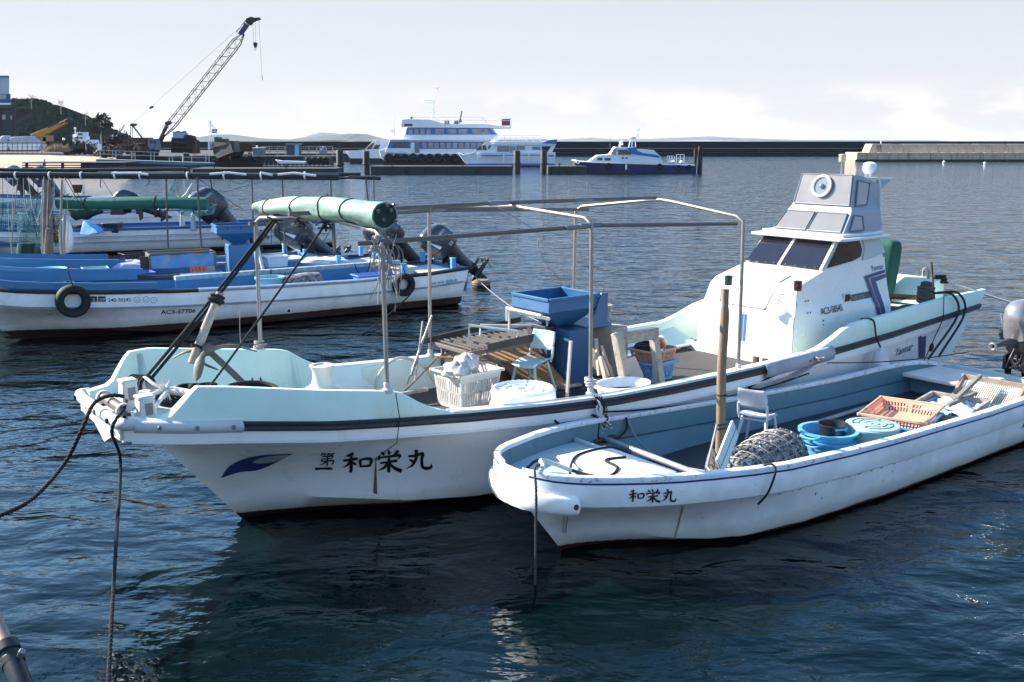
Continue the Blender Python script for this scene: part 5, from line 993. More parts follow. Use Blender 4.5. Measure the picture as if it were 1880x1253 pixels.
mb = MB(); rk = random.Random(4)                    # scraped chips along the knuckle
for k in range(26):
    s = rk.choice([rk.uniform(1.8, 3.2), rk.uniform(3.0, 4.6)]); v = rk.choice([.99, .98, rk.uniform(.35, .8)]); ds = rk.uniform(.012, .1) if v > .9 else rk.uniform(.006, .03); dv = rk.uniform(.01, .022) if v > .9 else rk.uniform(.015, .06)
    mb.add([HS.on_side(s, v - dv*rk.random(), .003), HS.on_side(s + ds*.6, v - dv, .003), HS.on_side(s + ds, min(1, v), .003), HS.on_side(s + ds*.3, min(1, v + dv*.4), .003)], [(0, 1, 2, 3)])
mb.build('paint_chips', mat('chip_dark', (.05, .05, .05), .8, var=.6, scale=60), sk, flat=True)
# stern benches, slatted ramp, transom
mb = MB(); mb.prism([L(7.55, -1.1, .50), L(7.55, -.25, .50), L(7.75, .1, .50), L(8.45, .1, .50), L(8.45, -1.05, .50)], (0, 0, .06)); mb.build('stern_bench', mat('bench_cream', (.70, .64, .58), .6, var=.08, dirt=GRIME, damt=.4, dscale=6), sk, bevel=.015)
mb = MB(); mb.prism([L(7.72, -1.05, .22), L(7.72, .2, .22), L(7.78, .2, .49), L(7.78, -1.05, .49)], (.04, 0, 0)); mb.build('bulkhead', teal, sk)
mb = MB(); mb.prism([L(7.7, .35, .44), L(7.7, 1.0, .44), L(8.5, .95, .44), L(8.5, .35, .44)], (0, 0, .06)); mb.build('stern_bench', MATS['bench_cream'], sk, bevel=.015)
mb = MB(); mb.prism([L(8.62, -1.0, .2), L(8.62, 1.0, .2), L(8.70, 1.0, .56), L(8.70, -1.0, .56)], (.06, 0, 0)); mb.build('transom', mint_deck, sk, bevel=.01)
mb = MB(); lettering(mb, 'AC3', .12, lambda x, y: HS.on_side(6.98 + x, .70 + y*2.2, .006), .001); mb.build('lettering', ink, sk, flat=True)
# ================================================================== outboard motors
def outboard(name, label, loc, rz, tilt, scale=1.0, body=cowl, top=cowl, logo=None, num=None, group='outboard motors', prop=True):
    """own axes: x aft, y to the far side, z up; standing on its clamp; tilted about the clamp"""
    t = thing(name, label, 'outboard motor', loc, rz, group); R = Matrix.Rotation(-tilt, 3, 'Y'); q = lambda v: (R @ Vector(v))*scale
    def fin(mb, nm, m, par=None, **k): mb.v = [q(v) for v in mb.v]; return mb.build(nm, m, par or t, **k)
    def ring(x0, x1, w, z, n=26, e=3.0, ch=0.0):
        out = []
        for i in range(n):
            a = 2*math.pi*i/n; c, s_ = math.cos(a), math.sin(a); X = (abs(c)**(2/e))*(1 if c > 0 else -1); Y = (abs(s_)**(2/e))*(1 if s_ > 0 else -1)
            out.append((x0 + (x1-x0)*(X + 1)/2, Y*w*(1 - .18*max(0, -X)), z + ch*(X + 1)/2))
        return out
    mb = MB(); mb.loft([ring(-.10, .50, .17, .28), ring(-.13, .53, .20, .34), ring(-.14, .54, .205, .48)], True, True); low = fin(mb, 'lower_cowl', body, ang=50)
    mb = MB(); mb.loft([ring(-.145, .545, .21, .488), ring(-.16, .54, .22, .62, ch=-.01), ring(-.15, .51, .215, .78, ch=-.03), ring(-.10, .45, .19, .90, ch=-.06), ring(-.02, .36, .135, .965, ch=-.07), ring(.06, .26, .05, .98, ch=-.05)], True, True); cw_ = fin(mb, 'cowl', [top], ang=60)
    mb = MB(); mb.loft([ring(-.149, .549, .214, .478), ring(-.149, .549, .214, .492)], True, True); fin(mb, 'seam', cowl_k, cw_)
    for sd in (1, -1):
        mb = MB(); f = lambda x, y: Vector((x, -sd*(.2215 + (.0 if y < .64 else -.01*(y-.64)/.14)), y)); mb.add([f(.02, .52), f(.10, .52), f(.015, .72), f(-.04, .84)], [(0, 1, 2, 3)]); fin(mb, 'decal', decal_w, cw_, flat=True)
        if logo and sd > 0:
            mb = MB(); lettering(mb, logo, .085, lambda x, y: f(.20 + x*.6 - .0, .70 + y + x*.0), .001); fin(mb, 'lettering', decal_w, cw_, flat=True)
        if num and sd > 0:
            mb = MB(); lettering(mb, num, .11, lambda x, y: Vector((.24 + x, -.2085, .36 + y)), .001); fin(mb, 'lettering', decal_w, low, flat=True)
    mb = MB(); mb.loft([ring(.06, .44, .12, .30), ring(.10, .40, .085, .05, e=2.4), ring(.14, .38, .065, -.25, e=2.2), ring(.15, .38, .06, -.40, e=2.2)], True, True); fin(mb, 'midsection', body, ang=60)
    mb = MB(); mb.loft([ring(.12, .46, .055, -.39, e=2.2), ring(.10, .56, .10, -.425, e=2.2), ring(.10, .56, .10, -.44, e=2.2), ring(.16, .40, .04, -.47, e=2.2), ring(.17, .36, .028, -.62, e=2), ring(.2, .33, .022, -.66, e=2)], True, True); lu = fin(mb, 'lower_unit', cowl_k, ang=60)
    mb = MB(); mb.lathe([(.012, -.02), (.05, .06), (.062, .14), (.06, .34), (.045, .44)], (.08, 0, -.64), (1, 0, 0), 16); mb.prism([(.16, -.008, -.69), (.34, -.008, -.69), (.36, -.008, -.88), (.32, -.008, -.89)], (0, .016, 0)); fin(mb, 'gearcase', cowl_k, lu, ang=60)
    if prop:
        mb = MB(); mb.lathe([(.045, 0), (.05, .07), (.03, .14), (.01, .17)], (.53, 0, -.64), (1, 0, 0), 14)
        for k in range(3):
            a = k*2.094 + .4; u = Vector((0, math.cos(a), math.sin(a))); v = Vector((0, -math.sin(a), math.cos(a))); c = Vector((.59, 0, -.64)); mb.prism([c + u*.04 - v*.02, c + u*.09 - v*.07 - Vector((.03, 0, 0)), c + u*.155 - v*.04 - Vector((.02, 0, 0)), c + u*.165 + v*.03 + Vector((.02, 0, 0)), c + u*.09 + v*.06 + Vector((.03, 0, 0))], (.008, 0, 0))
        fin(mb, 'propeller', iron, lu)
    mb = MB()
    for y in (-.13, .13): mb.prism([(-.13, y, .22), (.08, y, .24), (.07, y, -.12), (-.02, y, -.2), (-.06, y, .02), (-.13, y, .02)], (0, .035, 0))
    mb.tube([(-.02, -.17, .16), (-.02, .17, .16)], .03, 10); mb.v = [v*scale for v in mb.v]; mb.build('clamp_bracket', cowl_k, t, bevel=.006); return t
mt = S.w(8.78, .12, .62)
mo = outboard('outboard_motor', 'silver grey outboard motor on the stern of the small skiff', mt, S.ang, math.radians(14), 1.12, cowl_k, mat('bare_cowl', (.36, .34, .34), .25, .6, var=.05, coat=.5))
mb = MB()
ta = [(-.1, .0, .44), (-.4, -.02, .50), (-.75, -.04, .50)]; mb.loft([[Vector(p) + Vector((0, w*math.cos(a), h*math.sin(a))) for a in [2*math.pi*i/12 for i in range(12)]] for p, w, h in ((ta[0], .07, .06), (ta[1], .075, .055), ((-.6, -.03, .51), .055, .045), (ta[2], .03, .03), ((-.9, -.04, .5), .025, .025))], True, True)
mb.tube(arc([(-.5, .06, .55), (-.55, .05, .66), (-.68, .0, .70), (-.78, -.06, .66)], 5), .028, 8); th_ = mb.build('tiller', mat('tiller_black', (.03, .028, .03), .45, var=.4), mo)
mb = MB(); mb.torus((-.92, -.04, .5), (1, 0, .1), .045, .018, 14, 8); mb.build('grip_ring', steel, th_)
rz_ = random.Random(8); mb = MB()
for k in range(7):
    a = Vector((-.25 + .05*k, rz_.uniform(-.1, .1), .46)); b = Vector((.02, rz_.uniform(-.15, .15), .25)); mb.tube(arc([a, a + Vector((rz_.uniform(-.15, .05), rz_.uniform(-.1, .1), -.25)), b + Vector((-.15, 0, -.2)), b], 5), .012, 6)
mb.build('cables', black_rub, mo)
# ================================================================== the three rafted blue and white boats on the left
A = Frame(32, 621, 32)
def skiff_hull_of(ln, zadd=0.0, bm=1.0):
    return Hull(end=ln, rake=.22, ledge=.03, lip=.36, roll=.012,
    b=lambda s: bm*float(np.interp(s, [-1.3, -1.2, -.8, -.2, .5, 1.5, 3, 5, 7, 9, ln], [.1, .3, .6, .84, .98, 1.08, 1.12, 1.12, 1.1, 1.04, .98])),
    zs=lambda s: zadd + float(np.interp(s, [-1.3, 0, 1.5, 3, 5, 7, 9, ln], [1.32, 1.12, 1.0, .92, .86, .83, .86, .92])),
    zk=lambda s: min(-s*.78, .95) if s < 0 else -.3*min(1, s/1.5), tc=lp([-1.3, -.3, 0, .8, 1.8, 3, 5, ln], [.03, .02, .08, .45, .78, .92, .98, .9]), zc=lp([-1.3, -.3, .6, 1.6, 2.6, ln], [1, .32, .30, .16, .06, .05]),
    conc=lp([-1.3, 0, 1.5, 4, 11], [0, .10, .06, 0, 0]), S=[-1.3, -1.2, -1, -.8, -.5, -.3, -.1, .1, .4, .8, 1.2, 1.6, 2, 2.6, 3.2, 4, 5, 6, 7, 8, 9, ln - .6, ln - .3, ln])
blue_hull = mat('blue_boat_hull', (.86, .86, .86), .35, dirt=(.45, .42, .36), damt=.25, dscale=5, dthr=.6, streak=True, below=(.035, .016, .014), zcut=.20, coat=.2)
grey_line = mat('grey_line', (.24, .27, .31), .5)
LN = 10.3
HA = skiff_hull_of(LN - .25, 0, 1.0)
A.O = A.O + A.n*.22; LN = LN - .25
def blue_boat(label, org, H_, ang, full=True):
    t = thing('work_boat', label, 'work boat', org, ang, 'blue work boats rafted together'); H_.shell(t, blue_hull)
    ST = [-1.15, -1, -.8, -.5, -.1, .4, 1, 2, 3, 4, 5, 6, 7, 8, 9, H_.end - .4, H_.end - .06]
    for sd in (1, -1):
        rm = lambda s: [(H_.b(s) + .0, H_.zs(s) - .05), (H_.b(s) + .035, H_.zs(s) - .04), (H_.b(s) + .04, H_.zs(s) - .0), (H_.b(s), H_.zs(s) + .03), (H_.b(s) - min(.09, H_.b(s)*.4), H_.zs(s) + .03), (H_.b(s) - min(.09, H_.b(s)*.4), H_.zs(s) - .03)]
        for a, b, m in ((-1.2, 3.4, black_rub), (3.4, 8.4, mat('grey_rail', (.26, .33, .40), .55, var=.25, scale=9, dirt=GRIME, damt=.5)), (8.4, H_.end, black_rub)): H_.strip(t, 'gunwale', m, rm, a, b, sd, 20, ang=50)
        gl = lambda s: [(H_.b(s) + .002, H_.zs(s) - .345), (H_.b(s) + .016, H_.zs(s) - .34), (H_.b(s) + .016, H_.zs(s) - .31), (H_.b(s) + .002, H_.zs(s) - .305)]
        H_.strip(t, 'rub_line', grey_line, gl, -1.0, H_.end - .1, sd, 40)
        bl = lambda s: [(H_.b(s) - .12, H_.zs(s) + .01), (H_.b(s) - .125, H_.zs(s) + .17), (H_.b(s) - .15, H_.zs(s) + .175), (H_.b(s) - .155, H_.zs(s))]
        H_.strip(t, 'coaming', blue_in, bl, -.3, 2.6, sd, 16)
    inn = lambda s: [(H_.b(s) - .07, H_.zs(s) + .0), (H_.b(s) - .12, H_.zs(s) - .3), (min(H_.b(s) - .15, H_.tin(s, .4, .03)), .40), (0, .38)]
    H_.sheet(t, 'inner_hull', blue_in, inn, [-.2, 0, .4, 1, 2, 3, 4, 5, 6, 7, 8, 9, H_.end - .08], ang=35)
    H_.sheet(t, 'foredeck', white_old, lambda s: [(H_.b(s) - .06, H_.zs(s) - .02), (0, H_.zs(s) + .0)], [-1.2, -1, -.8, -.5, -.15])
    mb = MB(); mb.prism([L(H_.end - .9, -.9, .74), L(H_.end - .9, .9, .74), L(H_.end - .12, .86, .80), L(H_.end - .12, -.86, .80)], (0, 0, .04)); mb.build('stern_deck', white_old, t, bevel=.01)
    mb = MB(); mb.prism([L(H_.end - .09, -.95, .35), L(H_.end - .09, .95, .35), L(H_.end - .02, .95, H_.zs(H_.end) + .01), L(H_.end - .02, -.95, H_.zs(H_.end) + .01)], (.05, 0, 0)); mb.build('transom', blue_in, t, bevel=.008)
    for s, tt in ((H_.end - .35, .82), (H_.end - .35, -.82), (H_.end - 1.7, .84)):
        mb = MB(); mb.box(L(s, tt, H_.zs(s) + .14), (.11, .11, .26)); mb.box(L(s, tt, H_.zs(s) + .26), (.13, .13, .03)); mb.build('bollard', mat('bollard_blue', (.10, .36, .72), .45, var=.1), t, bevel=.015)
    return t
na = -A.n*2.25
boatA = blue_boat('nearest white and blue work boat with tyres on its side and registration marks', A.O, HA, A.ang)
HB_ = skiff_hull_of(9.1, .03, 1.0); boatA2 = blue_boat('middle blue work boat carrying the sorting machine, rafted behind the nearest one', A.O + na + A.d*.2, HB_, A.ang)
HC_ = skiff_hull_of(7.7, .03, .76); boatA3 = blue_boat('farthest of the rafted blue boats, carrying the dark green awning poles', A.O + na*1.86 + A.d*.1, HC_, A.ang)
sa_ = strake_px(A, HA); ha_ = surf_px(A, HA)
def side_text(parent, frame, hull, txt, px, py, size, m, strake=False, sx=1.0, off=0, sh=0, slope=0):
    mb = MB()
    if strake:
        t = 1.1
        for _ in range(8): a = frame.inv(px, py, t=t); t = hull.b(a[0]) + hull.roll
        v0 = (a[2] - hull.zs(a[0]) + hull.lip)/hull.lip
        lettering(mb, txt, size, lambda x, y: hull.on_strake(a[0] + x, min(1.02, max(-.02, v0 + y/hull.lip)), .016 if False else .007), off, sh, sx)
    else:
        s, v0 = hull_uv(frame, hull, px, py); hh = hull.zs(s) - hull.lip - max(hull.zc(s), hull.zk(s)); lettering(mb, txt, size, lambda x, y: hull.on_side(s + x, v0 + (y + slope*x)/hh, .007), off, sh, sx)
    return mb.build('lettering', m, parent, flat=True)
side_text(boatA, A, HA, 'AC3-57706', 295, 577, .135, ink, sx=1.12, off=.0025)
side_text(boatA, A, HA, '240-30242', 199, 554.5, .10, ink, True, 1.0, .001)
mb = MB()
for px0, px1 in ((165, 178), (180, 194)): mb.grid([[sa_(x, y) for x in (px0, (px0+px1)/2, px1)] for y in (544.5, 550, 554.5)])
mb.build('number_plate', ink, boatA, flat=True)
for tx, px in (('3', 169), ('27', 182)): side_text(boatA, A, HA, tx, px, 553.5, .085, decal_w, True, 1.3, .001).location = Vector((0, .005*-1, 0))
for tx, px, py in (('33', 247, 553.5), ('31', 264, 553), ('7', 278, 554.5)):
    mb = MB(); c = sa_(px + 4, py - 3); mb.torus(c + Vector((0, -.002, 0)), (0, 1, -.05), .058, .005, 20, 5); mb.build('sticker', mat('sticker_blue', (.16, .28, .42), .5), boatA); side_text(boatA, A, HA, tx, px + (1.5 if len(tx) > 1 else 3), py, .062, MATS['sticker_blue'], True, .9)
side_text(boatA, A, HA, '240-30242', 794, 524, .10, ink, True, .85); side_text(boatA, A, HA, '27 240-30242', 784, 537.5, .085, ink, True, .85)
for px in (824, 831.5, 839): mb = MB(); mb.lathe([(.05, 0), (.05, .006)], sa_(px, 517 - (px-824)*.1), (0, -1, 0), 16); mb.build('sticker', mat('sticker_pale', (.3, .42, .52), .5), boatA)
for px, py in ((530, 571),): s, v = hull_uv(A, HA, px, py); mb = MB(); mb.lathe([(.06, -.01), (.06, .01), (.045, .014)], HA.on_side(s, v, 0), (0, -1, 0), 14); o = mb.build('drain_ring', white_gel, boatA); mb = MB(); mb.lathe([(.04, .012), (.035, .018)], HA.on_side(s, v, 0), (0, -1, 0), 14); mb.build('drain', ink, o)
mb = MB(); lettering(mb, '第二', .12, lambda x, y: HA.on_side(hull_uv(A, HA, 88, 569)[0] + x, .62 + y*1.4, .006)); mb.build('lettering', grey_line, boatA, flat=True)
# tyres hung on the near boat
def hung_tyre(label, frame, hull, px, py, R_=.30):
    t = 1.1
    for _ in range(6): a = frame.inv(px, py, t=t + .13); t = hull.b(a[0])
    o = frame.w(a[0], t + .13, a[2]); th = thing('tyre', label, 'tyre', o, frame.ang, 'tyre fenders on the near work boat'); mb = MB()
    prof = [(R_*.52, -.07), (R_*.62, -.10), (R_*.9, -.105), (R_, -.07), (R_*1.02, 0), (R_, .07), (R_*.9, .105), (R_*.62, .10), (R_*.52, .07), (R_*.50, .04), (R_*.72, .03), (R_*.72, -.03), (R_*.50, -.04)]
    n = 36; mb.loft([[Vector((r*math.cos(2*math.pi*i/n), -z, r*math.sin(2*math.pi*i/n))) for r, z in prof] for i in range(n)] + [[Vector((r, -z, 0)) for r, z in prof]], True, False); mb.build('casing', rubber, th, weld=True)
    mb = MB(); mb.tube(arc([(0, 0, R_*.5), (.03, -.11, R_*.8), (.0, -.06, R_*1.1), (-.03, .1, .62), (0, .16, .66)], 5), .014, 6); mb.build('lashing', rope_k, th); return th
hung_tyre('black tyre hung near the bow of the nearest work boat', A, HA, 134, 553, .325); hung_tyre('black tyre hung with tangled rope near the stern of the nearest work boat', A, HA, 741, 523, .275)
# outboards: tilted up over the sterns
def om(label, px, py, s, fr_o, hull, tilt, sc, logo=None, num=None, body=cowl, top=cowl, t=0):
    return outboard('outboard_motor', label, fr_o + A.d*s + A.n*t + Z*(hull.zs(s) - .04), A.ang, math.radians(tilt), sc, body, top, logo, num)
om('dark grey outboard marked 50 tilted over the stern of the nearest work boat', 0, 0, LN + .06, A.O, HA, 48, 1.2, 'YAMAHA', '50', t=-.05)
om('black outboard behind the rolled mint awning, tilted on the middle work boat', 0, 0, 9.1, A.O + na + A.d*.2, HB_, 46, 1.3, 'YAMAHA', None, cowl_k, cowl, t=.75)
om('grey outboard tilted on the farthest rafted boat, left of the mint awning', 0, 0, 7.76, A.O + na*1.86 + A.d*.1, HC_, 50, 1.35, 'YAMAHA')
# floating drum by the stern of the near boat
p = atz(883, 527, 0); b = thing('buoy_drum', 'rusty floating drum under the lower unit of the near outboard', 'drum', p); mb = MB(); mb.lathe([(.18, -.3), (.25, -.25), (.26, .12), (.22, .2), (.05, .22)], (0, 0, 0), Z, 22); mb.build('drum', mat('drum_rust', (.15, .10, .065), .8, var=.4, below=(.015, .012, .01), zcut=.07), b); mb = MB(); mb.torus((0, 0, .12), Z, .258, .012, 24, 6); mb.build('band', rust, b)
# hopper / washing machine on the middle boat: steel tub on a cabinet, drum sorter in front
def hopper(label, loc, rz, sc, ribs=True, mtl=blue_paint):
    t = thing('hopper', label, 'hopper', loc, rz, 'blue shellfish hoppers'); K = sc
    lo = [(-.45, -.42, 1.32), (.50, -.42, 1.32), (.50, .42, 1.32), (-.45, .42, 1.32)]; mi = [(-.47, -.43, 1.14), (.51, -.43, 1.14), (.51, .43, 1.14), (-.47, .43, 1.14)]; bo = [(-.06, -.16, .86), (.22, -.16, .86), (.22, .16, .86), (-.06, .16, .86)]
    r = lambda a, f: [Vector(p)*K*1 if f == 1 else Vector((p[0]*f + .02*(1-f), p[1]*f, p[2]))*K for p in a]
    mb = MB(); mb.loft([r(bo, 1), r(mi, 1), r(lo, 1), r(lo, .95), r(mi, .94), r(bo, .85)], True, False); tub = mb.build('tub', mtl, t, flat=True); mb = MB()
    rim_ = [Vector(p)*K for p in lo]
    for i in range(4): mb.beam(rim_[i], rim_[(i+1) % 4], .05*K, .04*K)
    mb.build('rim', mtl, tub, bevel=.004)
    if ribs:
        mb = MB()
        for x in (-.2, .12): 
            for sd in (1, -1): mb.beam(Vector((x, sd*.44, 1.30))*K, Vector((x*.7, sd*.3, 1.0))*K, .03*K, .03*K)
        mb.build('rib', mtl, tub)
    return t, tub, K
p = A.O + na + A.d*.2; w2 = lambda s, t, z: A.O + na + A.d*(s + .2) + A.n*t + Z*z
hp, tub, K = hopper('ribbed blue hopper standing on the sorting machine of the middle work boat', A.w(5.35, -2.75, .58), A.ang - .12, 1.02)
mb = MB(); mb.box(L(.12, 0, .45), (.62, .56, .82)); mb.build('cabinet', blue_in, hp, bevel=.012)
mb = MB(); mb.tube([(.4, .35, .84), (.4, .35, .98)], .05, 10); mb.build('motor_cap', mat('cap_blue', (.1, .4, .75), .4), hp)
sm = thing('sorting_drum', 'battered blue steel sorting drum with orange net basket on the middle work boat', 'machine', A.w(3.95, -2.3, .52), A.ang - .1, None)
mb = MB(); mb.box((.0, 0, .62), (1.5, .06, .32)); mb.build('panel', mat('scuffed_blue', (.10, .26, .5), .5, dirt=(.32, .36, .4), damt=.9, dscale=2.2, dthr=.5), sm, bevel=.01)
mb = MB()
for x in (-.76, .76): mb.box((x, .3, .40), (.05, .7, .82))
for y in (0.02, .62): mb.beam((-.75, y, .82), (.75, y, .82), .05, .05); mb.beam((-.75, y, .06), (.75, y, .06), .05, .05)
mb.build('frame', iron, sm, bevel=.005)
mb = MB(); mb.box((-.86, .02, .56), (.24, .03, .42)); mb.build('end_plate', rust, sm, bevel=.006)
mb = MB()
for k in range(7): mb.torus((.25 + .09*k, .3, .36), (1, 0, 0), .19, .014, 20, 6)
for k in range(12): a = 6.283*k/12; mb.tube([(.23, .3 + .19*math.cos(a), .36 + .19*math.sin(a)), (.82, .3 + .19*math.cos(a), .36 + .19*math.sin(a))], .010, 5)
mb.build('drum_net', mat('orange_net', (.75, .17, .03), .5), sm)
mb = MB()
for k, (a, b) in enumerate((((-.55, .1, .80), (-.1, -.08, .74)), ((.0, .1, .82), (.45, -.1, .76)))): mb.beam(a, b, .09, .025)
mb.build('chute', steel, sm)
mb = MB(); mb.box((.62, -.12, .1), (.18, .03, .75)); mb.build('board', wood_long, sm, bevel=.006)
# dark green awning roll slung over a pole frame, long black poles of the pole frame
fr = thing('awning_frame', 'frame of long black bamboo poles carried on posts over the blue boats', 'pole frame', A.O + na*1.86, 0, None); o3 = fr.location
def polem(pts, r, m, nm, D): mb = MB(); mb.tube([GP(x, y, D) - o3 for x, y in pts], r, 8); return mb.build(nm, m, fr)
bamboo = mat('black_bamboo', (.014, .015, .016), .5, var=.5, scale=2)
for pts, r, D in (([(-80, 322), (0, 321.5), (200, 323), (420, 323.5), (622, 325.5)], .085, 26.5), ([(180, 318), (400, 321), (662, 320.5)], .05, 27.5), ([(640, 325.5), (699, 328)], .05, 27.3), ([(-80, 311), (120, 313), (345, 311)], .05, 28.5), ([(560, 329), (690, 326)], .03, 27)): polem(pts, r, bamboo, 'pole', D)
for pts, r, D in (([(305, 325), (306, 380), (309, 466)], .042, 26.6), ([(362, 326), (366, 400), (372, 486)], .045, 26), ([(462, 326), (464, 372), (466, 470)], .035, 26.6), ([(518, 326), (520, 370), (524, 470)], .04, 26.8), ([(385, 327), (396, 372)], .03, 27), ([(607, 327), (609, 400), (613, 470)], .035, 26.8), ([(671, 327), (676, 370)], .035, 27), ([(686, 326), (687, 375)], .03, 27), ([(600, 357), (603, 363)], .04, 26.6), ([(612, 400), (616, 480)], .06, 26.7)): polem(pts, r*.6, mat('post_grey', (.10, .10, .10), .5, .4, var=.4, scale=2), 'post', D)
mb = MB()
for x in (30, 92, 150, 212, 258, 345, 412, 480, 560): mb.torus(GP(x, 322.8, 26.5) - o3, (1, 0, 0), .09, .025, 12, 6)
mb.build('lashings', rope_w, fr)
white_cl = mat('weathered_tape', (.65, .63, .6), .8)
for pts in ([(385, 320), (420, 317.5), (452, 321)], [(510, 321), (540, 318), (580, 323)], [(205, 318.5), (250, 318), (272, 321)], [(482, 318), (500, 322)]): polem(pts, .03, white_cl, 'pole_tape', 26.3)
def rolled(name, label, pts, D, r, m, straps, lmat=rope_k, wob=.12, seed=2):
    rr = random.Random(seed); c = [GP(x, y, D) for x, y in pts]; o = c[0].copy(); t = thing(name, label, 'awning', o); cc = arc([p - o for p in c], 8); n = len(cc); rings = []; d = (cc[-1] - cc[0]).normalized(); a = d.cross(Z).normalized(); b = a.cross(d)
    ph = [rr.uniform(0, 6) for _ in range(4)]
    for i, p in enumerate(cc):
        f = i/(n-1); R_ = r[0] + (r[1]-r[0])*f; rings.append([p + (a*math.cos(q) + b*math.sin(q))*R_*(1 + wob*math.sin(3*q + ph[0] + 5*f) + wob*.6*math.sin(2*q + ph[1] + 11*f)) for q in [2*math.pi*j/22 for j in range(22)]])
    mb = MB(); mb.loft(rings, True, True); mb.build('cloth', m, t, ang=60)
    mb = MB()
    for f in straps:
        i = int(f*(n-1)); mb.loft([[p + (p - cc[i])*.02 + d*w for p in rings[i]] + [] for w in (-.02, .02)], True, False)
    mb.build('straps', lmat, t, solid=.012); return t, cc, rings
rolled('rolled_awning', 'dark green rolled awning hanging level under the black poles', [(105, 373), (180, 374), (300, 373), (381, 374.5)], 27.0, (.15, .17), tarp_d, (.28, .66), wob=.07)
# ================================================================== far left boats: long skiff, second row, motors
B = Frame(-60, 473, 23); HBk = Hull(end=13.0, rake=.2, ledge=.03, lip=.32, roll=.0, b=lp([-1, 0, 2, 6, 13], [.2, .8, 1.15, 1.2, 1.1]), zs=lp([-1, 0, 3, 8, 13], [1.2, 1.05, .92, .9, .95]), zk=lambda s: -s*.9 if s < 0 else -.3, tc=lp([-1, 0, 2, 13], [.05, .1, .95, 1.0]), zc=lp([-1, 0, 2, 13], [.9, .25, .08, .05]), conc=lambda s: 0, S=[-1, -.5, 0, .7, 1.5, 2.5, 4, 6, 8, 10, 12, 13])
line_hull = mat('lined_hull', (.84, .84, .85), .4, below=(.04, .016, .012), zcut=.12, dirt=(.4, .38, .33), damt=.3, dscale=4, dthr=.6)
bB = thing('long_skiff', 'long white skiff with navy rail and three plank lines behind the blue boats', 'skiff', B.O, B.ang); HBk.shell(bB, line_hull)
for sd in (1, -1):
    HBk.strip(bB, 'gunwale', mat('rail_blue', (.03, .07, .2), .45), lambda s: [(HBk.b(s), HBk.zs(s) - .06), (HBk.b(s) + .04, HBk.zs(s) - .04), (HBk.b(s) + .03, HBk.zs(s) + .04), (HBk.b(s) - .1, HBk.zs(s) + .04), (HBk.b(s) - .1, HBk.zs(s) - .05)], -.9, 12.95, sd, 20)
for dz in (.24, .44): HBk.strip(bB, 'plank_line', grey_line, lambda s: [(HBk.b(s) - .035 + (.033 if dz < .3 else 0), HBk.zs(s) - dz), (HBk.b(s) + .02, HBk.zs(s) - dz), (HBk.b(s) + .02, HBk.zs(s) - dz - .02), (HBk.b(s) - .05, HBk.zs(s) - dz - .02)], .5, 12.6, 1, 20)
HBk.sheet(bB, 'inner_hull', blue_in, lambda s: [(HBk.b(s) - .05, HBk.zs(s)), (HBk.b(s) - .1, .4), (0, .4)], [0, 1, 2, 4, 8, 12.9])
side_text(bB, B, HBk, 'AC3-59114', -44, 446.5, .16, ink, sx=1.1, off=.002)
side_text(bB, B, HBk, '240-30243', 354, 433, .10, grey_line, True, .9)
mb = MB(); mb.lathe([(.07, 0), (.06, .02)], HBk.on_side(9.0, .5, 0), (0, -1, 0), 12); mb.build('drain', ink, bB)
def om2(label, px, py, D, tilt, sc, logo=None, body=cowl, top=cowl, ang=.4): return outboard('outboard_motor', label, GP(px, py, D), ang, math.radians(tilt), sc, body, top, logo)
om2('big blue grey outboard tilted on the long skiff stern beside the dark awning', 407, 424, 37.0, 42, 1.75, 'YAMAHA', ang=B.ang)
om2('black outboard lifted level on the far small boat behind the dark awning', 258, 394, 42.5, 62, 1.35, None, cowl_k, cowl, .3)
C2 = Frame(60, 414, 18); HC2 = Hull(end=9.3, rake=.1, ledge=.03, lip=.3, roll=0, b=lp([-1, 0, 2, 9.3], [.2, .7, 1.0, .95]), zs=lp([-1, 0, 3, 9.3], [1.1, .95, .85, .95]), zk=lambda s: -s*.9 if s < 0 else -.2, tc=lp([-1, 0, 2, 9.3], [.05, .1, .85, .85]), zc=lp([-1, 0, 2, 9.3], [.9, .25, .08, .05]), conc=lambda s: 0, S=[-1, -.4, 0, .8, 2, 4, 6, 8, 9.3])
C2.O = GP(-20, 408, 44); C2.O.z = 0
def simple_boat(label, fr_, H_, rail, name='far_skiff'):
    t = thing(name, label, 'skiff', fr_.O, fr_.ang); H_.shell(t, line_hull)
    for sd in (1, -1): H_.strip(t, 'gunwale', rail, lambda s: [(H_.b(s), H_.zs(s) - .05), (H_.b(s) + .035, H_.zs(s) - .03), (H_.b(s) + .03, H_.zs(s) + .03), (H_.b(s) - .09, H_.zs(s) + .03), (H_.b(s) - .09, H_.zs(s) - .04)], -.9, H_.end - .05, sd, 16)
    H_.sheet(t, 'inner_hull', blue_in, lambda s: [(H_.b(s) - .05, H_.zs(s)), (H_.b(s) - .1, .35), (0, .35)], [0, 1, 2, 4, H_.end - .1]); return t
simple_boat('white skiff with grey plank lines half hidden behind the green nets', C2, HC2, grey_line)
C3 = Frame(60, 400, 14, GP(-60, 372, 56)); C3.O.z = 0; simple_boat('distant white boat with a blue rail below two covered motors', C3, skiff_hull_of(6.4), MATS['rail_blue'])
om2('left covered outboard with white stripes on the distant boat', 40, 351, 57, 38, 1.55, None, cowl_k, mat('striped_cover', (.16, .18, .21), .45, var=.9, scale=3, stretch=(6, 1, 1)), .3); om2('right dark outboard on the distant boat behind the weathered poles', 88, 354, 57.5, 34, 1.6, None, cowl, cowl, .3)
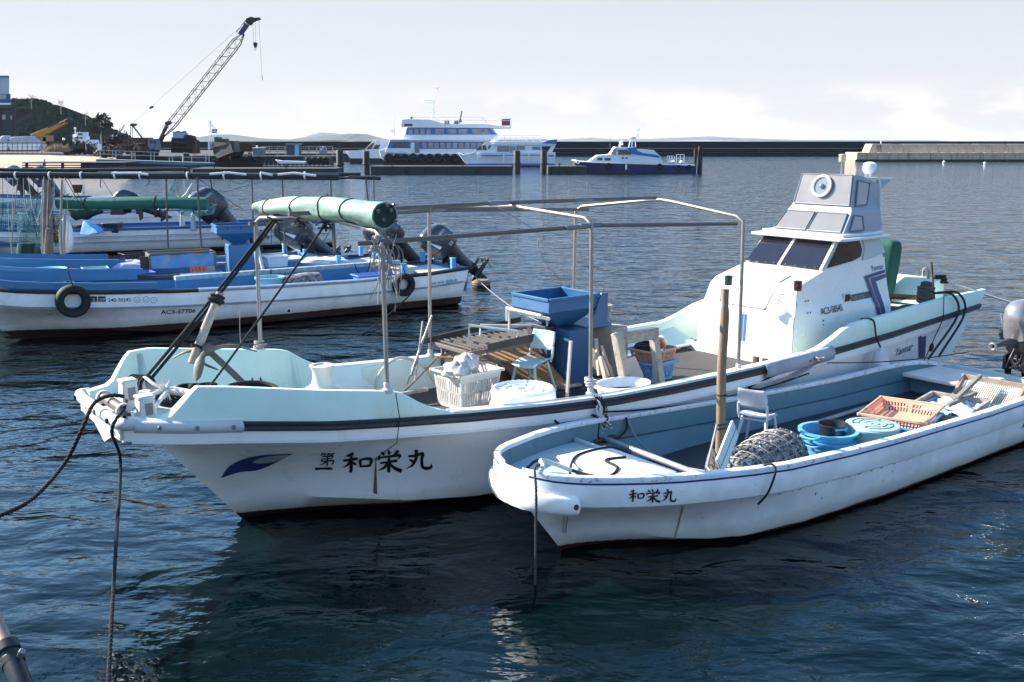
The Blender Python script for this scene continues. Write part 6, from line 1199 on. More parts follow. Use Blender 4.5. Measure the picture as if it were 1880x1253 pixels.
# ================================================================== loose things on the cabin boat
def item(name, label, cat, fr_, s, t, z, rz=0.0, group=None): return thing(name, label, cat, fr_.w(s, t, z), fr_.ang + rz, group)
def rope(name, label, pts, r, m, n=8, cat='rope', group=None):
    o = Vector(pts[0]); mb = MB(); q_ = [Vector(p) - o for p in pts]
    if name == 'mooring_line' and r > .012:         # laid rope of three strands
        ds = [0]; [ds.append(ds[-1] + (b - a).length) for a, b in zip(q_, q_[1:])]; N_ = int(min(520, ds[-1]/(r*1.1))); xs = [[float(np.interp(ds[-1]*i/N_, ds, [p[j] for p in q_])) for j in range(3)] for i in range(N_ + 1)]; P_ = [Vector(x) for x in xs]
        for k in range(3):
            out = []
            for i, p in enumerate(P_):
                d = (P_[min(i+1, N_)] - P_[max(i-1, 0)]).normalized(); u = d.cross(Vector((.3, .9, .2))).normalized(); v = d.cross(u); a = 2*math.pi*(k/3 + i/7.0); out.append(p + (u*math.cos(a) + v*math.sin(a))*r*.52)
            mb.tube(out, r*.56, 5)
    else: mb.tube(q_, r, n)
    return tag(mb.build(name, m, loc=o, ang=80), label, cat, group)
def coil(mb, c, R_, r, turns, rnd, tilt=Z, squash=1.0):
    for k in range(turns): mb.torus(Vector(c) + Vector((rnd.uniform(-.03, .03), rnd.uniform(-.03, .03), k*r*1.2)), Vector(tilt) + Vector((rnd.uniform(-.12, .12), rnd.uniform(-.12, .12), 0)), R_*rnd.uniform(.85, 1.1), r, 26, 6)
rn = random.Random(31)
# rolled mint awning over the forward arch
def awning():
    pts = [M.w(.98, -1.34, 3.20), M.w(1.0, -1.0, 3.255), M.w(1.02, -.4, 3.285), M.w(1.05, .3, 3.295), M.w(1.1, .8, 3.29), M.w(1.14, 1.24, 3.275)]
    t = thing('rolled_awning', 'mint green awning rolled up and tied across the forward frame of the cabin boat', 'awning', pts[0]); o = t.location; cc = arc([p - o for p in pts], 7); n = len(cc); d = (cc[-1] - cc[0]).normalized(); a = d.cross(Z).normalized(); b = a.cross(d); rings = []
    for i, p in enumerate(cc):
        f = i/(n-1); R_ = .092 + .055*f; w = .17*(1-f) + .02; rings.append([p + (a*math.cos(q)*1.05 + b*math.sin(q)*.92)*R_*(1 + w*math.sin(2*q + 9*f) + w*.7*math.sin(3*q - 14*f) + .015*math.sin(11*q + 3*f)) for q in [2*math.pi*j/30 for j in range(30)]])
    mb = MB(); mb.loft(rings, True, False); e = rings[-1]; ctr = cc[-1]
    mb.loft([e, [ctr + (p - ctr)*.9 for p in e], [ctr + (p - ctr)*.88 - d*.35 for p in e]], True, False); cl = mb.build('cloth', [tarp_g], t, ang=70)
    mb = MB(); mb.loft([[ctr + (p - ctr)*.90 - d*.004 for p in e], [ctr + (p - ctr)*.86 - d*.03 for p in e], [ctr + (p - ctr)*.84 - d*.10 for p in e], [ctr + (p - ctr)*.5 - d*.05 for p in e], [ctr + (p - ctr)*.1 - d*.09 for p in e]], True, True); mb.build('shade_cap', mat('roll_end_shade', (.01, .03, .025), .8, var=.4, scale=12), t)  # near-black cap: shade inside the open roll end, put into the colour
    for k in range(3): mb = MB(); mb.torus(ctr - d*.03, d, .05 + .032*k, .004, 30, 5); mb.build('roll_layer', MATS['roll_end_shade'], t)
    for x, y in ((-.09, .05), (.06, .05), (-.03, -.04), (.11, -.06), (.02, .10), (.10, .10)):
        mb = MB(); c = ctr + a*(-x) + b*y; mb.tube([c - d*.4, c + d*.03], .017, 10); q = mb.build('pole', steel, t); mb = MB(); mb.lathe([(.011, .03), (.011, .033)], c, d, 10); mb.build('hollow', ink, q)
    mb = MB()
    for f in (.18, .40, .58, .76): i = int(f*(n-1)); mb.loft([[cc[i] + (p - cc[i])*1.03 + d*w for p in rings[i]] for w in (-.008, .008)], True, False)
    mb.build('tie_cord', rope_k, t, solid=.008); return t
awning()
mb = MB(); o = M.w(1.0, 1.3, 3.08)
for x, z, l in ((.0, -.0, .3), (.05, -.07, .32), (-.05, -.12, .25)): mb.tube([L(.25, x, z) - L(.6, 0, 0), L(.3, x, z)], .017, 10)
pt_ = mb.build('pole_bundle', steel); pt_.location = o; pt_.rotation_euler.z = M.ang + 1.0; tag(pt_, 'bundle of short steel pipes lashed below the open end of the mint awning', 'pipes')
mb = MB(); rr = random.Random(3)
for k in range(26):
    a = Vector((rr.uniform(-.12, .12), rr.uniform(-.12, .12), rr.uniform(-.1, .05))); mb.tube(arc([a, a + Vector((rr.uniform(-.1, .1), rr.uniform(-.1, .1), rr.uniform(-.3, -.05))), a + Vector((rr.uniform(-.12, .12), rr.uniform(-.12, .12), rr.uniform(-.7, -.2)))], 5), .006, 4)
q = mb.build('tangled_cord', rope_g); q.location = M.w(1.1, 1.3, 3.05); tag(q, 'tangle of thin cords hanging under the open end of the mint awning', 'cord')
rr = random.Random(9)
for cx, cs, lw in ((-.95, .98, 'left'), (-.35, 1.0, 'middle'), (.25, 1.03, 'right')):
    mb = MB()
    for k in range(8):
        a = M.w(cs, cx, 3.13) - M.w(1, 0, 3.1) + Vector((rr.uniform(-.04, .04), rr.uniform(-.04, .04), rr.uniform(-.04, .04))); mb.tube(arc([a, a + Vector((rr.uniform(-.07, .07), rr.uniform(-.07, .07), rr.uniform(-.08, .04))), a + Vector((rr.uniform(-.10, .10), rr.uniform(-.08, .08), rr.choice((-.05, -.08, -.28))*rr.random()))], 5), rr.choice((.004, .011)), 5)
    q = mb.build('cord_knot', rope_k); q.location = M.w(1, 0, 3.1); tag(q, lw + ' knot of dark cords under the mint awning roll', 'cord', 'cord knots under the awning')
def mp(px, py, **k): a = M.inv(px, py, **k); return M.w(*a)
T1 = M.w(.98, -.95, 3.14)
for k, (dx, dy) in enumerate(((0, 0), (9, 3))): rope('stay_rope', ('left', 'right')[k] + ' of the two black stay ropes from awning to bow bar', sag(T1 + Vector((.04*k, 0, 0)), mp(262 + dx, 700 + dy, t=-.25), .03), .017, rope_k, group='black stay ropes')
rope('stay_rope', 'single black stay rope from the mint awning down to the fore deck', sag(M.w(1.03, .22, 3.15), mp(376, 722, t=.15), .02), .013, rope_k)
for k, (px, py, tt, dz) in enumerate(((548, 470, -.6, .3), (575, 430, -.5, .4), (690, 440, -.2, .5))): pass
for k, (a, b) in enumerate((((452, 655), (470, 722)), ((462, 660), (492, 725)))): rope('lashing_rope', ('left', 'right')[k] + ' black rope hanging inside the far bulwark from the frame foot', sag(mp(*a, t=-1.32), mp(*b, t=-1.05), .01), .012, rope_k)
rope('thin_line', 'thin line looped from the far frame post down to the bulwark', arc([mp(440, 560, t=-1.3), mp(441, 620, t=-1.3), mp(446, 648, t=-1.32), mp(456, 655, t=-1.34)], 6), .004, rope_g)
rope('thin_line', 'thin cord hanging from the middle ridge pipe with a knot', arc([M.w(3.5, 0, 3.19), mp(983, 425, t=0), mp(988, 450, t=0), mp(1000, 480, t=-.1), mp(1032, 520, t=-.3)], 6), .006, rope_g)
rope('thin_line', 'thin black cord from the near frame foot down the bow side to the drain', [HMw for HMw in [M.w(1.12, 1.40, 1.5), M.w(1.13, HM.b(1.1) + .065, 1.25), M.w(1.12, HM.b(1.1) + .02, .98), M.w(*[0, 0, 0]) + M.d*0 if False else mp(690, 842, t=1.17)]], .005, rope_k)
mb = MB(); coil(mb, (0, 0, 0), .05, .012, 6, rn); q = mb.build('rope_knot', rope_g); q.location = M.w(.88, -1.30, 1.56); tag(q, 'grey rope lashing wound round the far forward frame foot', 'rope')
mb = MB(); coil(mb, (0, 0, 0), .05, .011, 7, rn); q = mb.build('rope_knot', rope_w); q.location = M.w(3.72, 1.47, 1.2); tag(q, 'white rope lashing wound round the near middle frame foot', 'rope')
# grapnel anchor
an = item('grapnel_anchor', 'rusty four fluke grapnel anchor with wooden stock leaning on the bow', 'anchor', M, 0, 0, 0); hub = Vector(L(-.15, -.3, 1.83))
mb = MB(); mb.tube(arc([hub, hub.lerp(L(.16, .3, 1.36), .5), L(.22, .42, 1.25)], 4), .035, 10); mb.ball(hub, .075, .07, .065); mb.build('shank', iron, an)
for tip, mid in (((.42, -.35, 1.73), (.12, -.32, 1.84)), ((-.42, .05, 1.60), (-.30, -.10, 1.80)), ((-.42, -.62, 1.72), (-.30, -.5, 1.8)), ((-.05, -.3, 1.60), (-.2, -.35, 1.7))):
    mb = MB(); c = arc([hub, L(*mid), L(*tip)], 7); n = len(c); rings = []
    for i, p in enumerate(c):
        f = i/(n-1); d = (c[min(i+1, n-1)] - c[max(i-1, 0)]).normalized(); a = d.cross(Z).normalized(); b = a.cross(d); w = .022 + (.03*math.sin(math.pi*min(1, max(0, (f-.45)/.55)*.85 + .1)) if f > .45 else 0); w = w if f < .97 else .004; h_ = .028*(1 - .75*f)
        rings.append([p + a*w*x + b*h_*y for x, y in ((1, 0), (.7, .7), (0, 1), (-.7, .7), (-1, 0), (-.7, -.7), (0, -1), (.7, -.7))])
    mb.loft(rings, True, True); mb.build('fluke', iron, an)
mb = MB(); a = Vector(L(*M.inv(404, 538, t=-.42))); b = Vector(L(*M.inv(352, 668, t=-.34))); mb.tube([b, b.lerp(a, .5) + Vector((0, .01, 0)), a], [.048, .05, .042], 10); mb.build('stock', wood_long, an)
mb = MB(); coil(mb, b.lerp(a, .22), .055, .012, 3, rn, tilt=(a - b).normalized()); coil(mb, b.lerp(a, .86), .058, .016, 5, rn, tilt=(a - b).normalized()); mb.build('lashing', rope_k, an)
# ropes at the bow
mb = MB(); rr = random.Random(14)
for k in range(8): coil(mb, L(-.72 + .11*rr.random() + .05*k, -.2 + .4*rr.random(), 1.42 + .01*k), rr.uniform(.08, .14), .022, 2, rr)
q = mb.build('rope_heap', rope_k); tag(q, 'heap of thick black rope on the bow deck behind the cross bar', 'rope'); q.location = M.O; q.rotation_euler.z = M.ang
mb = MB()
for k in range(5): mb.torus(L(-.93 + .02*k, -.36 + .05*k, 1.58), Vector(L(.4, .9, 0)), .07 + .004*k, .02, 20, 7)
q = mb.build('rope_wrap', rope_k); tag(q, 'black rope wound round the end of the white bow cross bar', 'rope'); q.location = M.O; q.rotation_euler.z = M.ang
mb = MB(); rr = random.Random(6); c = Vector(L(*M.inv(305, 716, t=.12)))
mb.tube(arc([L(*M.inv(250, 762, t=.62)), L(*M.inv(256, 752, t=.5)), L(*M.inv(275, 728, t=.3)), c, L(*M.inv(290, 740, t=.4)), L(*M.inv(272, 762, t=.6))], 6), .022, 8)
mb.tube(arc([c, L(*M.inv(283, 706, t=.0)), L(*M.inv(264, 694, t=-.15)), L(*M.inv(268, 722, t=-.05)), L(*M.inv(286, 722, t=.1)), c], 6), .018, 8)
for k in range(60):
    d = Vector((rr.gauss(0, 1), rr.gauss(0, 1), rr.gauss(.2, 1))).normalized(); mb.tube([c + d*.02, c + d*rr.uniform(.07, .13)], [.009, .003], 4)
q = mb.build('frayed_rope', rope_w); tag(q, 'frayed white rope knot on the bow cross bar', 'rope'); q.location = M.O; q.rotation_euler.z = M.ang
rope('mooring_line', 'thick black mooring line running from the bow bitt down to the lower left', arc([mp(228, 728, t=.3), mp(200, 727, t=.25), mp(172, 742, t=.2), M.w(-1.62, .3, 1.36), GP(118, 852, 8.9), GP(62, 914, 8.2), GP(0, 947, 7.6), GP(-80, 968, 6.9)], 8), .02, rope_k)
rope('mooring_line', 'black mooring line hanging straight down from the bow bitt into the water', arc([mp(232, 735, t=.45), mp(228, 750, t=.62), M.w(-1.47, .72, 1.42), GP(221, 850, 9.35), GP(213, 1000, 8.2), GP(206, 1120, 7.4), GP(199, 1253, 6.75), GP(196, 1330, 6.3)], 8), .017, rope_k)
mb = MB(); coil(mb, (0, 0, 0), .24, .02, 5, rn); q = mb.build('rope_coil', rope_k); q.location = M.w(.05, .55, 1.40) - Z*.02; q.location = M.w(.0, .5, 1.44); q.rotation_euler = (.15, 0, 0); tag(q, 'coil of black hose behind the near bow bulwark', 'coil')
# thin poles leaning by the far rail
for k, (x0, y0, x1, y1, r, m) in enumerate(((748, 705, 793, 580, .014, steel), (762, 700, 776, 590, .011, steel), (755, 690, 778, 618, .016, iron), (735, 727, 800, 660, .012, iron))):
    mb = MB(); a = mp(x0, y0, t=-.9); b = mp(x1, y1, t=-1.1); mb.tube([a - a, b - a], r, 8); one('leaning_pole', mb, m, ('longest', 'second', 'shortest', 'lowest sloping')[k] + ' thin pole leaning on the far rail left of the white basket', 'pole', 'thin poles on the far rail', loc=a)
hh = item('hose_arch', 'pale translucent hose arching against the far side behind the poles', 'hose', M, 2.7, -1.15, .66); mb = MB(); mb.tube(arc([L(-.35, 0, 0), L(-.3, 0, .35), L(0, 0, .55), L(.35, .05, .42), L(.55, .1, .1)], 6), .02, 8); mb.build('hose', mat('hose_pale', (.55, .53, .45), .5), hh)
mb = MB(); mb.beam(M.w(1.75, -.95, .78) - M.w(2, 0, 0), M.w(2.9, -.75, .84) - M.w(2, 0, 0), .05, .04); one('deck_board', mb, wood, 'dark board lying beside the white basket on deck', 'board', loc=M.w(2, 0, 0))
# lattice crates
def crate(name, label, fr_, s, t, z, w, l, h, m, rz=0.0, group=None, slot=True, taper=.86, lip=.02):
    b = item(name, label, 'crate', fr_, s, t, z, rz, group); mb = MB(); tp = taper
    cor = lambda f, ins=0: [Vector((x*(tp + (1-tp)*f), y*(tp + (1-tp)*f), h*f)) for x, y in ((-w/2 + ins, -l/2 + ins), (w/2 - ins, -l/2 + ins), (w/2 - ins, l/2 - ins), (-w/2 + ins, l/2 - ins))]
    th_ = .012
    for i in range(4):
        j = (i + 1) % 4; a0, a1, b0, b1 = cor(0)[i], cor(0)[j], cor(1)[i], cor(1)[j]; ln = (b1 - b0).length; nn = (a1 - a0).cross(b0 - a0).normalized()
        pt = lambda u, v: a0.lerp(a1, u).lerp(b0.lerp(b1, u), v)
        if not slot: mb.prism([pt(0, 0), pt(1, 0), pt(1, 1), pt(0, 1)], -nn*th_); continue
        nv = max(4, int(ln/.045))
        for u0, u1, v0, v1 in [(0, 1, 0, .12), (0, 1, .78, 1), (0, 1, .44, .5), (0, .06, .12, .78), (.94, 1, .12, .78), (.47, .53, .12, .78)]: mb.prism([pt(u0, v0), pt(u1, v0), pt(u1, v1), pt(u0, v1)], -nn*th_)
        for k in range(nv):
            u = .06 + .88*(k + .5)/nv; mb.prism([pt(u - .22/nv, .1), pt(u + .22/nv, .1), pt(u + .22/nv, .8), pt(u - .22/nv, .8)], -nn*th_*.7)
    mb.prism([p + Z*.004 for p in cor(0, .01)], (0, 0, .012)); mb.build('basket', m, b, flat=True)
    mb = MB(); o_ = cor(1); e = [p + Vector((math.copysign(lip, p.x), math.copysign(lip, p.y), 0)) for p in o_]
    for i in range(4): mb.beam(e[i], e[(i+1) % 4], .026, .03)
    for p in e: mb.lathe([(.022, -.02), (.022, .016)], p, Z, 10)
    mb.build('rim', m, b, bevel=.005); return b
def crate_solid(*a, **k): return crate(*a, slot=False, **k)
cr = crate('basket', 'large white lattice basket holding grey cloth beside the white tub', M, 3.22, -.31, .68, .66, .56, .46, basket_w, .05)
mb = MB(); mb.grid([[(x, y, .46 + .0*x) for x in (-.3, .3)] for y in (-.25, .25)]) ; 
def cloth_blob(name, label, loc, rz, sx, sy, sz, m, seed, cat='cloth'):
    rr = random.Random(seed); mb = MB(); nU, nV = 22, 14; ph = [rr.uniform(0, 6) for _ in range(6)]; rings = []
    for j in range(nV + 1):
        u = max(.05, min(math.pi - .05, math.pi*j/nV)); rings.append([])
        for i in range(nU):
            q = 2*math.pi*i/nU; f = 1 + .13*math.sin(3*q + 2.2*u + ph[0]) + .10*math.sin(5*q - 3*u + ph[1]) + .07*math.sin(9*u + 2*q + ph[2])
            rings[-1].append((sx*math.sin(u)*math.cos(q)*f, sy*math.sin(u)*math.sin(q)*f, max(-sz*.6, -sz*math.cos(u)*f)))
    mb.loft(rings, True, True); return one(name, mb, m, label, cat, loc=loc, ang=70)
c1 = cloth_blob('cloth', 'crumpled grey cloth bundle hanging over the left rim of the white basket', M.w(3.0, -.22, 1.17), M.ang, .17, .22, .11, cloth, 4); c2 = cloth_blob('cloth', 'folded beige cloth heap in the middle of the white basket', M.w(3.22, -.32, 1.2), M.ang, .16, .20, .13, mat('beige_cloth', (.56, .52, .50), .95, var=.2, bump=.006, bscale=50), 8)
# upturned white tub with ringed base
tb = item('tub', 'upturned white plastic tub with ringed base beside the basket', 'tub', M, 3.47, .52, .67); mb = MB()
mb.lathe([(.44, 0), (.435, .04), (.425, .05), (.40, .33), (.385, .345), (.375, .36)], n=40, cap=False); mb.lathe([(.375, .36), (.355, .365), (.345, .33), (.25, .325), (.245, .35), (.225, .352), (.22, .33), (.11, .325), (.10, .345), (.085, .345), (.08, .315), (.01, .315)], n=40, cap=False); mb.build('shell', plastic_w, tb, ang=30)
mb = MB()
for k in range(8): a = k*.785; mb.beam((.12*math.cos(a), .12*math.sin(a), .333), (.345*math.cos(a), .345*math.sin(a), .333), .016, .02)
for k in range(30): a = k*.2094; mb.box((.365*math.cos(a), .365*math.sin(a), .361), (.012, .03, .008), Matrix.Rotation(a, 3, 'Z'))
mb.build('ribs', plastic_w, tb)
# moulded school chair
def chair(name, label, fr_, s, t, z, rz, m, sc=1.0, group=None):
    c = item(name, label, 'chair', fr_, s, t, z, rz, group); q = lambda x, y, w: Vector((x, y, w))*sc
    mb = MB(); rows = []
    for i, f in enumerate([k/8 for k in range(9)]):
        x = -.2 + .40*f; rows.append([q(x, y*(1 - .05*f), .42 + .02*math.cos(f*3.1) + .025*(y/.2)**2 - (.03*max(0, (f-.8)/.2)**2)) for y in (-.2, -.13, -.05, .05, .13, .2)])
    mb.grid(rows); mb.build('seat', m, c, solid=.012*sc, ang=60)
    mb = MB(); rows = []
    for f in [k/6 for k in range(7)]:
        z_ = .56 + .26*f; w = .20 - .02*abs(f - .5)*2; rows.append([q(-.23 - .07*f - .035*(1 - (y/w)**2)*.8, y, z_) for y in (-w, -w*.8, -w*.4, 0, w*.4, w*.8, w)])
    mb.grid(rows); mb.build('backrest', m, c, solid=.014*sc, ang=60)
    for sd in (1, -1):
        mb = MB(); mb.tube([q(-.19, .18*sd, .41), q(-.225, .19*sd, .5), q(-.25, .185*sd, .62)], .018*sc, 8); mb.build('arm_bracket', m, c)
        for x0, x1 in ((-.15, -.27), (.14, .2)):
            mb = MB(); mb.tube([q(x0, .15*sd, .42), q(x1, .22*sd, 0)], [.024*sc, .017*sc], 10); mb.build('leg', m, c)
    mb = MB(); mb.tube([q(-.15, -.15, .39), q(.14, -.15, .39), q(.14, .15, .39), q(-.15, .15, .39), q(-.15, -.15, .39)], .015*sc, 8); mb.build('seat_frame', m, c); return c
chair('chair', 'pale green moulded plastic chair beside the sorting table', M, 4.27, -.30, .68, 3.4, chair_g, .98)
# sorting table with rails
tt = item('sorting_table', 'rusty steel sorting table with slatted tray and pipe rails', 'table', M, 4.3, -1.0, .67); mb = MB()
for x in (-.75, .65):
    for y in (-.36, .42): mb.beam(L(x, y, 0), L(x, y, .60), .04, .04)
for y in (-.40, .44): mb.beam(L(-.85, y, .60), L(.8, y, .63), .05, .06)
for x in (-.85, -.1, .8): mb.beam(L(x, -.40, .60), L(x, .44, .60), .05, .05)
mb.beam(L(-.6, .42, .55), L(.1, .42, .1), .05, .04); mb.build('frame', iron, tt, bevel=.004)
mb = MB()
for k in range(16): x = -.8 + .1*k; mb.beam(L(x, -.40, .645), L(x, .42, .645), .022, .022)
mb.build('slats', iron, tt)
mb = MB(); mb.prism([L(-1.05, -.45, .60), L(.7, -.45, .72), L(.7, -.45, .80), L(-1.05, -.45, .68)], L(0, -.025, 0)); mb.prism([L(-.6, .46, .60), L(.8, .46, .68), L(.8, .46, .78), L(-.6, .46, .70)], L(0, .02, 0)); mb.build('side_plate', mat('dark_plate', (.06, .055, .05), .6, .3, var=.4), tt)
mb = MB(); mb.prism([L(-.95, -.2, .44), L(-.2, .5, .40), L(.2, .5, .46), L(-.4, -.35, .52)], (0, 0, .02)); mb.build('tray', ply, tt)
for a, b, d in (((-.55, .0, .88), (-.05, .42, .80), .2), ((-.18, -.25, .80), (.55, .25, .78), .14), ((.1, .05, 1.02), (.45, .45, 1.0), .3)):
    mb = MB(); mb.tube([L(a[0], a[1], a[2] - d), L(*a), L(*b)], .022, 8); mb.tube([L(*b), L(b[0], b[1], b[2] - d)], .016, 8); mb.build('pipe_rail', mat('pale_pipe', (.6, .58, .55), .4, .3, dirt=(.25, .12, .06), damt=.6, dscale=12, dthr=.56), tt)
mb = MB(); mb.box(L(.55, .48, .66), (.06, .05, .12)); mb.build('switch_box', aqua_pl, tt, bevel=.006)
# plywood chute below
pl = item('plywood_panel', 'stained orange plywood chute standing between table and blue cabinet', 'plywood', M, 4.55, -.55, .67); mb = MB(); mb.prism([L(-.35, -.5, .38), L(.1, -.35, .62), L(.25, .38, .06), L(.2, .42, 0), L(-.25, .05, 0)], L(.03, -.03, .01)); mb.build('panel', ply, pl)
mb = MB(); mb.prism([L(-.45, -.45, 0), L(.3, -.45, 0), L(.3, -.45, .5), L(-.2, -.45, .5)], L(0, -.025, 0)); mb.build('back_panel', ply, pl); mb = MB(); mb.box(L(.28, .36, .04), (.34, .2, .03)); mb.build('base_board', wood, pl)
# blue hopper on cabinet
hp2, tub2, K2 = hopper('plain blue steel hopper on a blue cabinet amidships on the cabin boat', M.w(4.93, -.62, .67), M.ang, .94, ribs=False)
mb = MB(); mb.prism([L(-.10, .15, 0), L(.30, .15, 0), L(.30, .15, .80), L(-.10, .15, .80)], L(0, .30, 0)); mb.build('cabinet', mat('cabinet_blue', (.015, .075, .18), .5, dirt=(.2, .2, .2), damt=.5, dscale=25, dthr=.72, bump=.001, bscale=30), hp2, bevel=.008)
mb = MB(); mb.prism([L(.30, .40, .80), L(.50, .40, 1.26), L(.62, .40, 1.26), L(.62, .40, .80)], L(0, .03, 0)); mb.prism([L(.30, -.40, .80), L(.50, -.40, 1.26), L(.62, -.40, 1.26), L(.62, -.40, .80)], L(0, .03, 0)); mb.box(L(.46, 0, .80), (.5, .84, .04)); mb.build('gusset', blue_paint, hp2)
mb = MB(); mb.box(L(-.02, -.1, .42), (.4, .45, .8)); mb.build('drive_box', mat('drive_dark', (.03, .04, .07), .6), hp2, bevel=.01)
mb = MB(); mb.beam(L(-.45, .43, 1.0), L(-.45, -.43, 1.0), .04, .04); mb.tube([L(-.5, -.42, 1.04), L(-.52, .35, 1.04)], .024, 10); mb.tube([L(-.5, -.42, 1.04), L(-.5, -.42, .86)], .022, 8); mb.build('pipe_rail', MATS['pale_pipe'], hp2)
# grey bucket on a sack behind the hopper
sb_ = item('sack', 'stained canvas covered block below the grey bucket', 'sack', M, 5.83, -.42, .67); mb = MB(); mb.box((0, 0, .36), (.42, .36, .72), Matrix.Rotation(.25, 3, 'Z'), 0, 1.05); mb.build('canvas', mat('canvas', (.36, .31, .25), .9, var=.3, dirt=(.35, .18, .06), damt=.6, dscale=4, dthr=.55, bump=.02, bscale=8), sb_, bevel=.04)
bk = item('bucket', 'dark grey bucket standing on the canvas block behind the hopper', 'bucket', M, 5.72, -.5, 1.40)
def bucket(bk, r0, r1, h, m, handle=None, hm=None):
    mb = MB(); mb.lathe([(r0*.3, .008), (r0, .008), (r1, h - .02), (r1*1.06, h - .02), (r1*1.06, h), (r1*.97, h), (r0*.95, .03), (r0*.2, .025)], n=28, cap=False); mb.build('shell', m, bk, ang=35)
    if handle: mb = MB(); mb.tube(arc([(r1*1.08*math.cos(q), r1*1.08*math.sin(q)*.4 - r1*.0, h - .02 - handle*math.sin(q)) for q in [math.pi*i/8 for i in range(9)]], 3), .008, 6); mb.build('handle', hm or steel, bk)
bucket(bk, .115, .155, .30, grey_pl, .08)
# weathered timber frame, planks, beige panel, crates, float
tf = item('trestle', 'weathered timber frame of two posts and a top beam beside the cabin', 'frame', M, 0, 0, 0)
for (x0, y0), (x1, y1), w, d in (((1152, 722), (1132, 612), .13, .10), ((1213, 712), (1201, 622), .10, .10)):
    mb = MB(); mb.beam(L(*M.inv(x0, y0, t=.82)), L(*M.inv(x1, y1, t=.70)), w, d, up=L(1, 0, 0)); mb.build('post', wood_long, tf, bevel=.008)
mb = MB(); mb.beam(L(*M.inv(1131, 624, t=.72)), L(*M.inv(1206, 611, t=.72)), .08, .15); mb.build('top_beam', wood, tf, bevel=.008)
for k, ((x0, y0), (x1, y1), w, lab) in enumerate((((1118, 722), (1102, 655), .12, 'wide pink grey plank leaning left of the timber frame'), ((1133, 720), (1104, 635), .05, 'narrow plank edge leaning behind the wide plank'), ((1130, 715), (1120, 672), .04, 'short pale stick between the planks'), ((1100, 690), (1094, 622), .08, 'dark plank leaning beside the blue cabinet'))):
    mb = MB(); a = Vector(L(*M.inv(x0, y0, t=.6 - .07*k))); b = Vector(L(*M.inv(x1, y1, t=.45 - .07*k))); mb.beam(a - a, b - a, w, .03, up=L(1, .4, 0)); one('plank', mb, wood_long, lab, 'plank', 'planks leaning amidships', loc=M.w(*[a.x, -a.y, a.z]), bevel=.004).rotation_euler.z = M.ang
pn = item('board_panel', 'cream board with wire standing inside the timber frame', 'board', M, 0, 0, 0); mb = MB(); mb.prism([L(*M.inv(x, y, t=.45 + .1*(y-655)/50)) for x, y in ((1147, 660), (1166, 655), (1182, 692), (1166, 705), (1150, 706))], L(.03, -.03, 0)); mb.build('panel', mat('cream_board', (.62, .50, .42), .7, var=.1), pn, bevel=.006)
crate('crate', 'blue lattice crate under the salmon crate near the cabin', M, 6.12, .16, .68, .52, .40, .26, mat('pale_blue_pl', (.16, .33, .56), .5, var=.1), .1)
crate('crate', 'salmon lattice crate stacked on a blue crate near the cabin', M, 6.12, .16, .95, .54, .42, .17, mat('salmon_dull', (.52, .28, .20), .5, var=.12), .1)
nt_ = item('net_bag', 'black net filling the salmon crate near the cabin', 'net', M, 6.05, .1, 1.09); mb = MB(); coil(mb, (0, 0, 0), .15, .03, 3, rn); coil(mb, (.05, .03, .04), .09, .03, 2, rn); mb.build('net', rope_k, nt_)
fl = item('float', 'round orange and white float on the rim of the salmon crate', 'float', M, 6.3, .12, 1.17); mb = MB(); mb.lathe([(.015, -.05), (.08, -.05), (.092, -.03), (.092, .03), (.08, .05), (.015, .05)], axis=(1, .3, .1), n=22); mb.build('disc', mat('float_orange', (.85, .32, .12), .5), fl); mb = MB(); mb.lathe([(.094, -.012), (.094, .05), (.05, .055)], axis=(1, .3, .1), n=22); mb.build('white_side', plastic_w, fl)
tb2 = item('fish_tub', 'oval white tub with rope at the near rail under the timber frame', 'tub', M, 4.62, 1.08, .68); mb = MB(); mb.lathe([(.2, .0), (.27, .3), (.30, .31), (.30, .34), (.265, .34), (.19, .03), (.02, .03)], n=30, cap=False, sx=1.35); mb.build('shell', plastic_w, tb2); mb = MB(); mb.lathe([(.25, .22), (.01, .24)], n=24, sx=1.35); mb.build('contents', mat('tub_net', (.05, .04, .03), .9, var=.6, scale=25, bump=.02, bscale=40), tb2)
mb = MB(); a = mp(1040, 740, t=.32); b = mp(1048, 626, t=.30); mb.beam(a - a, b - a, .035, .035); one('wooden_stick', mb, mat('stick_grey', (.45, .42, .40), .7), 'pale wooden stick standing upright before the blue cabinet', 'stick', loc=a)
sh = item('blackened_mat', 'black rubber mat on deck behind the wooden stick', 'mat', M, 4.75, .25, .675); mb = MB(); mb.box((0, 0, .015), (.7, .5, .03)); mb.build('sheet', black_pl, sh, bevel=.01)
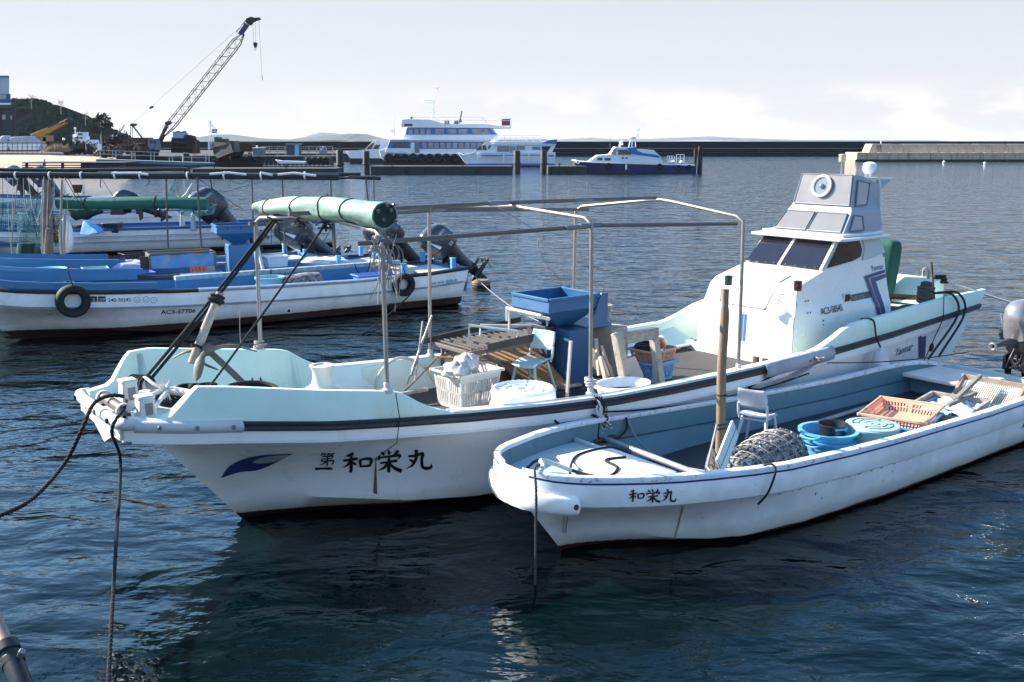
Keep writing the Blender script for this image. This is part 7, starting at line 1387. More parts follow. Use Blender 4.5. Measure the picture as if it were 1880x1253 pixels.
# ------------------------------------------------------------------ stern of the cabin boat
ps = item('stern_post', 'dark weathered timber post wound with rope at the stern', 'post', M, 11.75, 1.02, 1.14); mb = MB(); mb.lathe([(.10, 0), (.10, .46), (.09, .53), (.03, .55)], n=10); mb.build('timber', mat('dark_timber', (.07, .065, .06), .85, var=.4, bump=.01, bscale=12), ps); mb = MB()
for k in range(9): mb.torus((0, 0, .2 + .03*k), Vector((rn.uniform(-.12, .12), rn.uniform(-.12, .12), 1)),   .12 + .02*rn.random(), .02, 22, 6)
mb.build('rope_turns', mat('old_rope', (.10, .10, .09), .95, var=.5, scale=50), ps)
mb = MB(); a = mp(1718, 540, t=.9); b = mp(1710, 481, t=.85); mb.tube([a - a - Z*.2, b - a], .018, 8); one('rusty_rod', mb, rust, 'thin rusty rod rising beside the stern post', 'rod', loc=a)
w_ = item('wooden_hoop', 'bent wooden ring of planks lying on the stern deck', 'ring', M, 11.9, .25, 1.24); mb = MB(); mb.torus((0, 0, .1), Vector((.1, .05, 1)), .48, .055, 28, 6); mb.build('hoop', mat('brown_wood', (.22, .11, .05), .7, var=.5, scale=6), w_)
for k, (a, b, r) in enumerate((((1742, 548), (1776, 645), .018), ((1752, 545), (1800, 655), .018))):
    p0 = M.w(11.75 + .12*k, 1.15, 1.5); rope('stern_rope', ('left', 'right')[k] + ' black rope from the stern post down over the rail to the skiff', arc([p0, M.w(11.85 + .2*k, HM.b(11.8) + .01, 1.5), M.w(11.9 + .22*k, HM.b(11.8) + .1, 1.15), S.w(8.35 + .3*k, -1.08, .66)], 6), r, rope_k, group='stern ropes')
rope('stern_line', 'thin black line hanging down the quarter by the exhaust port', [M.w(11.55, HM.b(11.6) + .02, 1.5), M.w(11.5, HM.b(11.6) + .07, 1.15), M.w(10.9, 1.5, .35)], .008, rope_k)
rope('stern_line', 'pale mooring rope running from the cabin boat stern off to the right', sag(M.w(12.9, .9, 1.52), M.w(12.9, .9, 1.52) + Vector((4.5, -1.2, -1.1)), .1), .018, rope_w)
mb = MB(); coil(mb, (0, 0, 0), .09, .022, 5, rn); q = mb.build('rope_heap', rope_k); q.location = M.w(12.7, .75, 1.56); tag(q, 'black rope bunched on the stern corner cleat', 'rope')
mb = MB(); rr = random.Random(12)
for k in range(8): coil(mb, Vector((.08*k - .3, rr.uniform(-.1, .1), .02)), rr.uniform(.08, .16), .02, 2, rr)
q = mb.build('rope_heap', mat('old_rope2', (.12, .10, .075), .95, var=.6, scale=40)); q.location = M.w(11.3, .8, 1.19); q.rotation_euler.z = M.ang; tag(q, 'heap of brown rope on the aft deck next to the stern post', 'rope')
gc = item('covered_helm', 'tall green canvas cover standing behind the cabin', 'cover', M, 12.12, .02, 1.14); rr = random.Random(2); rings = []
for z_, w, d in ((0, .12, .1), (.35, .19, .14), (.75, .23, .17), (1.02, .25, .19), (1.12, .22, .17), (1.15, .1, .08)): rings.append([Vector((d*math.cos(q)*(1 + .12*math.sin(4*q + z_*3)), w*math.sin(q)*(1 + .1*math.sin(5*q + z_*2)), z_)) for q in [2*math.pi*i/26 for i in range(26)]])
mb = MB(); mb.loft(rings, True, True); mb.build('canvas', mat('green_canvas', (.012, .10, .065), .7, var=.15, bump=.015, bscale=6), gc, ang=70)
fd = item('fender', 'white sausage fender hanging from a black rope on the quarter', 'fender', M, 9.45, HM.b(9.5) + .17, .62); mb = MB(); mb.lathe([(.03, -.28), (.10, -.24), (.13, -.12), (.13, .12), (.10, .25), (.04, .29), (.03, .33)], n=20); mb.build('body', mat('fender_white', (.62, .60, .58), .55, dirt=(.3, .27, .22), damt=.5, dscale=5), fd); mb = MB(); mb.tube(arc([(0, 0, .3), (.0, .10, .48), (-.01, .14, .68), (-.02, .20, .74), (-.03, .36, .72)], 5), .014, 6); mb.build('lanyard', rope_k, fd)
# lines between the two boats
rope('spring_line', 'black line along the near side of the cabin boat above the skiff', sag(M.w(3.7, HM.b(3.7) + .09, .92), M.w(7.7, HM.b(7.7) + .09, .80), .12), .012, rope_k)
rope('spring_line', 'thin black line from the skiff far rail to the tiller', sag(M.w(8.1, HM.b(8.1) + .12, .90), S.w(7.7, -.1, 1.02), .05), .008, rope_k)
rope('spring_line', 'black rope doubled over the skiff far rail amidships', arc([M.w(7.75, HM.b(7.8) + .08, .98), S.w(4.35, -1.27, .78), S.w(4.40, -1.15, .73), S.w(4.45, -1.13, .50), S.w(4.55, -1.13, .52), S.w(4.5, -1.16, .73)], 6), .016, rope_k)
mb = MB(); rr = random.Random(17)
for k in range(5): a = M.w(7.85, HM.b(7.8) + .05, .93); b = S.w(4.1 + .07*k + rr.uniform(-.05, .05), -1.2, .55); mb.tube([a - a + Vector((.02*k, 0, 0)), b - a], .007, 5)
coil(mb, (0.05, -.05, .04), .05, .012, 4, rr); q = mb.build('tie_cords', rope_g); q.location = M.w(7.85, HM.b(7.8) + .05, .93); tag(q, 'fan of thin cords tying the grey pipe fender above the skiff', 'cord')
mb = MB(); rr = random.Random(18); o = M.w(3.72, HM.b(3.7) + .05, 1.0)
for k in range(12): mb.tube(arc([Vector((rr.uniform(-.05, .05), rr.uniform(-.03, .03), .1)), Vector((rr.uniform(-.04, .1), -.05, rr.uniform(-.05, .0))), Vector((rr.uniform(-.05, .12), -.06, -.15)), Vector((rr.uniform(-.04, .16), -.1, rr.uniform(-.34, -.2)))], 5), rr.choice((.007, .014)), 5, m=rr.randrange(2))
q = mb.build('rope_tie', [rope_k, rope_w]); q.location = o; tag(q, 'black and white rope tie at the near middle frame foot', 'rope')
# ================================================================== loose things in the skiff
po = item('boat_pole', 'tall bare wooden pole standing in the skiff', 'pole', S, 2.2, .08, .24); mb = MB(); a = Vector(L(*S.inv(1332, 531, t=.08))) - Vector(L(2.2, .08, .24)); mb.tube(arc([Vector((0, 0, 0)), a*.3 + Vector((.01, 0, 0)), a*.6 - Vector((.012, 0, 0)), a*.8, a], 5), [.052]*10 + [.05]*8 + [.040]*3, 12); mb.build('shaft', pole_wood, po)
mb = MB()
for f, w in ((.16, .014), (.30, .008), (.32, .008), (.47, .007)): mb.torus(a*f, Z, .056, w, 18, 6)
mb.build('bindings', rope_k, po)
bd = item('leaning_board', 'faded pale board with a teal stripe leaning against the pole', 'board', S, 0, 0, 0); mb = MB(); b0, b1 = Vector(L(*S.inv(1321, 858, t=.78))), Vector(L(*S.inv(1349, 786, t=.50))); mb.beam(b0, b1, .2, .03, up=L(.5, 1, .3)); mb.build('board', mat('pale_board', (.52, .60, .62), .6, var=.12, dirt=GRIME, damt=.4, dscale=8), bd, bevel=.008)
mb = MB(); nrm = (b1 - b0).cross((b1 - b0).cross(L(.5, 1, .3))).normalized(); 
for sgn in (1, -1): mb.beam(b0.lerp(b1, .03) + nrm*.0165*sgn, b1.lerp(b0, .03) + nrm*.0165*sgn, .018, .003, up=L(.5, 1, .3))
mb.build('stripe', mat('teal_stripe', (.10, .33, .34), .5), bd)
chair('chair', 'lilac grey moulded plastic chair standing in the skiff behind the pole', S, 3.63, -.55, .26, .35, chair_w, .96)
# wire basket of mesh lying on its side
wb = item('mesh_basket', 'wire basket packed with grey mesh lying behind the leaning board', 'basket', S, 2.72, .24, .26, .25); wb.scale = (1.22, 1.0, .86); mb = MB(); rr = random.Random(44)
mb.loft([[Vector((x, R_*math.cos(q)*1.02, .24 + (R_*.92)*math.sin(q))) for q in [2*math.pi*i/30 for i in range(30)]] for x, R_ in ((-.55, .16), (-.5, .21), (-.2, .27), (.25, .30), (.5, .27), (.58, .18))], True, True)
mesh_m = bpy.data.materials.new('shell_mesh'); mesh_m.use_nodes = True; t_ = mesh_m.node_tree; b_ = t_.nodes['Principled BSDF']; v_ = N(t_, 'ShaderNodeTexVoronoi', feature='DISTANCE_TO_EDGE'); tcx = N(t_, 'ShaderNodeTexCoord'); v_.inputs['Scale'].default_value = 26; t_.links.new(tcx.outputs['Object'], v_.inputs['Vector'])
nz = N(t_, 'ShaderNodeTexNoise'); nz.inputs['Scale'].default_value = 14; nz.inputs['Detail'].default_value = 6; t_.links.new(tcx.outputs['Object'], nz.inputs['Vector'])
r_2 = N(t_, 'ShaderNodeValToRGB'); r_2.color_ramp.elements[0].position = .40; r_2.color_ramp.elements[0].color = (.02, .02, .022, 1); r_2.color_ramp.elements[1].position = .62; r_2.color_ramp.elements[1].color = (.42, .40, .39, 1); t_.links.new(nz.outputs[0], r_2.inputs[0])
e_ = N(t_, 'ShaderNodeMapRange'); e_.inputs[1].default_value = .05; e_.inputs[2].default_value = .12; t_.links.new(v_.outputs[0], e_.inputs[0]); mm_ = N(t_, 'ShaderNodeMixRGB'); t_.links.new(e_.outputs[0], mm_.inputs[0]); mm_.inputs[1].default_value = (.30, .285, .27, 1); t_.links.new(r_2.outputs[0], mm_.inputs[2]); t_.links.new(mm_.outputs[0], b_.inputs['Base Color']); b_.inputs['Roughness'].default_value = .8
bb = N(t_, 'ShaderNodeBump'); bb.inputs['Distance'].default_value = .03; bb.inputs['Strength'].default_value = 1; t_.links.new(e_.outputs[0], bb.inputs['Height']); bb.invert = True; t_.links.new(bb.outputs[0], b_.inputs['Normal'])
mb.build('mesh_fill', mesh_m, wb, ang=70)
mb = MB(); prof = [(-.55, .17), (-.5, .22), (-.2, .28), (.25, .31), (.5, .28), (.58, .19)]
for k in range(22):
    q = 2*math.pi*k/22; mb.tube([(x, R_*1.03*math.cos(q), .24 + R_*.94*math.sin(q)) for x, R_ in prof], .006, 5)
mb.build('wires', mat('wire', (.30, .28, .25), .5, .5, var=.3), wb); mb = MB()
for x, R_ in ((-.5, .22), (-.35, .255), (-.18, .283), (.0, .297), (.2, .31), (.38, .298), (.52, .26)): mb.loft([[Vector((x + .006*math.cos(u), (R_ + .008*math.sin(u))*1.03*math.cos(q), .24 + (R_ + .008*math.sin(u))*.94*math.sin(q))) for u in [2*math.pi*j/6 for j in range(6)]] for q in [2*math.pi*i/30 for i in range(31)]], True, False)
mb.build('hoops', MATS['wire'], wb)
mb = MB()
for k in range(420):
    q = rr.uniform(.0, 2.6); x = rr.uniform(-.45, .55); R_ = float(np.interp(x, [p[0] for p in prof], [p[1] for p in prof])) - .005; c = Vector((x, -R_*1.03*math.cos(q), .24 + R_*.94*math.sin(q))); s_ = rr.uniform(.008, .022)
    a = Vector((rr.gauss(0, 1), rr.gauss(0, 1), rr.gauss(0, 1))).normalized(); b = a.orthogonal().normalized()*s_; d = a.cross(b).normalized()*s_*rr.uniform(.5, 1.4); mb.add([c - b, c + d, c + b, c - d], [(0, 1, 2, 3)], rr.randrange(2))
mb.build('shell_bits', [mat('bit_pale', (.55, .53, .52), .7), mat('bit_dark', (.05, .05, .055), .8)], wb, flat=True)
fn_ = item('wire_fan', 'fan of grey wire mesh standing left of the pole in the skiff', 'wire mesh', S, 1.95, .22, .3, .5); mb = MB()
for k in range(19): a = .25 + 2.6*k/18; mb.tube(arc([(0, .02, 0), (.14*math.cos(a), .02 + .05*math.sin(a), .2*math.sin(a) + .08), (.30*math.cos(a), .04, .34*math.sin(a) + .08)], 4), .005, 5)
for f in (.5, .75, 1.0): mb.tube([(.30*f*math.cos(.25 + 2.6*k/20), .03, .34*f*math.sin(.25 + 2.6*k/20) + .08) for k in range(21)], .007, 5)
mb.build('wires', MATS['wire'], fn_)
# nested blue tubs with black bucket
def basin(label, s, t, z, r, h, m, group=None):
    b = item('tub', label, 'tub', S, s, t, z, 0, group); mb = MB(); mb.lathe([(r*.72, 0), (r*.95, h - .02), (r*1.06, h - .015), (r*1.07, h + .012), (r*.93, h + .012), (r*.68, .03), (.02, .03)], n=36, cap=False); mb.build('shell', m, b, ang=35); mb = MB(); mb.lathe([(r*.84, h*.55), (r*.88, h*.55), (r*.90, h*.62), (r*.86, h*.62)], n=36, cap=False); mb.build('rib', m, b)
    for sd in (1, -1):
        mb = MB(); mb.tube(arc([(sd*r*1.0, -.12, h - .01), (sd*(r + .06), -.10, h - .02), (sd*(r + .07), 0, h - .03), (sd*(r + .06), .10, h - .02), (sd*r*1.0, .12, h - .01)], 5), .013, 8); mb.build('handle', m, b)
    return b
basin('lower aqua blue tub nested under another beside the mesh basket', 4.02, .20, .23, .31, .24, aqua_pl, 'nested aqua tubs'); basin('upper aqua blue tub holding a black bucket in the skiff', 4.03, .19, .32, .335, .25, mat('aqua_light', (.14, .44, .72), .4, var=.06), 'nested aqua tubs')
bb_ = item('bucket', 'black bucket with a blue carrying clip inside the upper aqua tub', 'bucket', S, 4.12, .19, .37); bucket(bb_, .13, .17, .27, black_pl, .0); mb = MB(); mb.beam((-.02, -.175, .235), (.11, -.135, .235), .01, .02); mb.beam((-.02, -.175, .235), (-.13, -.13, .235), .01, .02); mb.torus((0, -.18, .235), (0, 1, 0), .02, .008, 14, 6); mb.build('clip', aqua_pl, bb_)
# teal barrel with patterned lid
br = item('barrel', 'faded teal barrel with a scored round lid next to the aqua tubs', 'barrel', S, 4.56, .44, .22); mb = MB(); mb.lathe([(.26, 0), (.285, .03), (.30, .25), (.31, .34), (.325, .345), (.33, .37), (.315, .385)], n=40, cap=False); mb.build('body', teal_pl, br, ang=35); mb = MB(); mb.lathe([(.318, .372), (.318, .39), (.30, .395), (.02, .40)], n=40, cap=False); lid = mb.build('lid', mat('lid_green', (.36, .50, .47), .5, var=.08), br, ang=30); mb = MB()
for R_, arc_ in ((.08, 1), (.16, 1), (.235, 1)): mb.torus((0, 0, .399), Z, R_, .006, 40, 5)
for k in range(6): a = k*1.047 + .2; mb.tube([(.16*math.cos(a), .16*math.sin(a), .40), (.235*math.cos(a), .235*math.sin(a), .40)], .006, 5)
mb.build('score_lines', mat('lid_dark', (.10, .17, .16), .6), lid)
# crates further aft
crate('crate', 'blue lattice crate beneath the salmon crate in the skiff', S, 5.42, .30, .23, .98, .74, .28, mat('crate_blue', (.12, .33, .66), .45, var=.08), .32)
crate('crate', 'wide salmon orange crate on top of the blue crate in the skiff', S, 5.42, .30, .46, 1.0, .76, .16, orange_pl, .32)
crate('crate', 'pale blue crate under the grey wooden frame aft in the skiff', S, 6.6, .32, .23, 1.0, .72, .22, mat('crate_pale', (.30, .44, .72), .5, var=.1), .18)
sc_ = item('net_sheet', 'white and blue speckled netting spilling from the pale blue crate', 'net', S, 6.75, .32, .42, .18); mb = MB(); rr = random.Random(3); mb.grid([[(-.45 + .9*i/14, -.34 + .68*j/10, .02 + .03*math.sin(i*1.3) + .03*math.cos(j*1.7 + i) + rr.uniform(-.01, .02)) for i in range(15)] for j in range(11)]); mb.build('netting', mat('speckled_net', (.52, .58, .70), .8, var=.5, scale=20, dirt=(.1, .2, .45), damt=.7, dscale=9, dthr=.52), sc_, solid=.01)
wf = item('timber_sieve', 'grey timber sieve frame lying over the pale blue crate', 'frame', S, 6.55, .28, .47, .18); mb = MB()
for a, b in (((-.55, -.38, 0), (.5, -.38, .03)), ((-.55, .38, .0), (.5, .38, .03)), ((-.55, -.38, .0), (-.55, .38, .0)), ((.5, -.38, .03), (.5, .38, .03))): mb.beam(a, b, .04, .07)
mb.build('rails', wood, wf, bevel=.006)
bm2 = item('sieve', 'slatted cream sieve with a brown timber frame leaning on the stern bench', 'sieve', S, 7.35, .40, .36, .1); mb = MB(); mb.beam((-.25, -.42, .0), (.22, -.42, .34), .04, .06); mb.beam((-.25, .42, .0), (.22, .42, .34), .04, .06); mb.beam((.22, -.46, .33), (.22, .46, .33), .04, .08); mb.build('frame', mat('brown_frame', (.28, .21, .155), .8, var=.3, scale=8), bm2, bevel=.006); mb = MB()
for k in range(30): y = -.39 + .78*k/29; mb.beam((-.22, y, .0), (.21, y, .30), .012, .012)
mb.build('slats', mat('slat_cream', (.62, .56, .48), .6), bm2)
for k, (a, b, w) in enumerate((((1756, 732), (1800, 690), .06), ((1740, 745), (1792, 722), .05))):
    mb = MB(); p = S.w(*S.inv(*a, t=.25)); q = S.w(*S.inv(*b, t=.30)); mb.beam(p - p, q - p, w, .05); one('timber_batten', mb, mat('batten', (.20, .19, .17), .8, var=.3), ('longer', 'shorter')[k] + ' grey timber batten propped across the crates aft in the skiff', 'batten', 'timber battens in the skiff', loc=p, bevel=.005)
sh_ = item('shell_pile', 'heap of broken shells beside the salmon crate', 'shells', S, 5.75, .86, .40); mb = MB(); rr = random.Random(77)
for k in range(260):
    c = Vector((rr.gauss(0, .2), rr.gauss(0, .08), rr.uniform(-.05, .06))); s_ = rr.uniform(.012, .03); a = Vector((rr.gauss(0, 1), rr.gauss(0, 1), rr.gauss(0, 1))).normalized(); b = a.orthogonal().normalized()*s_; d = a.cross(b).normalized()*s_; mb.add([c - b, c + d, c + b, c - d], [(0, 1, 2, 3)], rr.randrange(2))
mb.build('shells', [MATS['bit_pale'], mat('shell_brown', (.3, .2, .13), .8)], sh_, flat=True)
mb = MB(); mb.tube([S.w(4.7, -.72, .27) - S.O, S.w(6.3, -.72, .31) - S.O], .03, 8); one('long_pipe', mb, MATS['old_alu'], 'pale pipe lying on the skiff floor along the far side', 'pipe', loc=S.O)
# ropes on the skiff bow
rope('bow_rope', 'black rope looped over the skiff foredeck hatch', arc([S.w(-.40, .08, .82), S.w(-.32, -.2, .80), S.w(-.05, -.28, .88), S.w(.15, .1, .80), S.w(.3, .32, .79), S.w(.55, .2, .80), S.w(.62, -.05, .80), S.w(.85, .0, .80)], 7), .017, rope_k)
rope('bow_rope', 'second black rope crossing the foredeck to the coaming of the skiff', arc([S.w(-.1, .3, .80), S.w(.1, .0, .80), S.w(.5, -.35, .80), S.w(.95, -.35, .80), S.w(1.02, -.1, .78)], 7), .014, rope_k)
rope('bow_rope', 'pale and grey chafed rope arch at the skiff stem', arc([S.w(-.45, .20, .96), S.w(-.36, .15, .98), S.w(-.2, -.06, .96), S.w(.02, .12, .86)], 7), .022, rope_w)
rope('mooring_line', 'braided dark rope hanging from the skiff stem into the water', arc([S.w(-.38, .12, 1.0), S.w(-.58, .30, 1.045), S.w(-.66, .42, .88), S.w(-.67, .43, .5), S.w(-.69, .45, .1), S.w(-.74, .5, -.4)], 8), .013, mat('braid', (.05, .05, .05), .9, var=.8, scale=70))
rope('inner_rope', 'grey line sagging across the skiff hold', arc([S.w(1.95, -1.12, .72), S.w(2.0, -.95, .50), S.w(2.1, -.6, .34), S.w(2.05, .1, .42), S.w(2.0, .4, .5)], 6), .010, rope_g)
rope('inner_rope', 'black rope hanging over the far rail by the skiff foredeck', arc([S.w(.85, -1.15, .93), S.w(.84, -1.05, .88), S.w(.80, -1.02, .72)], 6), .016, rope_k)
rope('inner_rope', 'black rope looped from the skiff far rail to the thwart pipe', arc([M.w(3.72, HM.b(3.7) + .1, .85), S.w(1.45, -1.2, .88), S.w(1.46, -1.1, .84), S.w(1.42, -1.05, .64), S.w(1.55, -.98, .60), S.w(1.85, -1.05, .66), S.w(1.9, -1.10, .80)], 6), .014, rope_k)
rope('side_rope', 'black strap over the skiff near rail below the leaning board', arc([S.w(1.62, .9, .62), S.w(1.66, 1.14, .86), S.w(1.68, 1.25, .84), S.w(1.60, 1.24, .62), S.w(1.5, 1.2, .5)], 6), .012, rope_k)
rope('pole_stay', 'grey stay from the pole foot to the skiff thwart', [S.w(2.12, .1, .95), S.w(1.7, .35, .62), S.w(1.55, .6, .6)], .014, rope_g)
# ================================================================== loose things on and around the rafted blue boats
def netting(name, label, rows, m, th=.014, cat='net'):
    th *= 1.5; o = Vector(rows[0][0]); mb = MB(); mb.grid([[Vector(p) - o for p in r] for r in rows]); q = mb.build(name, m, loc=o, flat=True); w = q.modifiers.new('mesh', 'WIREFRAME'); w.thickness = th; w.use_even_offset = False; w.use_boundary = True; return tag(q, label, cat)
def gridpx(a, b, c, d, n, k, D, sagpx=0, D2=None, seed=0):
    rr = random.Random(seed); out = []
    for j in range(k + 1):
        v = j/k; row = []
        for i in range(n + 1):
            u = i/n; x = (a[0]*(1-u) + b[0]*u)*(1-v) + (d[0]*(1-u) + c[0]*u)*v; y = (a[1]*(1-u) + b[1]*u)*(1-v) + (d[1]*(1-u) + c[1]*u)*v + sagpx*4*u*(1-u) + rr.uniform(-.6, .6)
            row.append(GP(x + rr.uniform(-.5, .5), y, D + .25*math.sin(7*u + 3*v + seed)))
        out.append(row)
    return out
net_t = mat('teal_net', (.05, .21, .21), .8, var=.3); net_d = mat('dark_net', (.02, .06, .05), .85, var=.3)
netting('fishing_net', 'pale teal fishing net slung across the far left between the poles', gridpx((-60, 368), (82, 352), (80, 402), (-60, 420), 40, 16, 28.2, 12, seed=1), net_t, .013)
netting('fishing_net', 'teal scoop net hanging as a long funnel left of the weathered poles', gridpx((30, 392), (78, 388), (72, 470), (35, 465), 18, 24, 27.2, 2, seed=2), net_t, .012)
nb = thing('net_bag', 'dark green net bag hanging full at the end of the scoop net', 'net', GP(52, 470, 27.2)); mb = MB(); mb.loft([[Vector((r*math.cos(q)*(1 + .1*math.sin(3*q)), r*.6*math.sin(q), z)) for q in [2*math.pi*i/20 for i in range(20)]] for z, r in ((.35, .26), (.15, .32), (-.1, .32), (-.28, .26), (-.4, .12))], True, True); mb.build('bag', mat('net_bag', (.015, .05, .045), .9, var=.6, scale=30, bump=.02, bscale=50), nb)
netting('fishing_net', 'small dark green net bunched right of the weathered poles', gridpx((88, 396), (112, 394), (106, 446), (95, 446), 10, 16, 27.0, 0, seed=3), net_d, .014)
netting('fishing_net', 'teal net bundle hanging behind the dark green awning by the big outboard', gridpx((318, 378), (398, 376), (392, 392), (332, 394), 22, 7, 28.5, 4, seed=4), net_t, .014)
hn = thing('landing_net', 'round hoop landing net raised behind the dark green awning', 'net', GP(327, 347, 28.5)); mb = MB(); mb.torus((0, 0, 0), (1, .35, 0), .30, .012, 26, 6); mb.build('hoop', steel, hn); mb = MB(); mb.loft([[Vector((-.1*f, r*math.cos(q), r*math.sin(q) - f*.1)) for q in [2*math.pi*i/16 for i in range(16)]] for f, r in ((0, .3), (1, .27), (2, .2), (3, .1))], True, False); g = mb.build('net', net_t, hn, flat=True); w = g.modifiers.new('mesh', 'WIREFRAME'); w.thickness = .012
for k, (x, y0, y1, r, D) in enumerate(((79, 330, 500, .035, 26.6), (83, 332, 505, .05, 26.4), (90, 326, 505, .035, 26.7), (95, 345, 505, .045, 26.4), (87, 420, 508, .055, 26.2), (113, 330, 512, .03, 25.9), (119, 392, 512, .03, 25.9))):
    mb = MB(); a = GP(x, y1, D); mb.tube(arc([GP(x + 2, y1, D) - a, GP(x - 1.5, (y0+y1)/2, D) - a, GP(x + 1, y0, D) - a], 6), [r*1.1]*6 + [r]*7, 7)
    one('weathered_pole', mb, mat('grey_pole', (.17, .15, .13), .8, var=.4, scale=6) if k < 5 else steel, ('leftmost', 'thick', 'tallest', 'right thick', 'short stout', 'left thin metal', 'right thin metal')[k] + ' upright pole in the bundle beside the hanging nets', 'pole', 'upright poles beside the nets', loc=a)
def fleet(name, label, cat, s, t, z, rz=0, group=None): return thing(name, label, cat, A.w(s, t, z), A.ang + rz, group)
q = thing('fender', 'long white oval fender hanging by the poles over the long skiff', 'fender', GP(121, 434, 27)); mb = MB(); mb.lathe([(.03, -.46), (.12, -.38), (.19, -.15), (.19, .15), (.12, .4), (.03, .48)], n=18); mb.build('body', plastic_w, q); mb = MB(); mb.tube([(0, 0, .45), (0, .05, 1.0)], .012, 5); mb.build('lanyard', rope_w, q)
q = fleet('basin', 'aqua round basin on the bow of the middle work boat', 'basin', .95, -2.3, .95); mb = MB(); mb.lathe([(.28, 0), (.40, .17), (.42, .19), (.41, .21), (.37, .19), (.26, .03), (.02, .03)], n=32, cap=False); mb.build('shell', mat('aqua_basin', (.16, .55, .66), .4, var=.1), q); mb = MB(); mb.tube([(-.5, .1, .2), (.0, .0, .22), (.62, -.1, .17)], .012, 6); mb.build('stick', wood, q)
mb = MB(); a, b = GP(-60, 499, 22.8), GP(286, 491.5, 25.3); mb.beam(a - a, b - a, .05, .09); one('timber_pole', mb, mat('ochre_timber', (.42, .29, .13), .7, var=.25, scale=4), 'long ochre timber lying lengthwise over the rafted blue boats', 'timber', loc=a)
mb = MB(); a, b = A.w(3.3, -.45, .98), A.w(8.9, -.55, .98); mb.beam(a - a, b - a, .16, .10); one('side_board', mb, mat('grey_board', (.30, .36, .40), .7, var=.35, scale=8, dirt=(.1, .1, .1), damt=.5), 'long grey weathered board along the middle of the nearest work boat', 'board', loc=a, bevel=.01)
mb = MB(); mb.prism([L(3.3, -.42, .4), L(8.9, -.52, .4), L(8.9, -.52, .94), L(3.3, -.42, .94)], L(0, .03, 0)); mb.build('partition', blue_in, boatA)
crate('crate', 'royal blue lattice crate on the nearest work boat under the ochre timber', A, 2.75, -1.6, .72, .62, .42, .30, mat('royal_blue_pl', (.06, .12, .45), .45, var=.1), .05)
q = fleet('wooden_box', 'small grey open wooden box beside the royal blue crate', 'box', 2.05, -1.6, .72, .05); mb = MB(); mb.box((0, -.18, .16), (.5, .03, .3)); mb.box((-.24, 0, .16), (.03, .36, .3)); mb.box((.24, 0, .16), (.03, .36, .3)); mb.box((0, 0, .33), (.62, .44, .03)); mb.build('boards', wood, q, bevel=.005)
cloth_blob('sheet_bundle', 'pale lilac sheet bundle on the far side above the ochre timber', A.w(3.0, -3.2, .98), A.ang, .75, .3, .14, mat('lilac_sheet', (.42, .46, .68), .7, var=.2), 12, 'sheet'); cloth_blob('foam_pile', 'white crumpled foam sheet on the middle boat near its stern', A.w(7.55, -2.1, .92), A.ang, .62, .26, .12, mat('foam_white', (.70, .68, .66), .8, var=.1), 15, 'foam')
crate_solid('fish_box', 'blue white fish box by the near rail in the nearest boat', A, 7.55, .70, .66, .78, .42, .24, mat('box_blue', (.14, .26, .60), .5, var=.1), .0)
crate('crate', 'flat blue crate under the sorting drum on the work boats', A, 4.25, -1.6, .66, .9, .55, .22, aqua_pl, .0)
q = fleet('tub', 'pale aqua tub beside the grey mesh basket on the nearest boat', 'tub', 5.15, .55, .55); mb = MB(); mb.lathe([(.25, 0), (.30, .40), (.34, .41), (.34, .45), (.29, .45), (.24, .03), (.02, .03)], n=30, cap=False); mb.build('shell', mat('aqua_pale', (.22, .46, .54), .45, var=.1), q); mb = MB(); mb.lathe([(.315, .25), (.325, .25), (.33, .28), (.318, .28)], n=30, cap=False); mb.build('rib', MATS['aqua_pale'], q)
q = fleet('mesh_basket', 'grey mesh basket of shells lying in the nearest blue boat', 'basket', 5.85, .6, .62, .1); mb = MB(); mb.loft([[Vector((x, r*math.cos(u), .2 + r*.85*math.sin(u))) for u in [2*math.pi*i/20 for i in range(20)]] for x, r in ((-.5, .14), (-.4, .22), (.2, .27), (.45, .24), (.52, .12))], True, True); mb.build('mesh_fill', mesh_m, q)
mb = MB(); a = GP(405, 530, 23.4); b = GP(398, 425, 24.8); mb.beam(GP(490, 527, 23.2) - a, GP(470, 440, 24.2) - a, .07, .06); one('leaning_board', mb, white_old, 'pale board leaning by the aqua tub on the nearest boat', 'board', loc=a, bevel=.01)
mb = MB(); a = GP(150, 430, 34.5); mb.prism([p - a for p in (GP(146, 431, 34.5), GP(152, 405, 34.7), GP(176, 421, 34.5), GP(184, 429, 34.5), GP(160, 432, 34.2))], (0, .5, 0)); one('tarpaulin', mb, mat('sky_tarp', (.10, .36, .70), .6, var=.2, bump=.02, bscale=4), 'bright blue folded tarpaulin on the long skiff below the dark awning', 'tarpaulin', loc=a, bevel=.05)
for k, (x0, y0, x1, y1, D, lab) in enumerate(((186, 410, 216, 428, 35.5, 'black box standing on the long skiff right of the blue tarpaulin'), (122, 414, 150, 430, 35.2, 'dark heap of rope and net on the long skiff left of the blue tarpaulin'), (202, 382, 226, 395, 42, 'dark box on the far small boat under the awning'))):
    mb = MB(); a = GP((x0+x1)/2, y1, D); pbox(mb, x0, y0, x1, y1, D, .5); mb.v = [v - a for v in mb.v]; one('dark_box' if k != 1 else 'rope_heap', mb, black_pl if k != 1 else mat('heap_dark', (.03, .03, .032), .9, var=.6, bump=.08, bscale=6), lab, 'box' if k != 1 else 'rope', loc=a, bevel=.03 if k != 1 else .12)
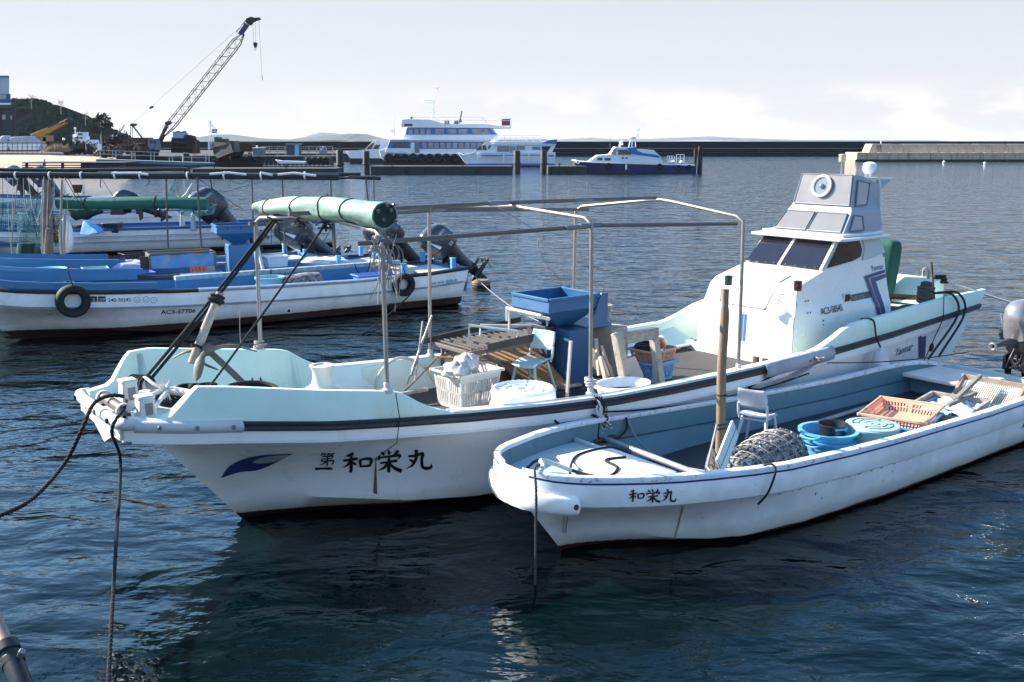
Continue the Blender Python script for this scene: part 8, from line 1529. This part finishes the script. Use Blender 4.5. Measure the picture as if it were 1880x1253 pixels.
q = thing('dip_net', 'dark furled net sagging from a white boom above the long skiff', 'net', GP(155, 388, 34)); o = q.location; mb = MB(); mb.tube([GP(122, 384, 34) - o, GP(192, 382, 34) - o], .05, 8); mb.build('boom', white_old, q); mb = MB(); mb.loft([[GP(x, 386 + 2*math.sin(x), 34) - o, GP(x, y, 34.1) - o] for x, y in ((124, 388), (132, 399), (140, 405), (150, 402), (162, 404), (172, 397), (182, 393), (190, 390))], False, False); mb.build('netting', net_d, q, solid=.06)
for k, (x, y0, y1) in enumerate(((333, 389, 425), (353, 392, 424))):
    mb = MB(); a = GP(x, y1, 36.5); mb.prism([p - a for p in (GP(x - 4, y1, 36.5), GP(x - 3, y0, 36.5), GP(x + 2, y0 - 2, 36.5), GP(x + 6, y1, 36.5))], (0, .15, 0)); one('folded_parasol', mb, white_old, ('left', 'right')[k] + ' pale furled cloth standing at the stern of the long skiff', 'cloth', 'furled cloths on the long skiff', loc=a, bevel=.04)
mb = MB(); a = GP(340, 370, 33); mb.prism([p - a for p in (GP(322, 369, 33), GP(340, 356, 33), GP(352, 336, 33), GP(353, 339, 33), GP(346, 358, 33), GP(326, 372, 33))], (0, .1, 0)); one('paddle', mb, white_old, 'white paddle blade sticking up behind the dark green awning', 'paddle', loc=a, bevel=.02)
mb = MB(); a = GP(141, 336, 27.5); mb.lathe([(.09, -.12), (.14, .05), (.14, .1), (.02, .1)], (0, 0, -.15), Z, 14); one('hanging_bucket', mb, rust, 'rusty bucket hanging under the black poles', 'bucket', loc=a)
for k, (pts, r) in enumerate(((((186, 325), (184, 340), (185, 345)), .012), (((270, 325), (274, 335), (267, 342)), .012), (((118, 326), (145, 372)), .01), (((124, 326), (151, 370)), .01), (((188, 330), (212, 368)), .007), (((365, 330), (395, 350), (425, 372), (446, 385)), .008), (((415, 326), (440, 338), (462, 328)), .006), (((362, 340), (410, 352), (458, 340), (500, 330)), .006))):
    rope('hanging_line', ('short hook cord', 'curled cord', 'left guy line', 'right guy line', 'thin slanting line', 'long slanting line', 'slack loop', 'long slack line')[k] + ' hanging from the black poles', arc([GP(x, y, 26.8) for x, y in pts], 5), r, rope_k, 5, group='lines under the black poles')
mb = MB(); rr = random.Random(5)
for k in range(7): coil(mb, Vector((rr.uniform(-.6, .6), rr.uniform(-.15, .15), .02)), rr.uniform(.15, .3), .022, 2, rr)
q = mb.build('rope_heap', rope_k); q.location = A.w(.35, .45, 1.10); q.rotation_euler.z = A.ang; tag(q, 'coils of black rope on the bow of the nearest work boat', 'rope')
for k, s in enumerate((1.2, 5.1, 7.6)): rope('rail_rope', ('first', 'middle', 'last')[k] + ' black rope loop hung inside the nearest blue boat counted from its bow', arc([A.w(s, -.38, 1.04), A.w(s + .05, -.3, .85), A.w(s + .22, -.3, .75), A.w(s + .35, -.32, .9), A.w(s + .4, -.4, 1.04)], 6), .014, rope_k, group='rope loops in the near blue boat')
rope('mooring_line', 'thin rope from the near blue boat stern into the water', sag(A.w(10.25, .9, .7), GP(1010, 598, 20), .15), .010, rope_g)
rope('mooring_line', 'black rope stretched low over the water from the near blue boat side', sag(A.w(8.3, 1.3, .45), GP(620, 640, 19.5), .1), .016, rope_k)
rr = random.Random(41); WH = ('far left', 'second', 'third', 'fourth', 'fifth', 'sixth', 'seventh', 'eighth', 'ninth', 'tenth', 'eleventh', 'twelfth', 'thirteenth', 'fourteenth')
for k in range(14):
    x = -5 + 9.5*k; x1 = x + rr.uniform(-14, 22); y1 = rr.uniform(395, 500); D = rr.uniform(25.5, 27.2)
    rope('hanging_line', WH[k] + ' thin cord counted from the left among the hanging nets', arc([GP(x, 325, D), GP((x + x1)/2 + rr.uniform(-5, 5), (325 + y1)/2 + 8, D), GP(x1, y1, D)], 5), rr.choice((.006, .009, .013)), rr.choice((rope_k, rope_g, rope_w)), 5, group='cords among the hanging nets')
for k, (s, t, z, w, l, h, m, lab) in enumerate(((1.9, -2.0, .9, .5, .36, .24, teal_pl, 'faded teal box on the middle work boat behind the aqua basin'), (6.3, -2.4, .85, .55, .4, .26, plastic_w, 'white box aft of the ribbed blue hopper'), (3.2, -4.1, .9, .6, .4, .3, black_pl, 'black box on the farthest rafted boat beside the sorting drum'), (8.6, .3, .80, .5, .34, .16, mat('box_cream', (.5, .46, .4), .6, var=.15), 'cream tray on the stern deck of the nearest work boat'))): crate_solid('fish_box', lab, A, s, t, z, w, l, h, m, rr.uniform(-.3, .3))
for k, (px, py, D, m, lab) in enumerate(((100, 431, 27.3, mat('float_yellow', (.55, .30, .05), .5), 'left orange yellow float behind the scoop net'), (106, 437, 27.3, MATS['float_yellow'], 'right orange yellow float behind the scoop net'), (152, 478, 25.6, black_pl, 'black float on the rim of the middle work boat'))):
    q = thing('float', lab, 'float', GP(px, py, D)); mb = MB(); mb.lathe([(.03, -.12), (.11, -.09), (.13, 0), (.11, .09), (.03, .12)], n=14); mb.build('ball', m, q); mb = MB(); mb.torus((0, 0, .13), (1, 0, 0), .03, .01, 10, 5); mb.build('eye', rope_g, q)
# ================================================================== pipe rail of the quay at the bottom left corner
q = thing('quay_pipe', 'rusty quay pipe with a black joint at the bottom left corner', 'pipe', GP(0, 1160, 4.9)); o = q.location
mb = MB(); mb.tube([GP(-40, 1060, 5.15) - o, GP(17, 1200, 4.8) - o], .040, 18); mb.build('upper_pipe', mat('pink_rust_pipe', (.36, .25, .21), .5, .4, var=.3, dirt=(.2, .1, .06), damt=.5, dscale=12), q)
mb = MB(); mb.tube([GP(14, 1192, 4.81) - o, GP(90, 1380, 4.4) - o], .052, 18); mb.build('lower_pipe', black_pl, q)
mb = MB(); mb.tube([GP(10, 1182, 4.83) - o, GP(17, 1199, 4.79) - o], .062, 18); mb.tube([GP(20, 1207, 4.78) - o, GP(26, 1221, 4.75) - o], .060, 18); mb.build('coupling', black_pl, q, bevel=.006); mb = MB(); mb.box(GP(38, 1202, 4.75) - o, (.03, .03, .06), Euler((.3, .5, .2)).to_matrix()); mb.build('clip', steel, q, bevel=.004)
# ================================================================== sea air
hz_ = MB(); hz_.box((0, 5950, 48), (24000, 12100, 102)); hzo = hz_.build('haze', None or mat('haze_dummy', (1, 1, 1)), flat=True); hm_ = bpy.data.materials.new('sea_air'); hm_.use_nodes = True; t_ = hm_.node_tree; t_.nodes.clear(); o_ = N(t_, 'ShaderNodeOutputMaterial'); v_ = N(t_, 'ShaderNodeVolumePrincipled'); v_.inputs['Color'].default_value = (.80, .88, 1, 1); v_.inputs['Density'].default_value = .00005; v_.inputs['Anisotropy'].default_value = .2; t_.links.new(v_.outputs[0], o_.inputs['Volume']); hzo.data.materials.clear(); hzo.data.materials.append(hm_); tag(hzo, kind='stuff')
for nm in ('shell_bits', 'shells'):
    for o in bpy.data.objects:
        if o.name.split('.')[0] == nm: o['kind'] = 'stuff'
